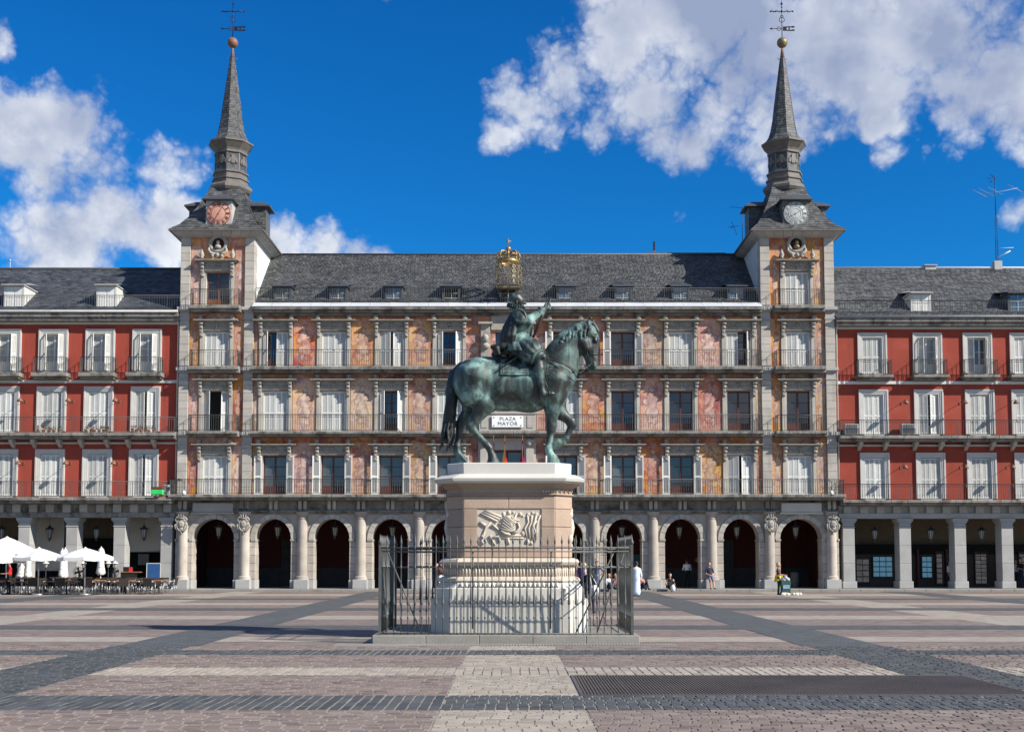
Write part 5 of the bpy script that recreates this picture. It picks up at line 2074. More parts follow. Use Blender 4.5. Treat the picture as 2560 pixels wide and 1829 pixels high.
def stone_plinth():
    t = thing('stone_plinth', 'low grey stone kerb platform carrying the iron railing round the monument', 'plinth', ((PLX0 + PLX1) / 2, 26.9, 0), worldparts=True)

    def run(p, q, k, w=.34):
        for i in range(k):
            a, b = i / k, (i + 1) / k
            mb = MB()
            if p[1] == q[1]:
                mb.bbox(p[0] + (q[0] - p[0]) * a + .003, p[0] + (q[0] - p[0]) * b - .003, p[1], p[1] + w, -.02, PLZ + rnd.uniform(-.004, .004), .012)
            else:
                mb.box(p[0], p[0] + w, p[1] + (q[1] - p[1]) * a + .003, p[1] + (q[1] - p[1]) * b - .003, -.02, PLZ + rnd.uniform(-.004, .004))
            mb.build('kerb_stone', kerb_m, t)
    run((PLX0, PLY0), (PLX1, PLY0), 5)
    run((PLX0, PLY1 - .34), (PLX1, PLY1 - .34), 5)
    run((PLX0, PLY0 + .342), (PLX0, PLY1 - .342), 3)
    run((PLX1 - .34, PLY0 + .342), (PLX1 - .34, PLY1 - .342), 3)
    x = PLX0 + .342
    while x < PLX1 - .35:
        x2 = min(PLX1 - .342, x + 1.01)
        mb = MB()
        mb.box(x + .003, x2 - .003, PLY0 + .343, PLY1 - .343, -.02, PLZ - .015)
        mb.build('floor_slab', kerb_m, t)
        x = x2
    return t


stone_plinth()


def drain():
    t = thing('drain_channel', 'narrow slotted drain strip in the paving in front of the monument', 'drain', (-.1, 24.3, 0), worldparts=True)
    mb = MB()
    mb.box(-3.75, 3.45, 24.12, 24.98, -.02, .022)
    mb.build('bedding_strip', mortar, t)
    mb = MB()
    for (a, b) in ((24.14, 24.165), (24.455, 24.48)):
        mb.box(-3.70, 3.40, a, b, .0225, .045)
    x = -3.70
    while x < 3.40:
        mb.box(x, x + .030, 24.1655, 24.4545, .0225, .045)
        x += .062
    mb.build('drain_cover', walk_m, t)
    mb = MB()
    mb.box(-3.7, 3.4, 24.166, 24.454, .0222, .024)
    mb.build('drain_slot', dark, t)


drain()

PCX, PCY = -.06, 26.95


def octo(hx, hy, ch):
    return [(PCX - hx + ch, PCY - hy), (PCX + hx - ch, PCY - hy), (PCX + hx, PCY - hy + ch), (PCX + hx, PCY + hy - ch),
            (PCX + hx - ch, PCY + hy), (PCX - hx + ch, PCY + hy), (PCX - hx, PCY + hy - ch), (PCX - hx, PCY - hy + ch)]


def octo_loft(mb, levels, mi=0):
    rings = [[(x, y, z) for x, y in octo(hx, hy, ch)] for (hx, hy, ch, z) in levels]
    for A, B in zip(rings, rings[1:]):
        for i in range(8):
            j = (i + 1) % 8
            mb.quad(A[i], A[j], B[j], B[i], mi)
    mb.add(rings[-1], [tuple(range(8))], mi)
    mb.add(rings[0], [tuple(range(7, -1, -1))], mi)


def pedestal():
    t = thing('statue_pedestal', 'tall pink stone pedestal with a carved relief panel and white marble cap', 'pedestal', (PCX, PCY, PLZ), worldparts=True)
    mb = MB()
    octo_loft(mb, [(1.78, .93, .44, PLZ - .02), (1.78, .93, .44, .92)])
    mb.build('base_block', marble_grey, t)
    mb = MB()
    octo_loft(mb, [(1.70, .86, .42, .921), (1.70, .86, .42, 1.16), (1.66, .82, .42, 1.19), (1.58, .76, .41, 1.31)])
    mb.build('marble_course', marble, t)
    mb = MB()                                        # leaf band on the sloping course
    for i in range(22):
        x = PCX - 1.12 + 2.24 * (i + .5) / 22
        mb.add([(x - .04, PCY - .82, 1.19), (x + .04, PCY - .82, 1.19), (x + .045, PCY - .80, 1.28), (x, PCY - .80, 1.31), (x - .045, PCY - .80, 1.28), (x, PCY - .88, 1.24)],
               [(0, 1, 5), (1, 2, 5), (2, 3, 5), (3, 4, 5), (4, 0, 5)])
    mb.build('leaf_carving', marble, t, kind='stuff')
    mb = MB()
    octo_loft(mb, [(1.60, .78, .41, 1.311), (1.62, .80, .42, 1.34), (1.60, .78, .41, 1.39), (1.53, .72, .40, 1.43)])
    mb.build('torus_moulding', cream, t)
    mb = MB()
    octo_loft(mb, [(1.48, .68, .40, 1.431), (1.48, .68, .40, 1.68)])
    fl = mb.build('fluted_band', cream, t)
    n = 36
    O = octo(1.48, .68, .40)
    fm = MB()
    fm.tube((0, 0, 1.445), (0, 0, 1.665), .022, 6)
    fmesh = fm.mesh('flute', cream)
    for (i, j, k) in ((0, 1, 30), (1, 2, 8), (7, 0, 8), (2, 3, 8), (6, 7, 8)):
        p, q = Vector(O[i]), Vector(O[j])
        for s in range(k):
            c = p + (q - p) * ((s + .5) / k)
            link('flute', fmesh, fl, loc=(c.x, c.y, 0))
    mb = MB()
    octo_loft(mb, [(1.50, .70, .40, 1.681), (1.56, .76, .41, 1.70), (1.60, .80, .42, 1.76), (1.56, .76, .41, 1.82), (1.47, .68, .40, 1.85)])
    mb.build('torus_moulding', cream, t)
    # body: dressed blocks with the relief let into the front
    hx, hy, ch = 1.44, .65, .40
    mb = MB()
    octo_loft(mb, [(hx - .03, hy - .03, ch, 1.851), (hx - .03, hy - .03, ch, 3.30)])
    core = mb.build('body', pink, t)
    courses = [(1.86, 2.10), (2.10, 2.55), (2.55, 2.96), (2.96, 3.26)]
    O = octo(hx, hy, ch)
    FX0, FX1 = O[0][0], O[1][0]
    pw0, pw1 = FX0 + .32, FX1 - .32

    def block(P0, P1, z0, z1, d=.028):
        """dressed block on the face from P0 to P1"""
        P0, P1 = Vector((*P0, 0)), Vector((*P1, 0))
        u = (P1 - P0).normalized()
        nn = Vector((u.y, -u.x, 0))
        g = .004
        b = .012
        a, c = P0 + u * g, P1 - u * g
        vs = [a - nn * d, c - nn * d, a, c]
        out = []
        for (q, z, ins) in ((a - nn * d, z0 + g, 0), (c - nn * d, z0 + g, 0), (c - nn * d, z1 - g, 0), (a - nn * d, z1 - g, 0),
                            (a + u * b, z0 + g + b, 1), (c - u * b, z0 + g + b, 1), (c - u * b, z1 - g - b, 1), (a + u * b, z1 - g - b, 1),
                            (a - nn * .01, z0 + g, 0), (c - nn * .01, z0 + g, 0), (c - nn * .01, z1 - g, 0), (a - nn * .01, z1 - g, 0)):
            out.append((q.x, q.y, z))
        m2 = MB()
        m2.add(out, [(4, 5, 6, 7), (8, 9, 5, 4), (9, 10, 6, 5), (10, 11, 7, 6), (11, 8, 4, 7), (0, 1, 9, 8), (1, 2, 10, 9), (2, 3, 11, 10), (3, 0, 8, 11)])
        m2.build('stone_block', pink, core)
    for k, (z0, z1) in enumerate(courses):
        if k in (1, 2):
            block((FX0, O[0][1]), (pw0, O[0][1]), z0, z1)
            block((pw1, O[0][1]), (FX1, O[0][1]), z0, z1)
        else:
            xm = (FX0 + FX1) / 2 + (-.02 if k == 3 else .12)
            xs = (FX0, xm, FX1) if k == 3 else (FX0, FX0 + .66, FX0 + 1.34, FX1)
            for a, b in zip(xs, xs[1:]):
                block((a, O[0][1]), (b, O[0][1]), z0, z1)
        for (i, j) in ((1, 2), (2, 3), (3, 4), (4, 5), (5, 6), (6, 7), (7, 0)):
            block(O[i], O[j], z0, z1)
    # relief: trophy of arms
    yb = PCY - hy + .026
    mb = MB()
    mb.box(pw0, pw1, yb, yb + .02, 2.10, 2.96)
    rel = mb.build('relief_panel', relief_m, t)
    mb = MB()
    cx = (pw0 + pw1) / 2 - .03

    def B(x, z, r, sx=1, sz=1, d=.5):
        n = 12
        m = 5
        o = len(mb.v)
        vs, fs = [], []
        for j in range(m + 1):
            a = math.pi / 2 * j / m
            for i in range(n):
                w = 2 * math.pi * i / n
                vs.append((x + r * sx * math.cos(a) * math.cos(w), yb - r * d * math.sin(a), z + r * sz * math.cos(a) * math.sin(w)))
        for j in range(m):
            for i in range(n):
                fs.append((j * n + i, j * n + (i + 1) % n, (j + 1) * n + (i + 1) % n, (j + 1) * n + i))
        mb.add(vs, fs, 0, True)
    def T(pts, r0, r1=None, dy=.012):
        pts = [(x, yb - dy, z) for x, z in pts]
        k = len(pts)
        r1 = r0 if r1 is None else r1
        mb.path(pts, [r0 + (r1 - r0) * i / (k - 1) for i in range(k)], 8)
    B(cx + .02, 2.56, .24, 1, 1.05, .17)             # shield
    for i in range(16):
        a = R(100 + i * 11)
        B(cx - .02 + .27 * math.cos(a), 2.57 + .28 * math.sin(a), .028)
    T([(cx + .20, 2.86), (cx - .02, 2.40)], .018, .03)
    T([(cx + .06, 2.72), (cx + .26, 2.70)], .02)
    T([(cx + .16, 2.80), (cx + .15, 2.62)], .02)
    for i in range(7):
        a = R(-60 + i * 20)
        T([(cx - .17 + .02 * i, 2.60 + .20 * math.sin(a + .6)), (cx - .02 + .03 * i, 2.56 + .10 * math.sin(a)), (cx + .14, 2.44 + .03 * i)], .020, .010, .046)
        q_ = [(cx + .02 + .21 * math.cos(R(20 + i * 48)), 2.56 + .22 * math.sin(R(20 + i * 48)))]
        B(q_[0][0], q_[0][1], .030, 1, 1, 1.3)
    T([(cx + .08, 2.42), (cx + .20, 2.44), (cx + .26, 2.54), (cx + .22, 2.66)], .035, .02, .04)
    T([(cx - .16, 2.46), (cx - .06, 2.40), (cx + .06, 2.38)], .03, .03, .035)
    B(cx + .07, 2.60, .06, 1, 1.5, 1.1)
    for dz, dx in ((0, 0), (.05, .05), (.10, .09)):
        T([(cx - .62 + dx, 2.86 + dz * .6), (cx - .24 + dx, 2.68 + dz)], .026)
    T([(cx - .64, 2.66), (cx - .50, 2.58)], .035)
    T([(cx - .36, 2.60), (cx - .20, 2.48)], .035, .02)
    T([(cx - .50, 2.20), (cx - .56, 2.38), (cx - .50, 2.54), (cx - .38, 2.66)], .03, .02)
    T([(cx - .60, 2.36), (cx - .54, 2.30), (cx - .60, 2.24), (cx - .54, 2.16)], .034)
    T([(cx - .40, 2.36), (cx - .36, 2.24), (cx - .28, 2.14)], .04, .02)
    T([(cx - .34, 2.30), (cx - .22, 2.34), (cx - .18, 2.22)], .03)
    T([(cx - .24, 2.36), (cx + .30, 2.36)], .022)
    T([(cx - .22, 2.30), (cx + .36, 2.30)], .016)
    T([(cx, 2.30), (cx + .02, 2.16)], .03)
    for k in range(4):
        x = cx + .42 + k * .07
        T([(x, 2.34 - .03 * k), (x - .04 + .02 * k, 2.52), (x + .04, 2.66), (x + .02 + .03 * k, 2.82)], .026, .018)
    B(cx + .46, 2.84, .045)
    B(cx + .56, 2.87, .04)
    B(cx + .64, 2.84, .045)
    T([(cx + .64, 2.70), (cx + .56, 2.58), (cx + .62, 2.46), (cx + .58, 2.36)], .035, .02)
    for (x, z, r) in ((.34, 2.40, .05), (.44, 2.22, .05), (.54, 2.18, .045), (.62, 2.26, .04), (.48, 2.32, .035), (-.10, 2.84, .04), (.02, 2.88, .045), (.12, 2.88, .03), (.28, 2.84, .045), (.34, 2.80, .03), (-.18, 2.78, .035)):
        B(cx + x, z, r, 1, rnd.uniform(.8, 1.5), .7)
    mb.build('trophy_carving', relief_m, rel)
    # necking with broken moulding, frieze, marble cornice and cap
    mb = MB()
    octo_loft(mb, [(1.46, .67, .40, 3.262), (1.48, .69, .405, 3.285), (1.46, .67, .40, 3.31)])
    mb.build('necking', pink, t)
    mb = MB()
    octo_loft(mb, [(1.44, .65, .40, 3.311), (1.44, .65, .40, 3.40), (1.50, .71, .41, 3.47), (1.62, .83, .43, 3.535)])
    mb.build('frieze', pink, t)
    mb = MB()
    for i in range(8):
        u = (i + .5) / 8
        x, y = O[1][0] + (O[2][0] - O[1][0]) * u, O[1][1] + (O[2][1] - O[1][1]) * u
        mb.ball((x + .01, y - .01, 3.36 + .02 * (i % 2)), .035, 6)
        if u < .6:
            mb.ball((O[1][0] - .3 + u * .5, O[1][1] - .01, 3.36), .03, 6)
    mb.build('leaf_carving', cream, t, kind='stuff')
    mb = MB()
    octo_loft(mb, [(1.66, .87, .44, 3.536), (1.68, .89, .44, 3.575), (1.71, .92, .45, 3.58), (1.73, .94, .45, 3.64), (1.70, .90, .44, 3.66), (1.52, .74, .41, 3.75)])
    mb.build('marble_cornice', marble, t)
    mb = MB()
    octo_loft(mb, [(1.42, .70, .39, 3.751), (1.43, .71, .39, 3.99), (1.41, .69, .38, 4.01)])
    mb.build('marble_cap', marble, t)
    # carved shields on the two ends
    for s in (-1, 1):
        mb = MB()
        for (y, z, r, sz) in ((0, 2.55, .24, 1.5), (-.2, 2.85, .1, 1.3), (.2, 2.85, .1, 1.3), (-.22, 2.3, .09, 1.5), (.22, 2.3, .09, 1.5), (0, 2.95, .13, .8), (0, 2.12, .1, 1.2)):
            mb.ball((PCX + s * (hx - r * .68), PCY + y, z), r, 10, sz=sz)
        mb.build('carved_shield', relief_m, t)


pedestal()


def iron_fence():
    x0, x1, y0, y1 = PLX0 + .14, PLX1 - .14, PLY0 + .16, PLY1 - .16
    t = thing('iron_railing', 'spiked grey iron railing standing on the kerb round the pedestal', 'fence', ((x0 + x1) / 2, (y0 + y1) / 2, PLZ), worldparts=True)
    prof = [(.009, 0), (.010, .34), (.022, .36), (.022, .385), (.011, .40), (.011, .64), (.028, .66), (.030, .70), (.025, .74), (.021, .85), (.013, 1.05), (.010, 1.20), (.010, 1.42), (.022, 1.44), (.022, 1.47), (.010, 1.49),
            (.010, 1.84), (.020, 1.86), (.020, 1.90), (.011, 1.92), (.012, 1.95), (.026, 2.01), (.014, 2.06), (.002, 2.16)]
    mb = MB()
    mb.lathe(0, 0, prof, 6)
    bar = mb.mesh('bar', iron_fence_m)
    n = 37
    for i in range(n):
        for y in (y0, y1):
            link('bar', bar, t, loc=(x0 + (x1 - x0) * i / (n - 1), y, PLZ))
    m = 22
    for i in range(1, m):
        for x in (x0, x1):
            link('bar', bar, t, loc=(x, y0 + (y1 - y0) * i / m, PLZ))
    for z, r in ((.03, .016), (1.455, .013), (1.88, .020), (1.80, .012)):
        for p, q in (((x0, y0), (x1, y0)), ((x0, y1), (x1, y1)), ((x0, y0), (x0, y1)), ((x1, y0), (x1, y1))):
            mb = MB()
            mb.tube((*p, PLZ + z), (*q, PLZ + z), r, 6)
            mb.build('rail', iron_fence_m, t)
    for p in ((x0, y0), (x1, y0), (x0, y1), (x1, y1)):
        mb = MB()
        mb.box(p[0] - .028, p[0] + .028, p[1] - .028, p[1] + .028, PLZ, PLZ + 1.95)
        mb.lathe(p[0], p[1], [(.03, PLZ + 1.95), (.045, PLZ + 2.0), (.02, PLZ + 2.06), (.002, PLZ + 2.18)], 8)
        mb.build('corner_post', iron_fence_m, t)
    for p, q in (((x0 + .02, 26.3, 2.05), (-2.0, 25.75, PLZ)), ((x1 - .02, 26.6, 2.0), (1.9, 26.1, PLZ)), ((-.85, y0 + .02, 1.98), (-.85 - .02, y0 + .6, PLZ + .1)), ((.85, y0 + .02, 1.98), (.85, y0 + .6, PLZ + .1)),
                 ((x1 - .4, y0 + .03, 1.95), (x1 - 1.2, y0 + .5, PLZ))):
        mb = MB()
        mb.tube(p, q, .017, 6)
        mb.build('brace', iron_fence_m, t)


iron_fence()

# ------------------------------------------------------------------ equestrian bronze
K = 349.0


def S(cx, cy, y=0.0):
    return ((cx - 700) / K, y, (1540 - cy) / K + .07)


def s_(v):
    return v / K


def sc(a, b, ra, rb=None, ya=0.0, yb=None, **kw):
    return C(S(a[0], a[1], ya), S(b[0], b[1], ya if yb is None else yb), s_(ra), s_(ra if rb is None else rb), **kw)


def statue():
    t = thing('equestrian_statue', 'green black bronze of a crowned rider with ruff and baton on a walking horse', 'statue', (PCX + .02, 27.0, 4.0))
    P = []
    n_, f_ = -.20, .20              # near and far side
    # trunk
    P += [sc((430, 880), (620, 900), 190, 205, k=.12, sy=.92), sc((620, 900), (860, 905), 205, 215, k=.14, sy=.92), sc((860, 905), (1040, 890), 212, 165, k=.14, sy=.9),
          sc((1040, 880), (1110, 860), 160, 120, k=.12, sy=.9), sc((400, 820), (470, 800), 130, 120, k=.12, sy=1.0), sc((520, 790), (960, 770), 100, 100, k=.15)]
    for y in (-.24, .24):
        P += [sc((420, 870), (400, 960), 165, 130, ya=y * .9, k=.12), sc((1060, 880), (1050, 990), 125, 95, ya=y * .9, k=.12), sc((340, 830), (330, 900), 90, 100, ya=y * .7, k=.1)]
    # neck and head
    P += [sc((1050, 800), (1130, 660), 150, 128, k=.12, sy=.62), sc((1130, 660), (1215, 540), 128, 100, k=.1, sy=.6), sc((1215, 540), (1305, 460), 96, 70, k=.08, sy=.6),
          sc((1110, 810), (1170, 770), 110, 80, k=.12, sy=.75), sc((1020, 720), (1130, 540), 62, 45, k=.1, sy=.5), sc((1130, 540), (1290, 425), 45, 34, k=.08, sy=.5)]
    P += [sc((1330, 470), (1350, 560), 78, 70, k=.05, sy=.62), sc((1350, 560), (1372, 690), 66, 44, k=.05, sy=.62), sc((1372, 690), (1378, 745), 43, 38, k=.04, sy=.75), sc((1300, 560), (1345, 700), 40, 28, k=.06, sy=.7),
          sc((1345, 735), (1360, 765), 24, 18, k=.03, sy=.9), sc((1360, 450), (1398, 530), 40, 34, k=.05, sy=.8)]
    for y in (-1, 1):
        P += [sc((1300, 560), (1318, 600), 50, 40, ya=y * .09, k=.05), sc((1392, 535), (1396, 545), 17, ya=y * .115, k=.02), sc((1370, 505), (1408, 520), 12, 10, ya=y * .115, k=.02), sc((1388, 738), (1392, 745), 14, ya=y * .075, k=.02),
              sc((1338, 410), (1345, 365), 18, 4, ya=y * .085, k=.02), sc((1375, 590), (1385, 680), 14, 10, ya=y * .07, k=.03)]
    # nostril, mouth line
    P += [dict(sc((1396, 740), (1400, 748), 7, ya=y * .10, k=.01), sub=True) for y in (-1, 1)]
    P += [dict(sc((1345, 745), (1392, 765), 3, ya=y * .09, k=.008), sub=True) for y in (-1, 1)]
    # near fore (straight) and far fore (raised)
    P += [sc((1055, 985), (1042, 1110), 92, 66, ya=n_, k=.09, sy=.85), sc((1042, 1110), (1034, 1250), 58, 38, ya=n_, k=.06), sc((1034, 1250), (1032, 1280), 40, 38, ya=n_, k=.05),
          sc((1030, 1285), (1010, 1420), 29, 25, ya=n_, k=.05), sc((1010, 1425), (1014, 1455), 33, 30, ya=n_, k=.04), sc((1018, 1465), (1046, 1505), 27, 32, ya=n_, k=.04), sc((1046, 1515), (1050, 1545), 42, 56, ya=n_, k=.03)]
    P += [sc((1075, 1000), (1105, 1120), 90, 58, ya=f_, k=.09, sy=.85), sc((1105, 1120), (1195, 1190), 52, 40, ya=f_, k=.06), sc((1200, 1200), (1208, 1215), 42, 40, ya=f_, k=.05),
          sc((1206, 1225), (1160, 1335), 29, 25, ya=f_, k=.05), sc((1158, 1340), (1140, 1352), 32, 30, ya=f_, k=.04), sc((1130, 1358), (1090, 1368), 26, 32, ya=f_, k=.04), sc((1085, 1370), (1060, 1378), 42, 46, ya=f_, k=.03)]
    # near hind (reaching forward) and far hind (behind)
    P += [sc((440, 930), (500, 1050), 140, 92, ya=n_, k=.12, sy=.8), sc((500, 1040), (545, 1050), 80, 50, ya=n_, k=.09), sc((500, 1070), (420, 1190), 80, 48, ya=n_, k=.09), sc((420, 1190), (382, 1250), 46, 36, ya=n_, k=.05),
          sc((378, 1245), (400, 1285), 38, 34, ya=n_, k=.05), sc((402, 1290), (510, 1400), 29, 25, ya=n_, k=.05), sc((512, 1402), (532, 1426), 33, 30, ya=n_, k=.04), sc((535, 1435), (552, 1490), 27, 31, ya=n_, k=.04), sc((556, 1500), (562, 1545), 36, 54, ya=n_, k=.03)]
    P += [sc((390, 950), (400, 1060), 130, 84, ya=f_, k=.12, sy=.8), sc((400, 1060), (320, 1170), 76, 46, ya=f_, k=.09), sc((320, 1170), (288, 1215), 44, 36, ya=f_, k=.05),
          sc((286, 1215), (284, 1250), 38, 33, ya=f_, k=.05), sc((283, 1255), (264, 1400), 28, 25, ya=f_, k=.05), sc((263, 1405), (262, 1435), 33, 31, ya=f_, k=.04), sc((265, 1445), (292, 1495), 27, 31, ya=f_, k=.04), sc((294, 1505), (300, 1545), 36, 54, ya=f_, k=.03)]
    V, Q, _ = sdf_body(P, .021, .08)
    horse = link('horse', body_mesh('horse', V, Q, bronze), t)
    # tail
    T = [sc((300, 745), (240, 820), 34, 42, k=.05), sc((240, 820), (215, 960), 42, 44, k=.05, sy=.8), sc((215, 960), (200, 1150), 44, 30, k=.05, sy=.8)]
    for i in range(26):
        a_ = rnd.uniform(0, 6.283)
        ry, rx = .12 * math.sin(a_), 34 * math.cos(a_)
        x0, pts = 246 + rx * .6, []
        n_s = 9
        L = rnd.uniform(1330, 1460)
        ph = rnd.uniform(0, 6)
        for j in range(n_s + 1):
            u = j / n_s
            cy = 815 + (L - 815) * u
            wob = (3 + 17 * max(0, u - .45) * 1.6) * math.sin(ph + u * 13)
            pts.append((246 - 75 * u ** .6 + rx * (1 + .25 * u) + wob + 12 * math.sin(u * 3), cy, ry * (1 + .2 * u) + .015 * math.sin(ph * 2 + u * 9)))
        for j in range(n_s):
            r0 = 14 * (1 - .75 * max(0, j / n_s - .4))
            T.append(sc(pts[j][:2], pts[j + 1][:2], r0, 14 * (1 - .75 * max(0, (j + 1) / n_s - .4)) if j < n_s - 1 else 3, ya=pts[j][2], yb=pts[j + 1][2], k=.010))
    V, Q, _ = sdf_body(T, .013, .03)
    link('tail', body_mesh('tail', V, Q, bronze_dark), t)
    # mane: locks off the crest on both sides, forelock
    M = []
    crest = [(1345, 395), (1290, 405), (1235, 425), (1180, 455), (1130, 500), (1095, 545), (1065, 600), (1035, 650), (1005, 695)]
    for (a, b) in zip(crest, crest[1:]):
        M.append(sc(a, b, 26, 26, k=.03))
    for i in range(30):
        u = i / 29 * (len(crest) - 1)
        j = min(int(u), len(crest) - 2)
        c = [crest[j][q] + (crest[j + 1][q] - crest[j][q]) * (u - j) for q in (0, 1)]
        for side in (-1, 1):
            dx, dz = rnd.uniform(-40, 26), rnd.uniform(60, 150)
            y0 = side * .07
            p1 = (c[0] + dx * .4 + 6, c[1] + dz * .5)
            p2 = (c[0] + dx, c[1] + dz)
            M += [sc(c, p1, 17, 14, ya=y0 * .6, yb=side * .16, k=.02), sc(p1, p2, 14, 4, ya=side * .16, yb=side * rnd.uniform(.17, .21), k=.02)]
    for i in range(5):
        M += [sc((1352, 390), (1385 + i * 8, 400 + 10 * i), 16, 12, ya=-.04 + .02 * i, k=.02), sc((1385 + i * 8, 400 + 10 * i), (1428 - i * 2, 470 + 22 * i), 12, 4, ya=-.04 + .02 * i, k=.02)]
    for (a, b) in (((1350, 385), (1362, 350)), ((1362, 352), (1345, 340)), ((1370, 390), (1392, 365))):
        M.append(sc(a, b, 13, 6, k=.02))
    V, Q, _ = sdf_body(M, .013, .02)
    link('mane', body_mesh('mane', V, Q, bronze), t)
    # saddle cloth wraps the barrel as a thick sheet
    mb = MB()
    nx, na = 14, 12
    grid = []
    for side in (-1, 1):
        for layer in (0, 1):
            g = []
            for i in range(nx + 1):
                cx = 622 + (1012 - 622) * i / nx
                row = []
                for j in range(na + 1):
                    cy = 690 + (850 - 690) * j / na
                    if cx > 940:
                        cy -= (cx - 940) * .10 * (1 - j / na)
                    zz = (900 - cy) / 212.0
                    yy = math.sqrt(max(.02, 1 - zz * zz)) * (212 * .92) / K + .03 + layer * .022
                    row.append(S(cx, cy, side * yy))
                g.append(row)
            grid.append(g)
    for gi, g in enumerate(grid):
        o = len(mb.v)
        vs = [p for row in g for p in row]
        fs = [(i * (na + 1) + j, i * (na + 1) + j + 1, (i + 1) * (na + 1) + j + 1, (i + 1) * (na + 1) + j) for i in range(nx) for j in range(na)]
        mb.add(vs, [f if (gi in (1, 2)) else f[::-1] for f in fs], 0, True)
    for a, b in ((0, 1), (2, 3)):
        ga, gb = grid[a], grid[b]
        for i in range(nx):
            mb.quad(ga[i][na], ga[i + 1][na], gb[i + 1][na], gb[i][na])
        for j in range(na):
            mb.quad(ga[0][j], ga[0][j + 1], gb[0][j + 1], gb[0][j])
            mb.quad(ga[nx][j], ga[nx][j + 1], gb[nx][j + 1], gb[nx][j])
    for side in (-1, 1):
        def on(cx, cy, e=.058):
            zz = (900 - cy) / 212.0
            return S(cx, cy, side * (math.sqrt(max(.02, 1 - zz * zz)) * (212 * .92) / K + e))
        mb.path([on(640, y) for y in range(715, 836, 20)] + [on(x, 834) for x in range(660, 1000, 30)] + [on(998, y) for y in range(820, 700, -20)], .007, 5)
    link('saddle_cloth', mb.mesh('saddle_cloth', bronze), t)
    # straps: bridle, breast collar, reins
    mb = MB()
    for y in (-1, 1):
        mb.path([S(1285, 430, y * .10), S(1290, 520, y * .135), S(1328, 640, y * .12), S(1352, 735, y * .10)], .013, 5)
        mb.path([S(1345, 400, y * .08), S(1342, 480, y * .135), S(1345, 600, y * .135), S(1350, 680, y * .11)], .011, 5)
        mb.path([S(1275, 480, y * .13), S(1340, 488, y * .14), S(1410, 490, y * .10)], .011, 5)
        mb.path([S(1335, 650, y * .12), S(1375, 655, y * .125), S(1412, 660, y * .06)], .014, 5)
        mb.path([S(1352, 740, y * .11), S(1270, 815, y * .12), S(1240, 800, y * .2), S(1120, 730, y * .30), S(1010, 655, y * .30), S(930, 590, y * .10)], .011, 5)
        mb.path([S(1010, 740, y * .46), S(1100, 800, y * .46), S(1180, 862, y * .36), S(1222, 885, y * .1)], .017, 5)
        mb.path([S(1010, 690, y * .40), S(1110, 745, y * .42), S(1210, 800, y * .28), S(1232, 812, y * .08)], .012, 5)
        mb.path([S(1305, 745, y * .08), S(1330, 755, y * .11), S(1352, 738, y * .11), S(1340, 775, y * .10), S(1310, 790, y * .06)], .010, 5)
    link('bridle', mb.mesh('bridle', bronze_dark), t)

    # rider
    lab = ['skin']
    r = []
    r += [sc((770, 600), (775, 500), 92, 84, k=.06, sy=1.0), sc((775, 500), (785, 400), 84, 98, k=.06, sy=1.05), sc((785, 410), (772, 348), 94, 58, k=.05, sy=1.4), sc((840, 440), (838, 520), 40, 40, k=.08, sy=1.5)]
    r += [sc((768, 335), (765, 270), 36, 32, k=.03)]
    # head turned a little to the right, beard and hair
    r += [sc((752, 190), (768, 205), 52, 46, k=.02, sy=.88), sc((778, 228), (790, 250), 34, 22, k=.02), sc((806, 208), (822, 228), 8, 10, k=.012), sc((795, 256), (800, 282), 17, 7, k=.02), sc((795, 205), (802, 208), 14, 10, k=.02), sc((800, 246), (808, 246), 8, k=.012)]
    r += [sc((738, 186), (722, 215), 50, 38, k=.02, sy=.95)]
    for y in (-1, 1):
        r += [sc((795, 210), (798, 211), 6, ya=y * .05, k=.01), sc((752, 225), (756, 240), 12, 8, ya=y * .15, k=.015)]
    # skirted hose, thighs, legs
    for y in (-1, 1):
        r += [sc((790, 600), (850, 650), 108, 88, ya=y * .16, yb=y * .34, k=.06), sc((850, 650), (912, 690), 92, 74, ya=y * .34, yb=y * .48, k=.04), sc((880, 722), (965, 706), 24, 22, ya=y * .44, yb=y * .50, k=.012), sc((880, 722), (965, 706), 24, 22, ya=y * .58, yb=y * .62, k=.012), sc((905, 716), (945, 716), 40, 40, ya=y * .52, k=.02),
              sc((930, 720), (932, 800), 40, 42, ya=y * .52, yb=y * .56, k=.03), sc((932, 800), (945, 920), 44, 30, ya=y * .56, k=.04), sc((945, 920), (958, 985), 29, 23, ya=y * .56, k=.03), sc((958, 990), (962, 1006), 26, 28, ya=y * .56, k=.03),
              sc((965, 1004), (1030, 1002), 24, 19, ya=y * .56, k=.03), sc((1030, 1002), (1048, 1002), 18, 12, ya=y * .56, k=.02), sc((905, 795), (958, 805), 14, 12, ya=y * .52, yb=y * .60, k=.015)]
        for i in range(8):
            u = i / 7
            r.append(sc((735 + 20 * u + 95 * u, 590 + 40 * u), (800 + 130 * u, 700 + 10 * u), 17, 13, ya=y * (.37 + .06 * u), yb=y * (.49 + .08 * u), k=.012))
    # right (near) arm raised forward
    r += [sc((772, 346), (790, 394), 56, 52, ya=-.29, yb=-.34, k=.04), sc((790, 390), (850, 392), 52, 42, ya=-.34, yb=-.32, k=.04), sc((850, 388), (945, 318), 42, 26, ya=-.32, yb=-.24, k=.04), sc((945, 318), (955, 305), 34, 32, ya=-.24, k=.02),
          sc((968, 296), (998, 275), 24, 20, ya=-.23, yb=-.22, k=.02)]
    # fingers closed on the baton: index points up, the others curl
    fg = [((1000, 268), (1015, 245), (1026, 220), -.25, 9), ((1006, 275), (1024, 262), (1022, 248), -.21, 9), ((1006, 283), (1026, 276), (1022, 290), -.19, 9), ((998, 292), (1016, 294), (1006, 304), -.17, 8)]
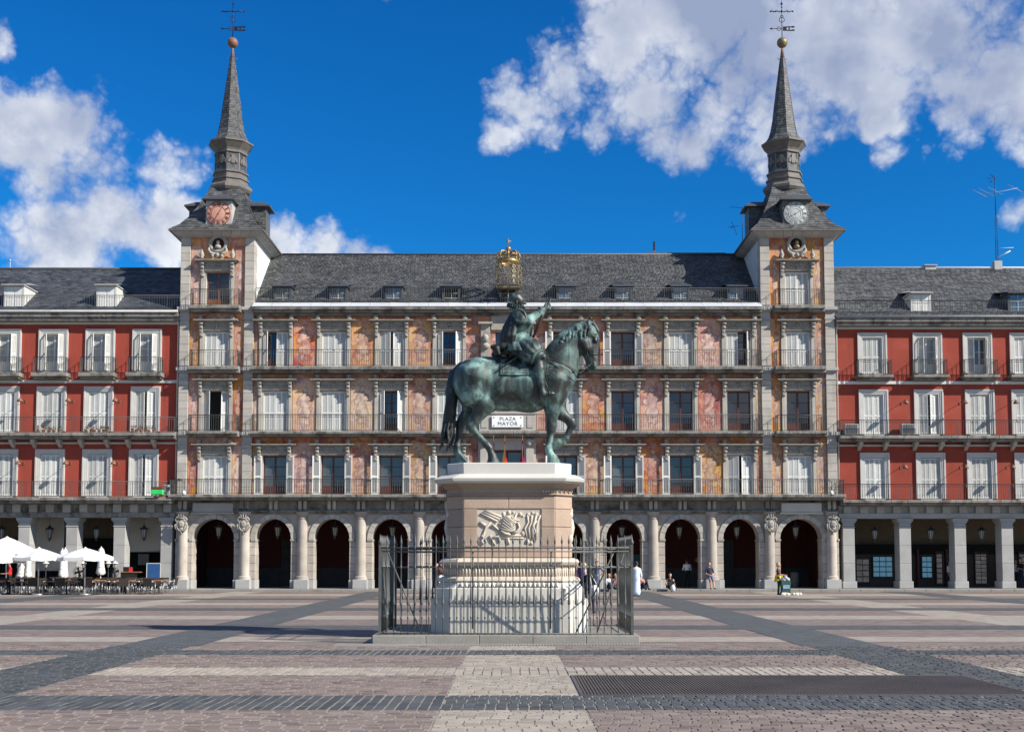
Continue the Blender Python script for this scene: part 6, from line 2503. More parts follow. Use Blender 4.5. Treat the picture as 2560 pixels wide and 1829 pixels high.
    for a, b, c_, y, w in fg:
        r += [sc(a, b, w, w - 1, ya=y, k=.008), sc(b, c_, w - 1, w - 3, ya=y, k=.006)]
    r += [sc((980, 276), (988, 252), 10, 8, ya=-.26, k=.01), sc((988, 252), (1000, 240), 8, 6, ya=-.25, k=.006)]
    # left arm bent to the reins
    r += [sc((772, 346), (790, 440), 56, 48, ya=.29, yb=.36, k=.04), sc((790, 440), (880, 560), 46, 30, ya=.36, yb=.16, k=.04), sc((885, 568), (915, 590), 24, 20, ya=.14, yb=.10, k=.02)]
    for i in range(4):
        r += [sc((915, 580 + i * 6), (934, 588 + i * 6), 8, 7, ya=.06 + .022 * i, k=.008), sc((934, 588 + i * 6), (922, 602 + i * 6), 7, 6, ya=.06 + .022 * i, k=.006)]
    r += [sc((900, 572), (922, 572), 9, 7, ya=.05, k=.008)]
    V, Q, _ = sdf_body(r, .0125, .03)
    rider = link('rider', body_mesh('rider', V, Q, bronze), t)
    # pleated ruff
    mb = MB()
    n = 96
    o = Vector(S(748, 258))
    ax = Vector((.36, 0, .93)).normalized()
    ux = Vector((.93, 0, -.36))
    uy = Vector((0, 1, 0))
    ring = []
    for k in range(n):
        a = 2 * math.pi * k / n
        w = .032 * (1 if k % 4 in (0, 1) else -1)
        ring.append((o + (ux * math.cos(a) + uy * math.sin(a)) * .10 + ax * (-.01), o + (ux * math.cos(a) + uy * math.sin(a)) * .225 + ax * (w + .02), o + (ux * math.cos(a) + uy * math.sin(a)) * .225 + ax * (w - .03)))
    vs = [p for q in ring for p in q]
    fs = []
    for k in range(n):
        j = (k + 1) % n
        fs += [(3 * k, 3 * k + 1, 3 * j + 1, 3 * j), (3 * k + 1, 3 * k + 2, 3 * j + 2, 3 * j + 1), (3 * k + 2, 3 * k, 3 * j, 3 * j + 2)]
    mb.add(vs, fs)
    link('ruff', mb.mesh('ruff', bronze), rider)
    # cloak hanging off the shoulders and bunched over the croup
    c_ = []
    def rg(cx, cy, ra, rb, th):
        q = S(cx, cy)
        return (q[0] + ra * math.cos(th), rb * math.sin(th), q[2])
    for i in range(21):
        th = R(84 + i * 9.6)
        w = 1 if i % 2 else .72
        A_, B_, D_, E_ = rg(764, 324, .15, .27, th), rg(742, 430, .25, .39, th), rg(726, 520, .29, .42, th + rnd.uniform(-.04, .04)), rg(722, 575, .27, .40, th)
        for q0, q1, r0, r1 in ((A_, B_, .050 * w, .052 * w), (B_, D_, .052 * w, .056 * w), (D_, E_, .056 * w, .03 * w)):
            c_.append(C(q0, q1, r0, r1, k=.014))
    c_ += [sc((735, 340), (765, 330), 24, 24, ya=-.25, k=.03), sc((735, 340), (765, 330), 24, 24, ya=.25, k=.03)]
    for i in range(8):
        y = -.30 + .085 * i
        c_ += [sc((720, 570), (640, 600 + rnd.uniform(-10, 20)), 34, 34, ya=y, k=.04), sc((640, 605), (572 + rnd.uniform(-14, 14), 610 + rnd.uniform(-24, 34)), 32, 20, ya=y, k=.03), sc((590, 625), (600 + rnd.uniform(-20, 20), 668), 22, 14, ya=y * 1.2, k=.03)]
    V, Q, _ = sdf_body(c_, .014, .02)
    link('cloak', body_mesh('cloak', V, Q, bronze_dark), rider)
    mb = MB()
    n = 72
    rings = []
    for (cx, cy, ra, rb, am) in ((774, 530, .26, .28, 0), (778, 558, .33, .38, .008), (782, 600, .40, .53, .016), (790, 655, .43, .66, .026), (790, 662, .40, .63, .026)):
        q = S(cx, cy)
        rings.append([(q[0] + (ra + am * math.sin(k * math.pi / 2)) * math.cos(2 * math.pi * k / n), (rb + am * math.sin(k * math.pi / 2)) * math.sin(2 * math.pi * k / n), q[2] - .05 * math.cos(2 * math.pi * k / n) * (am > .01)) for k in range(n)])
    vs = [p_ for r_ in rings for p_ in r_]
    mb.add(vs, [(j * n + k, (j + 1) * n + k, (j + 1) * n + (k + 1) % n, j * n + (k + 1) % n) for j in range(4) for k in range(n)], 0, True)
    link('skirt', mb.mesh('skirt', bronze), rider)
    for y_ in (-1, 1):                              # pleated breeches with a rolled cuff at the knee
        mb = MB()
        n = 48
        rings = []
        A_, B_ = Vector(S(800, 590, y_ * .22)), Vector(S(930, 716, y_ * .54))
        ax = (B_ - A_).normalized()
        e1 = ax.cross(Vector((0, 1, 0))).normalized()
        e2 = ax.cross(e1)
        for (u, rr_, am) in ((0, .22, 0), (.2, .29, .010), (.5, .315, .022), (.75, .285, .022), (.88, .235, .014), (.93, .20, .004), (.96, .225, 0), (1.0, .23, 0), (1.03, .20, 0), (1.03, .12, 0)):
            o_ = A_ + (B_ - A_) * u
            rings.append([o_ + (e1 * math.cos(2 * math.pi * k / n) + e2 * math.sin(2 * math.pi * k / n)) * (rr_ + am * math.sin(k * math.pi / 2 + .6)) for k in range(n)])
        m_ = len(rings)
        mb.add([p_ for r_ in rings for p_ in r_], [(j * n + k, j * n + (k + 1) % n, (j + 1) * n + (k + 1) % n, (j + 1) * n + k) for j in range(m_ - 1) for k in range(n)], 0, True)
        link('breeches', mb.mesh('breeches', bronze), rider)
    mb = MB()                                       # belt, sash bow and sword hilt
    pts = []
    for k in range(25):
        a = 2 * math.pi * k / 24
        pts.append((S(784, 532)[0] + .315 * math.cos(a), .32 * math.sin(a), S(775, 532 + 14 * math.cos(a))[2]))
    mb.path(pts, .03, 6)
    for zc_, wr, ya in ((300, .085, -.235), (318, .085, -.24)):
        o_ = Vector(S(952 if zc_ == 300 else 938, zc_, ya))
        d_ = Vector((.8, 0, .6))
        e1, e2 = Vector((-.6, 0, .8)), Vector((0, 1, 0))
        mb.path([o_ + e1 * (wr * math.cos(k * math.pi / 8)) + e2 * (wr * math.sin(k * math.pi / 8)) for k in range(17)], .022 if zc_ == 300 else .014, 5)
    for k in range(9):
        q_ = S(846 - 2 * k * (k < 4) + 1.5 * k, 385 + k * 17)
        mb.ball((q_[0] + .015, 0, q_[2]), .018, 6)
    for y_ in (-1, 1):
        mb.path([S(722, 345, y_ * .34), S(765, 312, y_ * .40), S(812, 335, y_ * .43), S(830, 380, y_ * .45), S(795, 420, y_ * .47), S(745, 400, y_ * .46)], [.03, .04, .04, .035, .035, .03], 6)
        mb.path([S(850, 372, y_ * .25), S(842, 440, y_ * .22), S(840, 520, y_ * .20)], .014, 5)
    for (cx, cy) in ((748, 520), (765, 535), (740, 540), (780, 548)):
        mb.ball(S(cx, cy, -.30), .032, 6)
    link('belt', mb.mesh('belt', gold_dull if False else bronze), rider)
    mb = MB()
    mb.path([S(880, 600, -.24), S(905, 560, -.30), S(925, 590, -.30), S(900, 620, -.30), S(880, 600, -.26)], .018, 6)
    mb.ball(S(905, 590, -.30), .05, 8)
    mb.ball(S(915, 555, -.28), .03, 6)
    mb.tube(S(890, 600, -.28), S(620, 800, -.62), .016, 6)
    link('sword', mb.mesh('sword', bronze), rider)
    mb = MB()
    mb.tube(S(858, 586, -.22), S(1024, 212, -.22), .030, 8)
    mb.ball(S(1024, 212, -.22), .035, 8)
    link('baton', mb.mesh('baton', bronze_dark), rider)
    mb = MB()
    for y in (-1, 1):
        mb.path([S(968, 860, y * .56), S(990, 930, y * .57), S(1012, 985, y * .58)], .010, 4)
        mb.path([S(1012, 985, y * .50), S(1005, 1020, y * .50), S(1005, 1022, y * .62), S(1012, 985, y * .62)], .014, 5)
    link('stirrup', mb.mesh('stirrup', bronze), t)


statue()
# ------------------------------------------------------------------ sign, flags, roof crown, aerials
def street_sign():
    p = at(1269, 1053, 68.33)
    t = thing('street_sign', 'white enamel PLAZA MAYOR sign fixed on the stone parapet behind the bronze horse', 'sign', (p.x, 68.33, p.z))
    mb = MB()
    mb.box(-.93, .93, -.03, .01, -.34, .34)
    link('sign_board', mb.mesh('sign_board', sign_white), t)
    for s, z, sz in (('PLAZA', .14, .30), ('MAYOR', -.15, .32)):
        cu = text_mesh(s, sz, sign_black, 'lettering', .004, 0.0, 1.12)
        o = bpy.data.objects.new('tmp', cu)
        me = bpy.data.meshes.new_from_object(o)
        bpy.data.objects.remove(o)
        link('lettering', me, t, loc=(0, -.034, z), rot=(R(90), 0, 0))
    mb = MB()
    mb.ball((0, 0, 0), .035, 8)
    bm_ = mb.mesh('bolt', rust)
    for sx in (-1, 1):
        for sz in (-1, 1):
            link('bolt', bm_, t, loc=(sx * .80, -.035, sz * .24))


street_sign()


def flag(px, label, mats, bands, w, h=2.0, lean=0.0):
    p = at(px, 1150, 68.2)
    t = thing('flag', label, 'flag', (p.x, 68.12, Z1 + .3), group='flags over the central balcony')
    mb = MB()
    mb.tube((0, 0, 0), (lean, -.25, 3.1), .02, 6)
    mb.ball((lean, -.25, 3.12), .04, 6)
    link('flag_pole', mb.mesh('flag_pole', rust), t)
    mb = MB()
    n = 14
    for b in range(bands):
        for i in range(n):
            def pt(k, e):
                u = k / n
                spread = w * (.10 + .9 * u ** 1.1)
                x = lean * .8 - spread * .5 + spread * ((b + e) / bands) + .03 * math.sin(5 * u + e * 3)
                y = -.30 + .10 * math.sin((b + e) * 2.4 + u * 2)
                return (x, y, 2.85 - u * h)
            a, bq, c_, d = pt(i, 0), pt(i, 1), pt(i + 1, 1), pt(i + 1, 0)
            mb.add([a, bq, c_, d, (a[0], a[1] + .012, a[2]), (bq[0], bq[1] + .012, bq[2]), (c_[0], c_[1] + .012, c_[2]), (d[0], d[1] + .012, d[2])], [(0, 3, 2, 1), (4, 5, 6, 7)], b, True)
    link('flag_cloth', mb.mesh('flag_cloth', mats), t)


flag(1236, 'red and white flag hanging furled, nearest the hind hoof of the horse', [flag_r2, canvas, flag_r2], 3, .38, 2.0, -.05)
flag(1262, 'yellow and red flag hanging furled in the middle of the central balcony', [flag_y, flag_r2], 2, .50)
flag(1306, 'plain crimson flag hanging furled beside the dark portal window', [flag_red, flag_red], 2, .55)


def roof_crown():
    Y = 68.95
    b = at(1271, 721, Y)
    t = thing('crown_ornament', 'gilded crown with cross on a wire basket of letters on the palace roof edge', 'ornament', (b.x, Y, b.z))
    s = 1 / 41.0
    mb = MB()
    for k in range(3):
        mb.tube((-.6 + .6 * k, .1, -.3), (-.6 + .6 * k, .1, .05), .03, 5)
    mb.box(-.72, .72, -.3, .3, 0, .08)
    link('base', mb.mesh('base', gold_dull), t)
    mb = MB()
    for zz, rr in ((.12, .78), (.42, .80), (.72, .80), (1.02, .79), (1.30, .74), (1.42, .66)):
        for k in range(24):
            a0, a1 = 2 * math.pi * k / 24, 2 * math.pi * (k + 1) / 24
            mb.tube((rr * math.cos(a0), rr * math.sin(a0), zz), (rr * math.cos(a1), rr * math.sin(a1), zz), .018, 4)
    for k in range(16):
        a = 2 * math.pi * k / 16
        mb.path([(.76 * math.cos(a), .76 * math.sin(a), .1), (.80 * math.cos(a), .80 * math.sin(a), .7), (.74 * math.cos(a), .74 * math.sin(a), 1.3), (.66 * math.cos(a), .66 * math.sin(a), 1.42)], .014, 4)
    cage = link('wire_basket', mb.mesh('wire_basket', gold_dull), t)
    rows = [(.27, 'VMADRID', .26), (.57, 'SALOMA', .25), (.87, 'NCATOY', .25), (1.16, 'SMVAOX', .24)]
    r_ = random.Random(3)
    for z, s_row, sz in rows:
        n = 15
        for k in range(9):
            a = -math.pi / 2 + 2 * math.pi * (k - 3) / n
            ch = s_row[k] if k < len(s_row) else r_.choice('AMOSDRTCEN')
            cu = text_mesh(ch, sz * 1.15, gold_dull if z > .3 else gold_dull, 'letter', .008, .008)
            o = bpy.data.objects.new('tmp', cu)
            me = bpy.data.meshes.new_from_object(o)
            bpy.data.objects.remove(o)
            link('letter', me, cage, loc=(.82 * math.cos(a), .82 * math.sin(a), z), rot=(R(90), 0, a + math.pi / 2))
    mb = MB()
    mb.lathe(0, 0, [(.60, 1.50), (.62, 1.50), (.63, 1.60), (.62, 1.74), (.60, 1.74), (.59, 1.6), (.60, 1.50)], 24, cap=False)
    for k in range(8):
        a = 2 * math.pi * k / 8
        mb.path([(.60 * math.cos(a), .60 * math.sin(a), 1.72), (.70 * math.cos(a), .70 * math.sin(a), 1.98), (.58 * math.cos(a), .58 * math.sin(a), 2.22), (.25 * math.cos(a), .25 * math.sin(a), 2.24), (.05 * math.cos(a), .05 * math.sin(a), 2.08)],
                [.035, .05, .05, .04, .03], 6)
        mb.ball((.64 * math.cos(a), .64 * math.sin(a), 1.78), .06, 6)
    mb.lathe(0, 0, [(.06, 2.02), (.10, 2.1), (.06, 2.22), (.05, 2.28)], 8)
    mb.ball((0, 0, 2.42), .16, 12)
    link('crown', mb.mesh('crown', gold), t)
    mb = MB()
    mb.tube((0, 0, 2.56), (0, 0, 3.06), .026, 6)
    mb.tube((-.15, 0, 2.88), (.15, 0, 2.88), .026, 6)
    link('cross', mb.mesh('cross', gold), t)


roof_crown()


def aerial(label, px, pyb, Y, H, kind):
    p = at(px, pyb, Y)
    t = thing('aerial_mast', label, 'aerial', (p.x, Y, p.z))
    mb = MB()
    if kind == 'big':
        mb.box(-.25, .25, -.2, .2, -.3, .28)
        link('mast_base', mb.mesh('mast_base', lead), t)
        mb = MB()
        for s in (-1, 1):
            mb.tube((s * .07, 0, .2), (s * .055, 0, H * .55), .02, 4)
        for k in range(14):
            z = .3 + k * (H * .55 - .3) / 14
            mb.tube((-.07, 0, z), (.06, 0, z + .18), .010, 4)
        mb.tube((0, 0, H * .55), (0, 0, H), .026, 5)
        link('mast', mb.mesh('mast', iron), t)
        mb = MB()
        mb.tube((-1.1, .2, H * .80), (1.4, -.2, H * .93 - .35), .015, 4)
        for (x, z) in ((-1.0, H * .82), (-.6, H * .835), (0, H * .85), (1.3, H * .88)):
            mb.tube((x - .55, -.2, z + .18), (x + .55, .2, z - .18), .014, 4)
        link('antenna', mb.mesh('antenna', lead), t)
        mb = MB()
        for (dx, dz) in ((-.5, .0), (-.3, .28), (-.32, -.28), (-.15, .2)):
            mb.tube((0, 0, H - .05), (dx, 0, H - .05 + dz), .016, 4)
        link('antenna', mb.mesh('antenna', iron), t)
        mb = MB()
        mb.tube((.05, 0, .55), (.85, -.1, .95), .03, 5)
        for s in (-1, 1):
            mb.add([(.15, s * .02, .62), (.8, s * .02, .98), (.85, s * .14, 1.02), (.2, s * .14, .62)], [(0, 1, 2, 3), (3, 2, 1, 0)])
        mb.tube((.05, 0, 1.15), (1.1, 0, 1.2), .014, 4)
        link('antenna', mb.mesh('antenna', white), t)
    elif kind == 'small':
        mb.tube((0, 0, -.3), (0, 0, H), .02, 5)
        mb.tube((-.8, .1, H), (.3, -.1, H - .1), .014, 4)
        mb.tube((-.9, 0, H * .35), (.1, 0, H * .42), .014, 4)
        mb.tube((-.75, -.3, H * .5), (-.3, .3, H * .15), .014, 4)
        mb.tube((-.8, -.3, H * .25), (-.5, .3, H * .45), .014, 4)
        link('mast', mb.mesh('mast', iron), t)
    else:
        mb.tube((0, 0, -.3), (0, 0, H), .02, 5)
        mb.ball((0.02, -.05, H), .07, 8)
        link('mast', mb.mesh('mast', frame_grey), t)


aerial('tall lattice aerial mast with several antennas on the ridge of the bright red house', 2493, 664, 74.6, 5.85, 'big')
aerial('small thin aerial beside the right clock tower roof', 1856, 596, 74.3, 2.1, 'small')
aerial('short pole with a round white head on the dark roof ridge', 25, 672, 74.6, .55, 'pole')


def roof_vent():
    p = at(2324, 668, 74.6)
    t = thing('roof_vent', 'low flat grey vent box on the ridge of the bright red house', 'vent', (p.x, 74.6, p.z))
    mb = MB()
    mb.box(-.35, .35, -.2, .2, -.2, .06)
    link('box', mb.mesh('box', lead), t)
    mb = MB()
    mb.box(-.43, .43, -.28, .28, .061, .12)
    link('cap', mb.mesh('cap', lead), t)


roof_vent()


# ------------------------------------------------------------------ lanterns and wall lamps
def lantern():
    t = thing('hanging_lantern', '', 'lantern', group='lanterns hanging in the arcade openings')
    mb = MB()
    mb.tube((0, 0, .55), (0, 0, 1.25), .012, 4)
    mb.lathe(0, 0, [(.05, .55), (.03, .50), (.06, .47), (.10, .40), (.24, .30), (.26, .26), (.20, .24)], 8, sm=False)
    for k in range(8):
        a = 2 * math.pi * k / 8
        mb.tube((.20 * math.cos(a), .20 * math.sin(a), .25), (.11 * math.cos(a), .11 * math.sin(a), -.26), .013, 4)
        mb.ball((.25 * math.cos(a), .25 * math.sin(a), .30), .03, 5)
    mb.lathe(0, 0, [(.12, -.26), (.13, -.29), (.08, -.34), (.04, -.40), (.05, -.43), (0, -.48)], 8)
    link('lantern_frame', mb.mesh('lantern_frame', iron_grey), t)
    mb = MB()
    mb.lathe(0, 0, [(.188, .235), (.10, -.255)], 8, sm=False)
    link('lantern_glass', mb.mesh('lantern_glass', lampglass), t)
    return t


L0 = lantern()
spots = []
names_ = ['under the arch of the pink dialled tower', 'in the first palace arch from the left tower', 'in the second palace arch from the left tower', 'in the third palace arch from the left tower', 'in the palace arch just left of the pedestal', 'in the middle palace arch hidden behind the pedestal',
          'in the palace arch just right of the pedestal', 'in the palace arch above the white robed figure', 'in the palace arch over the man in a white shirt', 'in the palace arch next to the pale dialled tower', 'under the arch of the pale dialled tower']
for (x, r), nm in zip(ARCH, names_):
    spots.append((x, 70.3, 3.52, 'iron and glass lantern hanging ' + nm))
for px, nm in ((4, 'at the left edge above the tall white parasol'), (124, 'before the grey wall between the first two full pillars'), (241.5, 'in front of the dark gap of the cafe arcade'), (360, 'before the beige blind nearest the left tower')):
    spots.append((at(px, 1330, 70.3).x, 70.3, at(px, 1333, 70.3).z, 'iron and glass lantern hanging ' + nm))
for px, nm in ((2187, 'over the wide blue postcard window'), (2327, 'over the narrow blue shop window'), (2454, 'over the tall grey rack of postcards'), (2580, 'beyond the last full pillar')):
    spots.append((at(px, 1335, 70.3).x, 70.3, at(px, 1336, 70.3).z, 'iron and glass lantern hanging ' + nm))
for i, (x, y, z, lb) in enumerate(spots):
    if i == 0:
        L0.location = (x, y, z)
        L0['label'] = lb
    else:
        copy_thing(L0, (x, y, z), None, lb)


def wall_lamp():
    t = thing('wall_lamp', '', 'lamp', group='bracket lamps on the red walls')
    mb = MB()
    mb.path([(0, 0, 0), (0, -.3, .12), (0, -.62, .14), (0, -.80, .06)], .016, 5)
    mb.box(-.05, .05, -.02, .01, -.08, .08)
    link('bracket', mb.mesh('bracket', rust), t)
    mb = MB()
    mb.lathe(0, -.80, [(.03, .10), (.08, .06), (.16, -.06), (.18, -.12), (.15, -.12), (.06, .02)], 12)
    link('lamp_shade', mb.mesh('lamp_shade', rust), t)
    mb = MB()
    mb.tube((0, -.80, -.1), (0, -.80, -1.25), .007, 4)
    mb.tube((0, -.80, -1.05), (0, -.80, -1.25), .025, 5)
    link('chain', mb.mesh('chain', rust), t)
    return t


W0 = None
ordn = ['first', 'second', 'third', 'fourth']
sp = [(64, 1005, 'dark', 'middle storey', 0), (183, 1005, 'dark', 'middle storey', 1), (299, 1005, 'dark', 'middle storey', 2), (59, 1160, 'dark', 'first storey', 0), (177, 1160, 'dark', 'first storey', 1), (295, 1160, 'dark', 'first storey', 2),
      (2254, 1010, 'bright', 'middle storey', 0), (2400, 1010, 'bright', 'middle storey', 1), (2526, 1010, 'bright', 'middle storey', 2), (2252, 1170, 'bright', 'first storey', 0), (2402, 1170, 'bright', 'first storey', 1), (2518, 1170, 'bright', 'first storey', 2)]
for (px, py, hs, st, k) in sp:
    p = at(px, py, 69.3)
    lb = 'rusty wall lamp on the %s red house, %s, %s from %s' % (hs, st, ordn[k], 'the left edge' if hs == 'dark' else 'the tower')
    if W0 is None:
        W0 = wall_lamp()
        W0.location = (p.x, 69.31, p.z + .05)
        W0['label'] = lb
    else:
        copy_thing(W0, (p.x, 69.31, p.z + .05), None, lb)


# ------------------------------------------------------------------ things on the balconies
def aircon(px, label):
    p = at(px, 1088, 68.95)
    t = thing('air_conditioner', label, 'air conditioner', (p.x, 68.98, p.z + .02))
    mb = MB()
    mb.bbox(-.42, .42, -.15, .15, .03, .66, .02)
    mb.box(-.36, -.28, -.12, .12, 0, .03)
    mb.box(.28, .36, -.12, .12, 0, .03)
    link('housing', mb.mesh('housing', ac_m), t)
    mb = MB()
    for k in range(9):
        mb.box(-.34, .34, -.165, -.151, .10 + k * .06, .125 + k * .06)
    link('grille', mb.mesh('grille', iron_grey), t)


aircon(2128, 'grey air conditioner on the balcony corner beside the right tower')
aircon(2270, 'grey air conditioner on the balcony between the first and second windows')


def pots(px, k, label):
    p = at(px, 1080, 68.9)
    t = thing('flower_pots', label, 'flower pots', (p.x, 68.9, at(px, 1080, 68.6).z))
    pm = MB()
    pm.lathe(0, 0, [(.07, 0), (.10, .16), (.11, .18), (.09, .18)], 8)
    pm = pm.mesh('flower_pot', terracotta)
    for i in range(k):
        x = -.62 + 1.24 * i / (k - 1) + rnd.uniform(-.03, .03)
        o = link('flower_pot', pm, t, loc=(x, rnd.uniform(-.03, .03), 0))
        mb = MB()
        for j in range(26):
            a, r0, z = rnd.uniform(0, 6.28), rnd.uniform(.02, .16), rnd.uniform(.18, .42)
            c_ = Vector((r0 * math.cos(a), r0 * math.sin(a), z))
            d, e = Vector((rnd.uniform(-1, 1), rnd.uniform(-1, 1), rnd.uniform(-1, 1))) * .05, Vector((rnd.uniform(-1, 1), rnd.uniform(-1, 1), rnd.uniform(-1, 1))) * .05
            mb.add([c_ - d, c_ - e, c_ + d, c_ + e], [(0, 1, 2, 3)], 0 if j % 3 else 1)
        link('plant', mb.mesh('plant', [leaf_g, petal]), o)


pots(121, 5, 'row of potted red flowers on the balcony before the window with two lamps beside it')
pots(242, 6, 'row of potted flowers in the middle of the dark red house balcony')
pots(357, 6, 'row of potted flowers on the balcony window nearest the left tower')


def crate():
    p = at(394, 1225, 68.0)
    t = thing('green_box', 'bright green and brown box hung on the balcony rail next to the left tower', 'box', (p.x, 67.95, p.z))
    mb = MB()
    mb.bbox(-.34, .34, -.16, .14, -.25, .02, .02)
    link('lower_box', mb.mesh('lower_box', green_p), t)
    mb = MB()
    mb.bbox(-.33, .33, -.15, .13, .021, .20, .02)
    link('upper_box', mb.mesh('upper_box', brown_p), t)
    p = at(417, 1227, 68.3)
    t = thing('notice_board', 'small white notice board leaning on the balcony rail beside the green box', 'board', (p.x, 68.3, p.z - .25), .1)
    mb = MB()
    mb.box(-.22, .22, -.02, .02, 0, .62)
    link('board', mb.mesh('board', white), t)
    mb = MB()
    mb.tube((-.12, -.03, .1), (.12, -.03, .45), .02, 5)
    mb.tube((-.05, -.03, .4), (.12, -.03, .45), .02, 5)
    link('symbol', mb.mesh('symbol', iron_grey), t)


crate()


def floodlight(px, label):
    p = at(px, 1236, 68.0)
    t = thing('floodlight', label, 'lamp', (p.x, 67.99, Z1))
    mb = MB()
    mb.tube((0, 0, .02), (0, .0, .75), .014, 5)
    mb.path([(0, 0, .7), (-.12, 0, .82), (-.25, -.05, .85)], .02, 5)
    mb.box(-.36, -.2, -.12, .02, .78, .92)
    link('stand', mb.mesh('stand', iron_grey), t)
    mb = MB()
    mb.lathe(0, 0, [(.12, -.02), (.10, .10), (.04, .22), (0, .24)], 10)
    link('white_cap', mb.mesh('white_cap', white), t)


floodlight(460, 'small floodlight stand with white cap on the first balcony of the pink dialled tower')
floodlight(2079, 'small floodlight stand with white cap on the first balcony of the pale dialled tower')


# ------------------------------------------------------------------ cafe terrace
def parasol(label, x, y, top, half, drop, pole_x=0.0, rot=.3):
    t = thing('open_parasol', label, 'parasol', (x, y, 0), 0, 'open white parasols of the cafe')
    mb = MB()
    n = 8
    for k in range(n):
        a0, a1 = 2 * math.pi * k / n + rot, 2 * math.pi * (k + 1) / n + rot
        e0, e1 = (half * math.cos(a0), half * math.sin(a0)), (half * math.cos(a1), half * math.sin(a1))
        rows = []
        for j in range(7):
            u = j / 6
            row = []
            for i in range(7):
                w = i / 6
                x_, y_ = (e0[0] * (1 - w) + e1[0] * w) * (.07 + .93 * u), (e0[1] * (1 - w) + e1[1] * w) * (.07 + .93 * u)
                row.append((x_, y_, top - drop * (u ** 1.12) - .05 * u * math.sin(math.pi * w)))
            rows.append(row)
        rows.append([(p[0] * 1.0, p[1] * 1.0, p[2] - .17 - .012 * (i % 2)) for i, p in enumerate(rows[-1])])
        o = len(mb.v)
        vs = [p for r_ in rows for p in r_]
        fs = [(a * 7 + b, (a + 1) * 7 + b, (a + 1) * 7 + b + 1, a * 7 + b + 1) for a in range(7) for b in range(6)]
        mb.add(vs, fs, 0, False)
    mb.lathe(0, 0, [(half * .07, top - .02), (half * .12, top - .06), (half * .05, top + .03), (0, top + .08)], 8)
    link('canopy', mb.mesh('canopy', canvas), t)
    mb = MB()
    for k in range(n):
        a = 2 * math.pi * k / n + rot
        mb.tube((0, 0, top - .08), (half * .98 * math.cos(a), half * .98 * math.sin(a), top - drop - .03), .012, 4)
        mb.tube((0, 0, top - drop - .25), (half * .5 * math.cos(a), half * .5 * math.sin(a), top - drop * .46 - .05), .010, 4)
    link('ribs', mb.mesh('ribs', frame_grey), t)
    mb = MB()
    mb.tube((0, 0, 0), (0, 0, top), .035, 8)
    mb.lathe(0, 0, [(.32, 0), (.32, .06), (.06, .09), (.05, .3)], 12)
    link('pole', mb.mesh('pole', steel), t)


def ground_x(px, Y):
    return at(px, 1480, Y).x


def top_z(py, Y):
    return at(100, py, Y).z


parasol('open white parasol of the cafe nearest the left tower, its right edge free', ground_x(211, 60.3), 60.3, top_z(1370, 60.3), 1.40, .44)
parasol('open white parasol in the middle of the cafe row with a steel pole', ground_x(95, 60.3), 60.3, top_z(1370, 60.3), 1.36, .44, rot=.1)
parasol('open white parasol cut by the picture edge, low and nearest to the viewer', ground_x(-14, 60.0), 60.0, top_z(1372, 60.0), 1.42, .50)
parasol('taller open white parasol standing above the others at the picture edge', ground_x(14, 63.5), 63.5, top_z(1343, 63.5), 1.55, .70, rot=.2)


def closed_parasol(label, px, pt, pb, Y, r=.2):
    x = at(px, 1420, Y).x
    zt, zb = at(px, pt, Y).z, at(px, pb, Y).z
    t = thing('closed_parasol', label, 'parasol', (x, Y, 0), 0, 'closed white parasols of the cafe')
    mb = MB()
    n = 16
    prof = [(0.03, 1.0), (.55, .93), (.78, .82), (.7, .6), (.75, .35), (.95, .16), (1.05, .05), (.6, 0)]
    o = len(mb.v)
    vs, fs = [], []
    for (q, u) in prof:
        for k in range(n):
            a = 2 * math.pi * k / n
            rr = r * q * (1.12 if k % 2 else .8)
            vs.append((rr * math.cos(a), rr * math.sin(a), zb + (zt - zb) * u + (.05 * math.sin(k * 2.3) if u < .1 else 0)))
    for j in range(len(prof) - 1):
        for k in range(n):
            fs.append((j * n + k, (j + 1) * n + k, (j + 1) * n + (k + 1) % n, j * n + (k + 1) % n))
    mb.add(vs, fs, 0, True)
    mb.ball((0, 0, zt), .04, 6)
    link('canopy', mb.mesh('canopy', canvas), t)
    mb = MB()
    mb.tube((0, 0, 0), (0, 0, zb + .1), .03, 6)
    mb.lathe(0, 0, [(.28, 0), (.28, .06), (.05, .09)], 10)
    link('pole', mb.mesh('pole', steel), t)
    mb = MB()
    zz = zb + (zt - zb) * .30
    mb.lathe(0, 0, [(r * .8, zz - .03), (r * .88, zz), (r * .8, zz + .03)], 12)
    link('tie', mb.mesh('tie', frame_grey), t)


closed_parasol('closed white parasol in front of the third full pillar, standing alone', 252, 1367, 1437, 64.5, .22)
closed_parasol('slim closed white parasol, left one of a touching pair between the open parasols', 155, 1371, 1443, 64.5, .17)
closed_parasol('slim closed white parasol, right one of a touching pair between the open parasols', 162, 1369, 1444, 64.9, .17)
closed_parasol('short closed white parasol, left of a bunch beside the waiter in red', 54, 1408, 1443, 65.2, .28)
closed_parasol('closed white parasol, right of the bunch near the waiter in red', 70, 1392, 1443, 65.2, .2)


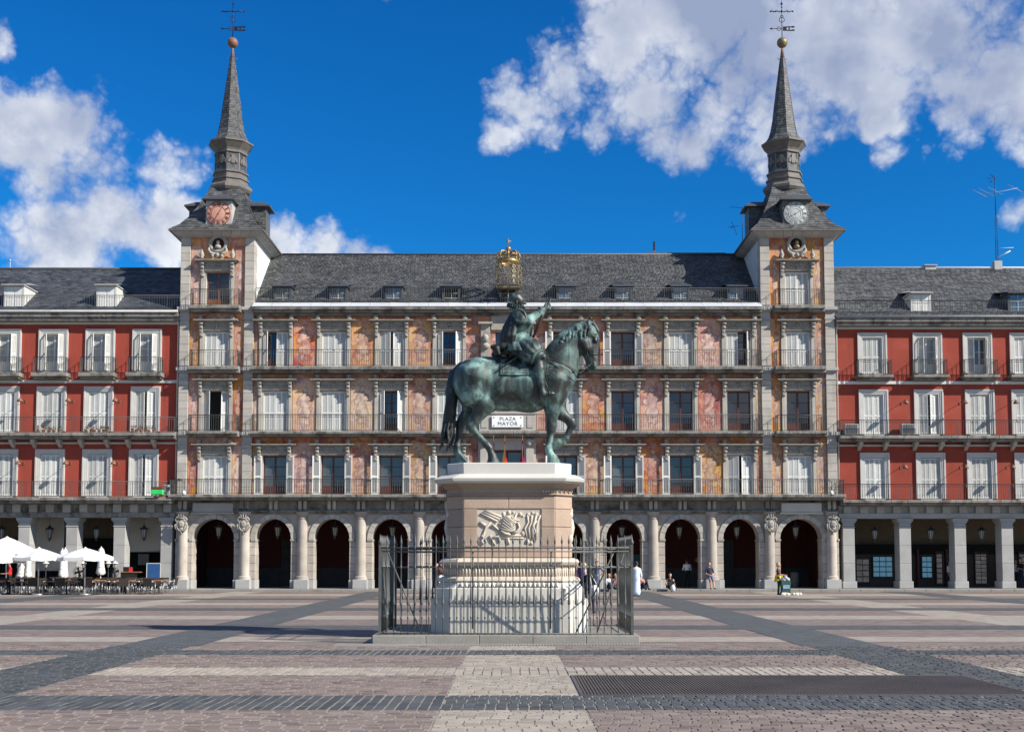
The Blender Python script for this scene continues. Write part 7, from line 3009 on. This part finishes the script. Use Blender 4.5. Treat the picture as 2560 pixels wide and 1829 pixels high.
def chair():
    t = thing('terrace_chair', '', 'chair', group='rattan chairs of the cafe terrace')
    mb = MB()
    mb.box(-.22, .22, -.22, .22, .43, .46)
    link('seat', mb.mesh('seat', rattan), t)
    mb = MB()
    mb.add([(-.23, .20, .46), (.23, .20, .46), (.25, .27, .84), (-.25, .27, .84), (-.23, .23, .46), (.23, .23, .46), (.25, .30, .84), (-.25, .30, .84)], [(0, 1, 2, 3), (5, 4, 7, 6), (3, 2, 6, 7), (0, 3, 7, 4), (1, 5, 6, 2)])
    link('backrest', mb.mesh('backrest', rattan), t)
    for sx in (-1, 1):
        for sy in (-1, 1):
            mb = MB()
            mb.tube((sx * .22, sy * .21, 0), (sx * .21, sy * .20, .45 if sy > 0 else .66), .014, 5)
            link('leg', mb.mesh('leg', steel), t)
        mb = MB()
        mb.path([(sx * .23, .24, .68), (sx * .25, 0, .68), (sx * .22, -.21, .66)], .02, 5)
        link('armrest', mb.mesh('armrest', steel), t)
    return t


def table():
    t = thing('terrace_table', '', 'table', group='tables of the cafe terrace')
    mb = MB()
    mb.bbox(-.40, .40, -.40, .40, .71, .745, .01)
    link('table_top', mb.mesh('table_top', table_top), t)
    mb = MB()
    mb.tube((0, 0, .03), (0, 0, .71), .03, 8)
    link('pedestal', mb.mesh('pedestal', black), t)
    mb = MB()
    mb.box(-.3, .3, -.03, .03, 0, .03)
    mb.box(-.03, .03, -.3, -.031, 0, .03)
    mb.box(-.03, .03, .031, .3, 0, .03)
    link('foot', mb.mesh('foot', black), t)
    return t


c0, t0 = chair(), table()
c_used = t_used = False
TABS = []
for row, Y in ((0, 61.6), (1, 63.9), (2, 66.2)):
    for k in range(6):
        px = 18 + k * 74 + row * 9
        if px > 400:
            continue
        TABS.append((at(px, 1480, Y).x, Y, row, k))
rn = ['front', 'middle', 'back']
kn = ['at the picture edge', 'second from the picture edge', 'third from the picture edge', 'third from the tower', 'second from the tower', 'nearest the tower']
for (x, y, row, k) in TABS:
    lb = 'square wooden cafe table in the %s row, %s' % (rn[row], kn[k])
    if not t_used:
        t0.location = (x, y, 0)
        t0['label'] = lb
        t_used = True
    else:
        copy_thing(t0, (x, y, 0), 0, lb)
    for a, nm in ((0, 'far side'), (90, 'left side'), (180, 'near side'), (270, 'right side')):
        aa = R(a) + rnd.uniform(-.25, .25)
        d = rnd.uniform(.62, .72)
        # local +y is the chair's back: it stands away from the table
        px_, py_ = x - math.sin(aa) * d, y + math.cos(aa) * d
        lb = 'rattan chair, %s of %s row table %s' % (nm, rn[row], kn[k])
        if not c_used:
            c0.location = (px_, py_, 0)
            c0.rotation_euler = (0, 0, aa)
            c0['label'] = lb
            c_used = True
        else:
            copy_thing(c0, (px_, py_, 0), aa, lb)


def fan(px, label):
    p = at(px, 1429, 66.9)
    t = thing('cooling_fan', label, 'fan', (p.x, 66.9, .0))
    z = p.z
    mb = MB()
    for rr in (.30, .20, .1):
        for k in range(20):
            a0, a1 = 2 * math.pi * k / 20, 2 * math.pi * (k + 1) / 20
            mb.tube((rr * math.cos(a0), -.12, z + rr * math.sin(a0)), (rr * math.cos(a1), -.12, z + rr * math.sin(a1)), .010, 4)
    for k in range(12):
        a = 2 * math.pi * k / 12
        mb.tube((.06 * math.cos(a), -.14, z + .06 * math.sin(a)), (.30 * math.cos(a), -.12, z + .30 * math.sin(a)), .007, 4)
        mb.tube((.30 * math.cos(a), -.12, z + .30 * math.sin(a)), (.26 * math.cos(a), .06, z + .26 * math.sin(a)), .008, 4)
    link('cage', mb.mesh('cage', black), t)
    mb = MB()
    for k in range(4):
        a = math.pi / 2 * k + .3
        u, v = Vector((math.cos(a), 0, math.sin(a))), Vector((-math.sin(a), .35, math.cos(a)))
        c_ = Vector((0, -.04, z))
        mb.add([c_ + u * .04 - v * .03, c_ + u * .26 - v * .10, c_ + u * .27 + v * .08, c_ + u * .04 + v * .03], [(0, 1, 2, 3), (3, 2, 1, 0)])
    link('blades', mb.mesh('blades', black), t)
    mb = MB()
    mb.lathe(0, z, [(.0, -.16), (.07, -.15), (.08, .08), (0, .12)], 10, axis='y')
    link('motor', mb.mesh('motor', black), t)
    mb = MB()
    mb.tube((0, .05, .05), (0, .05, z - .1), .025, 6)
    mb.lathe(0, .05, [(.25, 0), (.25, .05), (.04, .08)], 12)
    link('stand', mb.mesh('stand', black), t)


fan(198, 'black standing fan in front of the second full pillar of the cafe')
fan(286, 'black standing fan in front of the third full pillar of the cafe')


def post_lamp(px, label):
    Y = 66.6
    p = at(px, 1412, Y)
    t = thing('post_lantern', label, 'lamp', (p.x, Y, 0), 0, 'white hooded post lanterns of the cafe')
    z = p.z
    mb = MB()
    mb.tube((0, 0, 0), (0, 0, z - .12), .022, 6)
    mb.lathe(0, 0, [(.14, 0), (.12, .06), (.03, .12)], 10)
    link('post', mb.mesh('post', black), t)
    mb = MB()
    mb.lathe(0, 0, [(.06, z - .12), (.12, z + .10), (.10, z + .10)], 6, sm=False)
    link('lantern_glass', mb.mesh('lantern_glass', lampglass), t)
    mb = MB()
    mb.lathe(0, 0, [(.19, z + .10), (.17, z + .13), (.04, z + .22), (0, z + .28)], 8, sm=False)
    link('hood', mb.mesh('hood', white), t)


post_lamp(115, 'white hooded post lantern between the first and second full pillars')
post_lamp(208, 'white hooded post lantern beside the fan at the second full pillar')
post_lamp(271, 'white hooded post lantern left of the fan at the third full pillar')
post_lamp(288, 'white hooded post lantern behind the fan at the third full pillar')


def menu_board():
    p = at(384, 1430, 66.9)
    t = thing('menu_board', 'tall blue menu board on an easel beside the last pillar before the left tower', 'sign', (p.x, 66.9, .0), .12)
    mb = MB()
    mb.box(-.36, .36, -.02, .02, .62, 1.60)
    link('panel', mb.mesh('panel', blue_board), t)
    mb = MB()
    for (a, b, c_, d) in ((-.40, -.361, .58, 1.64), (.361, .40, .58, 1.64), (-.36, .36, .58, .619), (-.36, .36, 1.601, 1.64)):
        mb.box(a, b, -.03, .03, c_, d)
    mb.tube((-.38, 0, .6), (-.42, -.2, 0), .018, 5)
    mb.tube((.38, 0, .6), (.42, -.2, 0), .018, 5)
    mb.tube((0, .03, 1.2), (0, .5, 0), .018, 5)
    link('easel', mb.mesh('easel', frame_grey), t)
    p = at(319, 1436, 66.8)
    t = thing('service_counter', 'dark service counter with a wooden top between the third pillar and the blue board', 'counter', (p.x, 66.9, .0))
    mb = MB()
    mb.box(-.35, .45, -.25, .25, 0, 1.1)
    mb.box(-.33, .2, .1, .24, 1.1, 1.42)
    link('cabinet', mb.mesh('cabinet', black), t)
    mb = MB()
    mb.box(-.38, .75, -.3, .3, 1.101, 1.14)
    link('counter_top', mb.mesh('counter_top', table_top), t)
    t2 = thing('menu_holder', 'small bright red menu holder standing on the service counter', 'menu holder', (p.x + .18, 66.75, 1.14))
    mb = MB()
    mb.add([(-.09, -.05, 0), (.09, -.05, 0), (.09, .05, 0), (-.09, .05, 0), (-.08, -.01, .26), (.08, -.01, .26), (.08, .01, .26), (-.08, .01, .26)], [(0, 1, 5, 4), (1, 2, 6, 5), (2, 3, 7, 6), (3, 0, 4, 7), (4, 5, 6, 7), (0, 3, 2, 1)])
    link('card', mb.mesh('card', red_p), t2)


menu_board()

# ------------------------------------------------------------------ people
SK = mat('skin', (.46, .25, .17), rough=.6, n=(8, .08))
SK2 = mat('tanned skin', (.33, .165, .10), rough=.6, n=(8, .08))
HAIRS = {'dark': mat('dark hair', (.015, .011, .009), rough=.6), 'brown': mat('brown hair', (.07, .035, .018), rough=.6), 'blond': mat('blond hair', (.48, .36, .20), rough=.6), 'hat': mat('straw hat', (.42, .38, .31), rough=.8)}
CLO = {}


def cloth(name, col):
    if name not in CLO:
        CLO[name] = mat(name, col, rough=.85, n=(5, .12))
    return CLO[name]


def person(label, x, y, z, rot, H, pose, top, bottom, shoes, hair='dark', hairlen=0, sleeves='short', legs='long', skin=SK, arms=('down', 'down'), robe=False, group=None):
    """one figure; local frame faces -y, feet (or seat) at z=0"""
    t = thing('person', label, 'person', (x, y, z), rot, group)
    k = H / 1.72
    labs = ['skin', 'top', 'bottom', 'shoes']
    P = []

    def c(a, b, ra, rb=None, lab='skin', kk=.03, sy=1.0):
        P.append(C([q * k for q in a], [q * k for q in b], ra * k, (ra if rb is None else rb) * k, lab=lab, k=kk * k, sy=sy))
    lt = 'bottom'
    lc = 'bottom' if legs == 'long' else 'skin'
    if pose == 'sit':
        hz, lean = .13, .06
        hip = [(-.10, 0, hz), (.10, 0, hz)]
        knee = [(-.15, -.40, .40), (.16, -.36, .44)]
        ank = [(-.13, -.66, .09), (.13, -.60, .09)]
        base = (0, .02, hz)
    elif pose == 'lean':
        hz, lean = .74, .12
        hip = [(-.09, 0, hz), (.09, 0, hz)]
        knee = [(-.10, -.28, .44), (.11, -.22, .45)]
        ank = [(-.08, -.30, .08), (.12, -.36, .08)]
        base = (0, .02, hz)
    elif pose == 'walk':
        hz, lean = .90, -.02
        hip = [(-.09, 0, hz), (.09, 0, hz)]
        knee = [(-.09, -.14, .50), (.09, .03, .49)]
        ank = [(-.09, -.16, .10), (.09, .30, .14)]
        base = (0, 0, hz)
    else:
        hz, lean = .91, .0
        hip = [(-.09, 0, hz), (.09, 0, hz)]
        knee = [(-.10, -.02, .49), (.11, -.01, .49)]
        ank = [(-.11, .02, .09), (.13, .01, .09)]
        base = (0, 0, hz)
    sh = hz + .50
    ch = (0, base[1] + lean * .8, hz + .36)
    nk = (0, base[1] + lean, sh + .05)
    c((0, base[1], hz), (0, base[1] + .01, hz + .06), .135, .13, 'bottom', .05, .78)
    c((0, base[1], hz + .10), ch, .125, .15, 'top', .06, .72)
    c((-.12, ch[1], hz + .42), (.12, ch[1], hz + .42), .085, .085, 'top', .06, .85)
    c((0, nk[1], sh - .02), (0, nk[1] - .015, sh + .09), .052, .048, 'skin', .02)
    hd = Vector((0, nk[1] - .03, sh + .20))
    c(hd, hd + Vector((0, .015, .05)), .082, .088, 'skin', .02, 1.05)
    c(hd + Vector((0, -.045, -.07)), hd + Vector((0, -.03, -.03)), .048, .058, 'skin', .03)
    c(hd + Vector((0, -.100, .0)), hd + Vector((0, -.090, .035)), .012, .009, 'skin', .015)
    for s in (-1, 1):
        c(hd + Vector((s * .084, .01, -.01)), hd + Vector((s * .084, .015, .025)), .014, .014, 'skin', .01)
        i = 0 if s < 0 else 1
        c(hip[i], knee[i], .088, .060, lt, .04)
        c(knee[i], ank[i], .058, .038, lc, .03)
        f = Vector(ank[i])
        fz = max(.035, f.z - .05)
        c((f.x, f.y + .02, fz), (f.x + s * .02, f.y - .15, fz - .005), .042, .034, 'shoes', .02)
        S0 = Vector((s * .185, ch[1], hz + .43))
        mode = arms[i]
        if mode == 'down':
            E_, W_ = S0 + Vector((s * .05, .03, -.28)), S0 + Vector((s * .06, -.04, -.52))
        elif mode == 'front':
            E_, W_ = S0 + Vector((s * .05, -.08, -.26)), S0 + Vector((s * .01, -.33, -.28))
        elif mode == 'phone':
            E_, W_ = S0 + Vector((s * .07, -.14, -.22)), S0 + Vector((-s * .02, -.26, -.02))
        elif mode == 'lap':
            E_, W_ = S0 + Vector((s * .07, -.05, -.26)), S0 + Vector((-s * .10, -.24, -.36))
        elif mode == 'hip':
            E_, W_ = S0 + Vector((s * .20, .08, -.23)), S0 + Vector((s * .01, -.02, -.40))
        else:
            E_, W_ = S0 + Vector((s * .07, -.10, -.25)), S0 + Vector((-s * .16, -.22, -.20))
        c(S0, E_, .055, .042, 'top' if sleeves != 'none' else 'skin', .03)
        c(E_, W_, .040, .028, 'top' if sleeves == 'long' else 'skin', .02)
        d = (W_ - E_).normalized()
        c(W_ + d * .01, W_ + d * .085, .026, .030, 'skin', .012, .8)
        sd = Vector((1, 0, 0)) if abs(d.x) < .8 else Vector((0, 1, 0))
        pl = d.cross(sd).normalized()
        sd = pl.cross(d).normalized()
        HANDS.append((W_ + d * .08, d, sd, pl, s, k))
    if robe:
        c((0, 0, .95), (0, .0, .22), .14, .20, 'top', .06, .85)
        c((0, 0, 1.3), (0, 0, .9), .16, .16, 'top', .06, .85)
    V, Q, lab = sdf_body(P, .019, .03, labs)
    ex = MB()
    while HANDS:
        o, d, sd, pl, s, kk = HANDS.pop()
        for i in range(4):
            b = (o + sd * (.020 - .0135 * i)) * kk
            L = (.062, .072, .068, .052)[i] * kk
            m_ = b + d * L * .55 + pl * .006
            ex.path([b, m_, m_ + (d * .8 + pl * .6).normalized() * L * .5], [.0085 * kk, .0078 * kk, .006 * kk], 5)
        b = (o - d * .06 + sd * .026) * kk
        ex.path([b, b + (sd * .8 + d * .6).normalized() * .035 * kk, b + (sd * .55 + d).normalized() * .062 * kk], [.011 * kk, .0095 * kk, .007 * kk], 5)
    eo = len(ex.f)
    for s in (-1, 1):
        ex.ball((hd + Vector((s * .031, -.083, .018))) * k, .0105 * k, 6, mi=4)
    link('body', body_mesh('body', V, Q, [skin, top, bottom, shoes, sign_black], lab, ex), t)
    hp = []
    HP = lambda a, b, ra, rb=None: hp.append(C([q * k for q in a], [q * k for q in b], ra * k, (ra if rb is None else rb) * k, k=.02))
    HP(hd + Vector((0, .028, .055)), hd + Vector((0, .012, .085)), .088, .075)
    HP(hd + Vector((0, .05, .0)), hd + Vector((0, .05, .04)), .075, .08)
    if hair == 'hat':
        HP(hd + Vector((0, .01, .09)), hd + Vector((0, .01, .14)), .095, .08)
    if hairlen:
        HP(hd + Vector((0, .07, 0)), hd + Vector((0, .09, -hairlen)), .075, .05)
        for s in (-1, 1):
            HP(hd + Vector((s * .07, .03, .02)), hd + Vector((s * .075, .05, -hairlen * .8)), .035, .025)
    V, Q, _ = sdf_body(hp, .018, .02)
    ex = MB()
    if hair == 'hat':
        q = hd * k
        ex.lathe(q.x, q.y + .01, [(.09 * k, q.z + .10 * k), (.17 * k, q.z + .085 * k), (.175 * k, q.z + .075 * k), (.09 * k, q.z + .09 * k)], 16)
    link('hat' if hair == 'hat' else 'hair', body_mesh('hair', V, Q, HAIRS[hair], None, ex), t)
    return t, hd * k, k


HANDS = []
navy = cloth('navy cotton', (.015, .018, .045))
blue = cloth('blue vest', (.03, .035, .16))
denim = cloth('dark denim', (.018, .025, .05))
grey_c = cloth('grey shorts', (.13, .12, .17))
blackc = cloth('black cloth', (.012, .012, .013))
whitec = cloth('white cotton', (.72, .73, .74))
lilac = cloth('lilac grey cloth', (.42, .40, .46))
pale = cloth('pale blue robe cloth', (.60, .68, .72))
brownc = cloth('brown knit', (.10, .045, .035))
redc = cloth('red polo', (.50, .012, .015))
coral = cloth('coral cloth', (.50, .14, .11))
plaid = cloth('blue checked cotton', (.09, .10, .17))
jeansl = cloth('pale denim', (.22, .29, .42))
greent = cloth('bottle green trousers', (.02, .05, .035))
shoe = cloth('dark shoes', (.03, .025, .02))


def gx(px, Y, py=1450):
    return at(px, py, Y).x


person('waiter in a red polo shirt and black trousers behind the cafe chairs', gx(24, 62.8), 62.8, 0, R(-60), 1.74, 'stand', redc, blackc, shoe, 'dark', arms=('front', 'front'), skin=SK2)
person('person in a dark jacket and white trousers standing left of the pedestal by the arcade', gx(1102, 62), 62, 0, R(10), 1.72, 'stand', brownc, whitec, shoe, 'dark', .14, 'long', arms=('phone', 'phone'))
person('person in blue shirt standing half hidden beside the one in white trousers', gx(1092, 62.4), 62.4, 0, R(-20), 1.62, 'stand', navy, denim, shoe, 'brown', .12)
person('woman with her back turned in a blue vest near the right end of the pedestal', gx(1453, 54), 54, 0, R(160), 1.66, 'stand', blue, navy, shoe, 'brown', .20, 'none')
person('person in a red top mostly hidden behind the right end of the pedestal', gx(1440, 55), 55, 0, R(120), 1.66, 'stand', redc, denim, shoe, 'dark', .1)
person('blond woman with pale arms standing between the blue vest and the dark jacket', gx(1462, 56), 56, 0, R(185), 1.64, 'stand', lilac, denim, shoe, 'blond', .14, 'none')
bagp, hd_, k_ = person('woman in a black jacket and dark jeans walking away behind the railing', gx(1473, 39.5), 39.5, 0, R(150), 1.60, 'walk', blackc, denim, shoe, 'dark', .22, 'long')


def shoulder_bag():
    x, y = gx(1486, 39.4), 39.3
    t = thing('shoulder_bag', 'large white shoulder bag carried by the woman in the black jacket', 'bag', (x, y, .58))
    mb = MB()
    mb.add([(-.10, -.06, 0), (.12, -.06, .0), (.12, .06, 0), (-.10, .06, 0), (-.13, -.05, .36), (.10, -.05, .40), (.10, .05, .40), (-.13, .05, .36), (-.15, -.07, .18), (.15, -.07, .18), (.15, .07, .18), (-.15, .07, .18)],
           [(0, 3, 2, 1), (0, 1, 9, 8), (1, 2, 10, 9), (2, 3, 11, 10), (3, 0, 8, 11), (8, 9, 5, 4), (9, 10, 6, 5), (10, 11, 7, 6), (11, 8, 4, 7), (4, 5, 6, 7)], 0, True)
    link('pouch', mb.mesh('pouch', whitec), t)
    mb = MB()
    mb.path([(-.10, 0, .36), (-.14, .02, .6), (-.12, .03, .76), (-.04, .02, .6), (.08, 0, .39)], .012, 5)
    link('strap', mb.mesh('strap', whitec), t)


shoulder_bag()
person('man in a straw hat, checked shirt and pale shorts with a hand at his hip', gx(1492, 62.5), 62.5, 0, R(-30), 1.80, 'stand', plaid, jeansl, shoe, 'hat', 0, 'short', 'short', SK, ('hip', 'hip'))
person('person in white seated on the arcade step behind the right corner of the railing', gx(1523, 67.2), 67.1, .12, R(15), 1.66, 'sit', whitec, denim, shoe, 'dark', .12, arms=('lap', 'lap'))
person('person in coral seated on the arcade step next to the one in white', gx(1538, 67.2), 67.1, .12, R(-10), 1.66, 'sit', coral, blackc, shoe, 'brown', .14, arms=('lap', 'lap'))
person('person in a long pale blue robe standing just right of the railing', gx(1591, 58.4), 58.4, 0, R(170), 1.72, 'stand', pale, pale, shoe, 'dark', 0, 'long', skin=SK2, robe=True)
person('person in coral top seated on the ground beside the pier behind the pale robe', gx(1603, 67.2), 67.1, .12, R(25), 1.66, 'sit', coral, navy, shoe, 'brown', .16, 'none', arms=('phone', 'lap'))
person('bare armed person in black seated on the step in front of the dark arch', gx(1675, 67.3), 67.2, .12, R(0), 1.66, 'sit', blackc, blackc, shoe, 'dark', .05, 'none', arms=('lap', 'lap'))


def day_bag():
    t = thing('day_bag', 'small white bag with a dark strap in front of the person seated in black', 'bag', (gx(1682, 66.7), 66.55, .0))
    mb = MB()
    mb.lathe(0, 0, [(.10, 0), (.16, .08), (.17, .22), (.12, .36), (.04, .42)], 10)
    link('pouch', mb.mesh('pouch', whitec), t)
    mb = MB()
    mb.path([(.05, -.05, .40), (.16, -.13, .25), (.13, -.16, .05)], .022, 5)
    mb.path([(-.05, -.03, .40), (0, -.02, .52), (.05, -.03, .40)], .014, 5)
    link('strap', mb.mesh('strap', blackc), t)


day_bag()
person('man in a white shirt and dark trousers standing in the shade of the arch', gx(1718, 70.9), 70.9, .12, R(180), 1.76, 'stand', whitec, blackc, shoe, 'dark', 0, 'short', skin=SK2, arms=('front', 'front'))
person('young man in a navy T-shirt and grey shorts leaning on the column base', gx(1775, 68.2), 68.15, .12, R(12), 1.72, 'lean', navy, grey_c, shoe, 'brown', 0, 'short', 'short', SK, ('lap', 'lap'))
person('blond woman in brown with a yellow cloth at her waist pushing the green trolley', gx(1946, 60.8), 60.8, 0, R(72), 1.66, 'stand', brownc, greent, shoe, 'blond', .06, 'short', arms=('front', 'front'))


def waist_cloth():
    t = thing('waist_cloth', 'yellow jacket tied round the waist of the blond woman with the trolley', 'jacket', (gx(1946, 60.8), 60.8, .0))
    mb = MB()
    n = 18
    vs, fs = [], []
    for (r, z) in ((.155, 1.02), (.17, .96), (.20, .80), (.215, .70)):
        for i in range(n):
            a = 2 * math.pi * i / n
            vs.append((r * math.cos(a) * (1.05 if i % 2 else .95), r * .85 * math.sin(a), z + (.04 * math.sin(3 * a) if z < .75 else 0)))
    for j in range(3):
        for i in range(n):
            fs.append((j * n + i, j * n + (i + 1) % n, (j + 1) * n + (i + 1) % n, (j + 1) * n + i))
    mb.add(vs, fs, 0, True)
    link('cloth', mb.mesh('cloth', yellow_p), t)
    mb = MB()
    mb.path([(.16, -.06, .98), (.24, -.10, .84), (.26, -.08, .58)], [.04, .035, .03], 6)
    link('sleeve', mb.mesh('sleeve', yellow_p), t)


waist_cloth()


def trolley():
    x, Y = gx(1963, 60.6), 60.6
    t = thing('shopping_trolley', 'dark green wheeled trolley loaded with white bundles beside the blond woman', 'trolley', (x, Y, 0))
    mb = MB()
    mb.add([(-.20, -.17, .14), (.22, -.17, .14), (.22, .17, .14), (-.20, .17, .14), (-.24, -.20, .74), (.26, -.20, .74), (.26, .20, .74), (-.24, .20, .74)], [(0, 3, 2, 1), (0, 1, 5, 4), (1, 2, 6, 5), (2, 3, 7, 6), (3, 0, 4, 7)])
    mb.box(-.16, .18, -.205, -.19, .32, .52, 1)
    link('basket', mb.mesh('basket', [green_t, jeansl]), t)
    mb = MB()
    mb.path([(-.22, -.16, .72), (-.36, -.16, .98), (-.36, .16, .98), (-.22, .16, .72)], .014, 5)
    for s in (-1, 1):
        mb.tube((-.2, s * .16, .74), (-.18, s * .16, .1), .014, 5)
        mb.tube((.22, s * .16, .74), (.2, s * .16, .1), .014, 5)
    link('frame', mb.mesh('frame', steel), t)
    for sx in (-.18, .2):
        for s in (-1, 1):
            mb = MB()
            mb.lathe(sx, .08, [(0, s * .17 - .02), (.08, s * .17 - .02), (.08, s * .17 + .02), (0, s * .17 + .02)], 10, axis='y')
            link('wheel', mb.mesh('wheel', black), t)
    mb = MB()
    for (a, b, c_, r) in ((-.1, 0, .80, .15), (.12, .02, .80, .14), (0, -.05, .90, .12), (.05, .08, .86, .13)):
        mb.ball((a, b, c_), r, 8, sz=.8)
    link('bundle', mb.mesh('bundle', lilac), t)
    t = thing('cloth_pile', 'heap of cream coloured cloth lying on the paving under the green trolley', 'cloth', (x + .15, Y - .35, 0))
    P = []
    for i in range(16):
        a = rnd.uniform(-.5, .6)
        P.append(C((a, rnd.uniform(-.12, .12), .04), (a + rnd.uniform(-.12, .12), rnd.uniform(-.12, .12), .05), rnd.uniform(.05, .09)))
    V, Q, _ = sdf_body(P, .02, .03)
    link('cloth', body_mesh('cloth', V, Q, cloth('cream cloth', (.62, .56, .45))), t)


trolley()
person('woman in a white top passing the shop posters in the right arcade', gx(2371, 72.8), 72.8, .12, R(60), 1.62, 'walk', whitec, navy, shoe, 'dark', .16, 'short')
person('man in a black T-shirt with crossed arms at the right picture edge', gx(2553, 71.4), 71.4, .12, R(-70), 1.78, 'stand', blackc, denim, shoe, 'dark', 0, 'short', arms=('cross', 'cross'))
person('person in grey standing behind the man with crossed arms', gx(2539, 72.6), 72.6, .12, R(20), 1.68, 'stand', lilac, blackc, shoe, 'brown', .1, 'short')


def pier_sign():
    Y = 70.6
    p = at(1746, 1399, Y)
    t = thing('round_sign', 'small black round sign with yellow emblem on a post inside the arch', 'sign', (p.x, Y, .12))
    z = p.z - .12
    mb = MB()
    mb.lathe(0, z, [(0, -.02), (.24, -.02), (.24, .02), (0, .02)], 18, axis='y')
    link('disc', mb.mesh('disc', black), t)
    mb = MB()
    for k in range(6):
        a = math.pi / 3 * k
        mb.tube((0, -.03, z), (.15 * math.cos(a), -.03, z + .15 * math.sin(a)), .022, 5)
    link('emblem', mb.mesh('emblem', yellow_p), t)
    mb = MB()
    mb.tube((0, .03, 0), (0, .03, z), .025, 6)
    link('post', mb.mesh('post', black), t)
    p = at(1589, 1402, 75.2)
    t = thing('poster', 'teal poster on the dark red arcade wall above the pale robe', 'poster', (p.x, 75.2, p.z))
    mb = MB()
    mb.box(-.30, .34, 0, .02, -.42, .42)
    link('sheet', mb.mesh('sheet', cloth('teal print', (.05, .16, .16))), t)
    p = at(1991, 1450, 69.9)
    t = thing('waste_bin', 'dark metal bin standing inside the arch of the pale dialled tower', 'bin', (p.x, 70.4, .12))
    mb = MB()
    mb.lathe(0, 0, [(.24, 0), (.26, .05), (.27, .85), (.28, .88), (.22, .9)], 14)
    link('drum', mb.mesh('drum', arc_grey), t)
    mb = MB()
    mb.lathe(0, 0, [(.285, .881), (.20, .96), (0, 1.0)], 14)
    link('lid', mb.mesh('lid', iron_grey), t)


pier_sign()
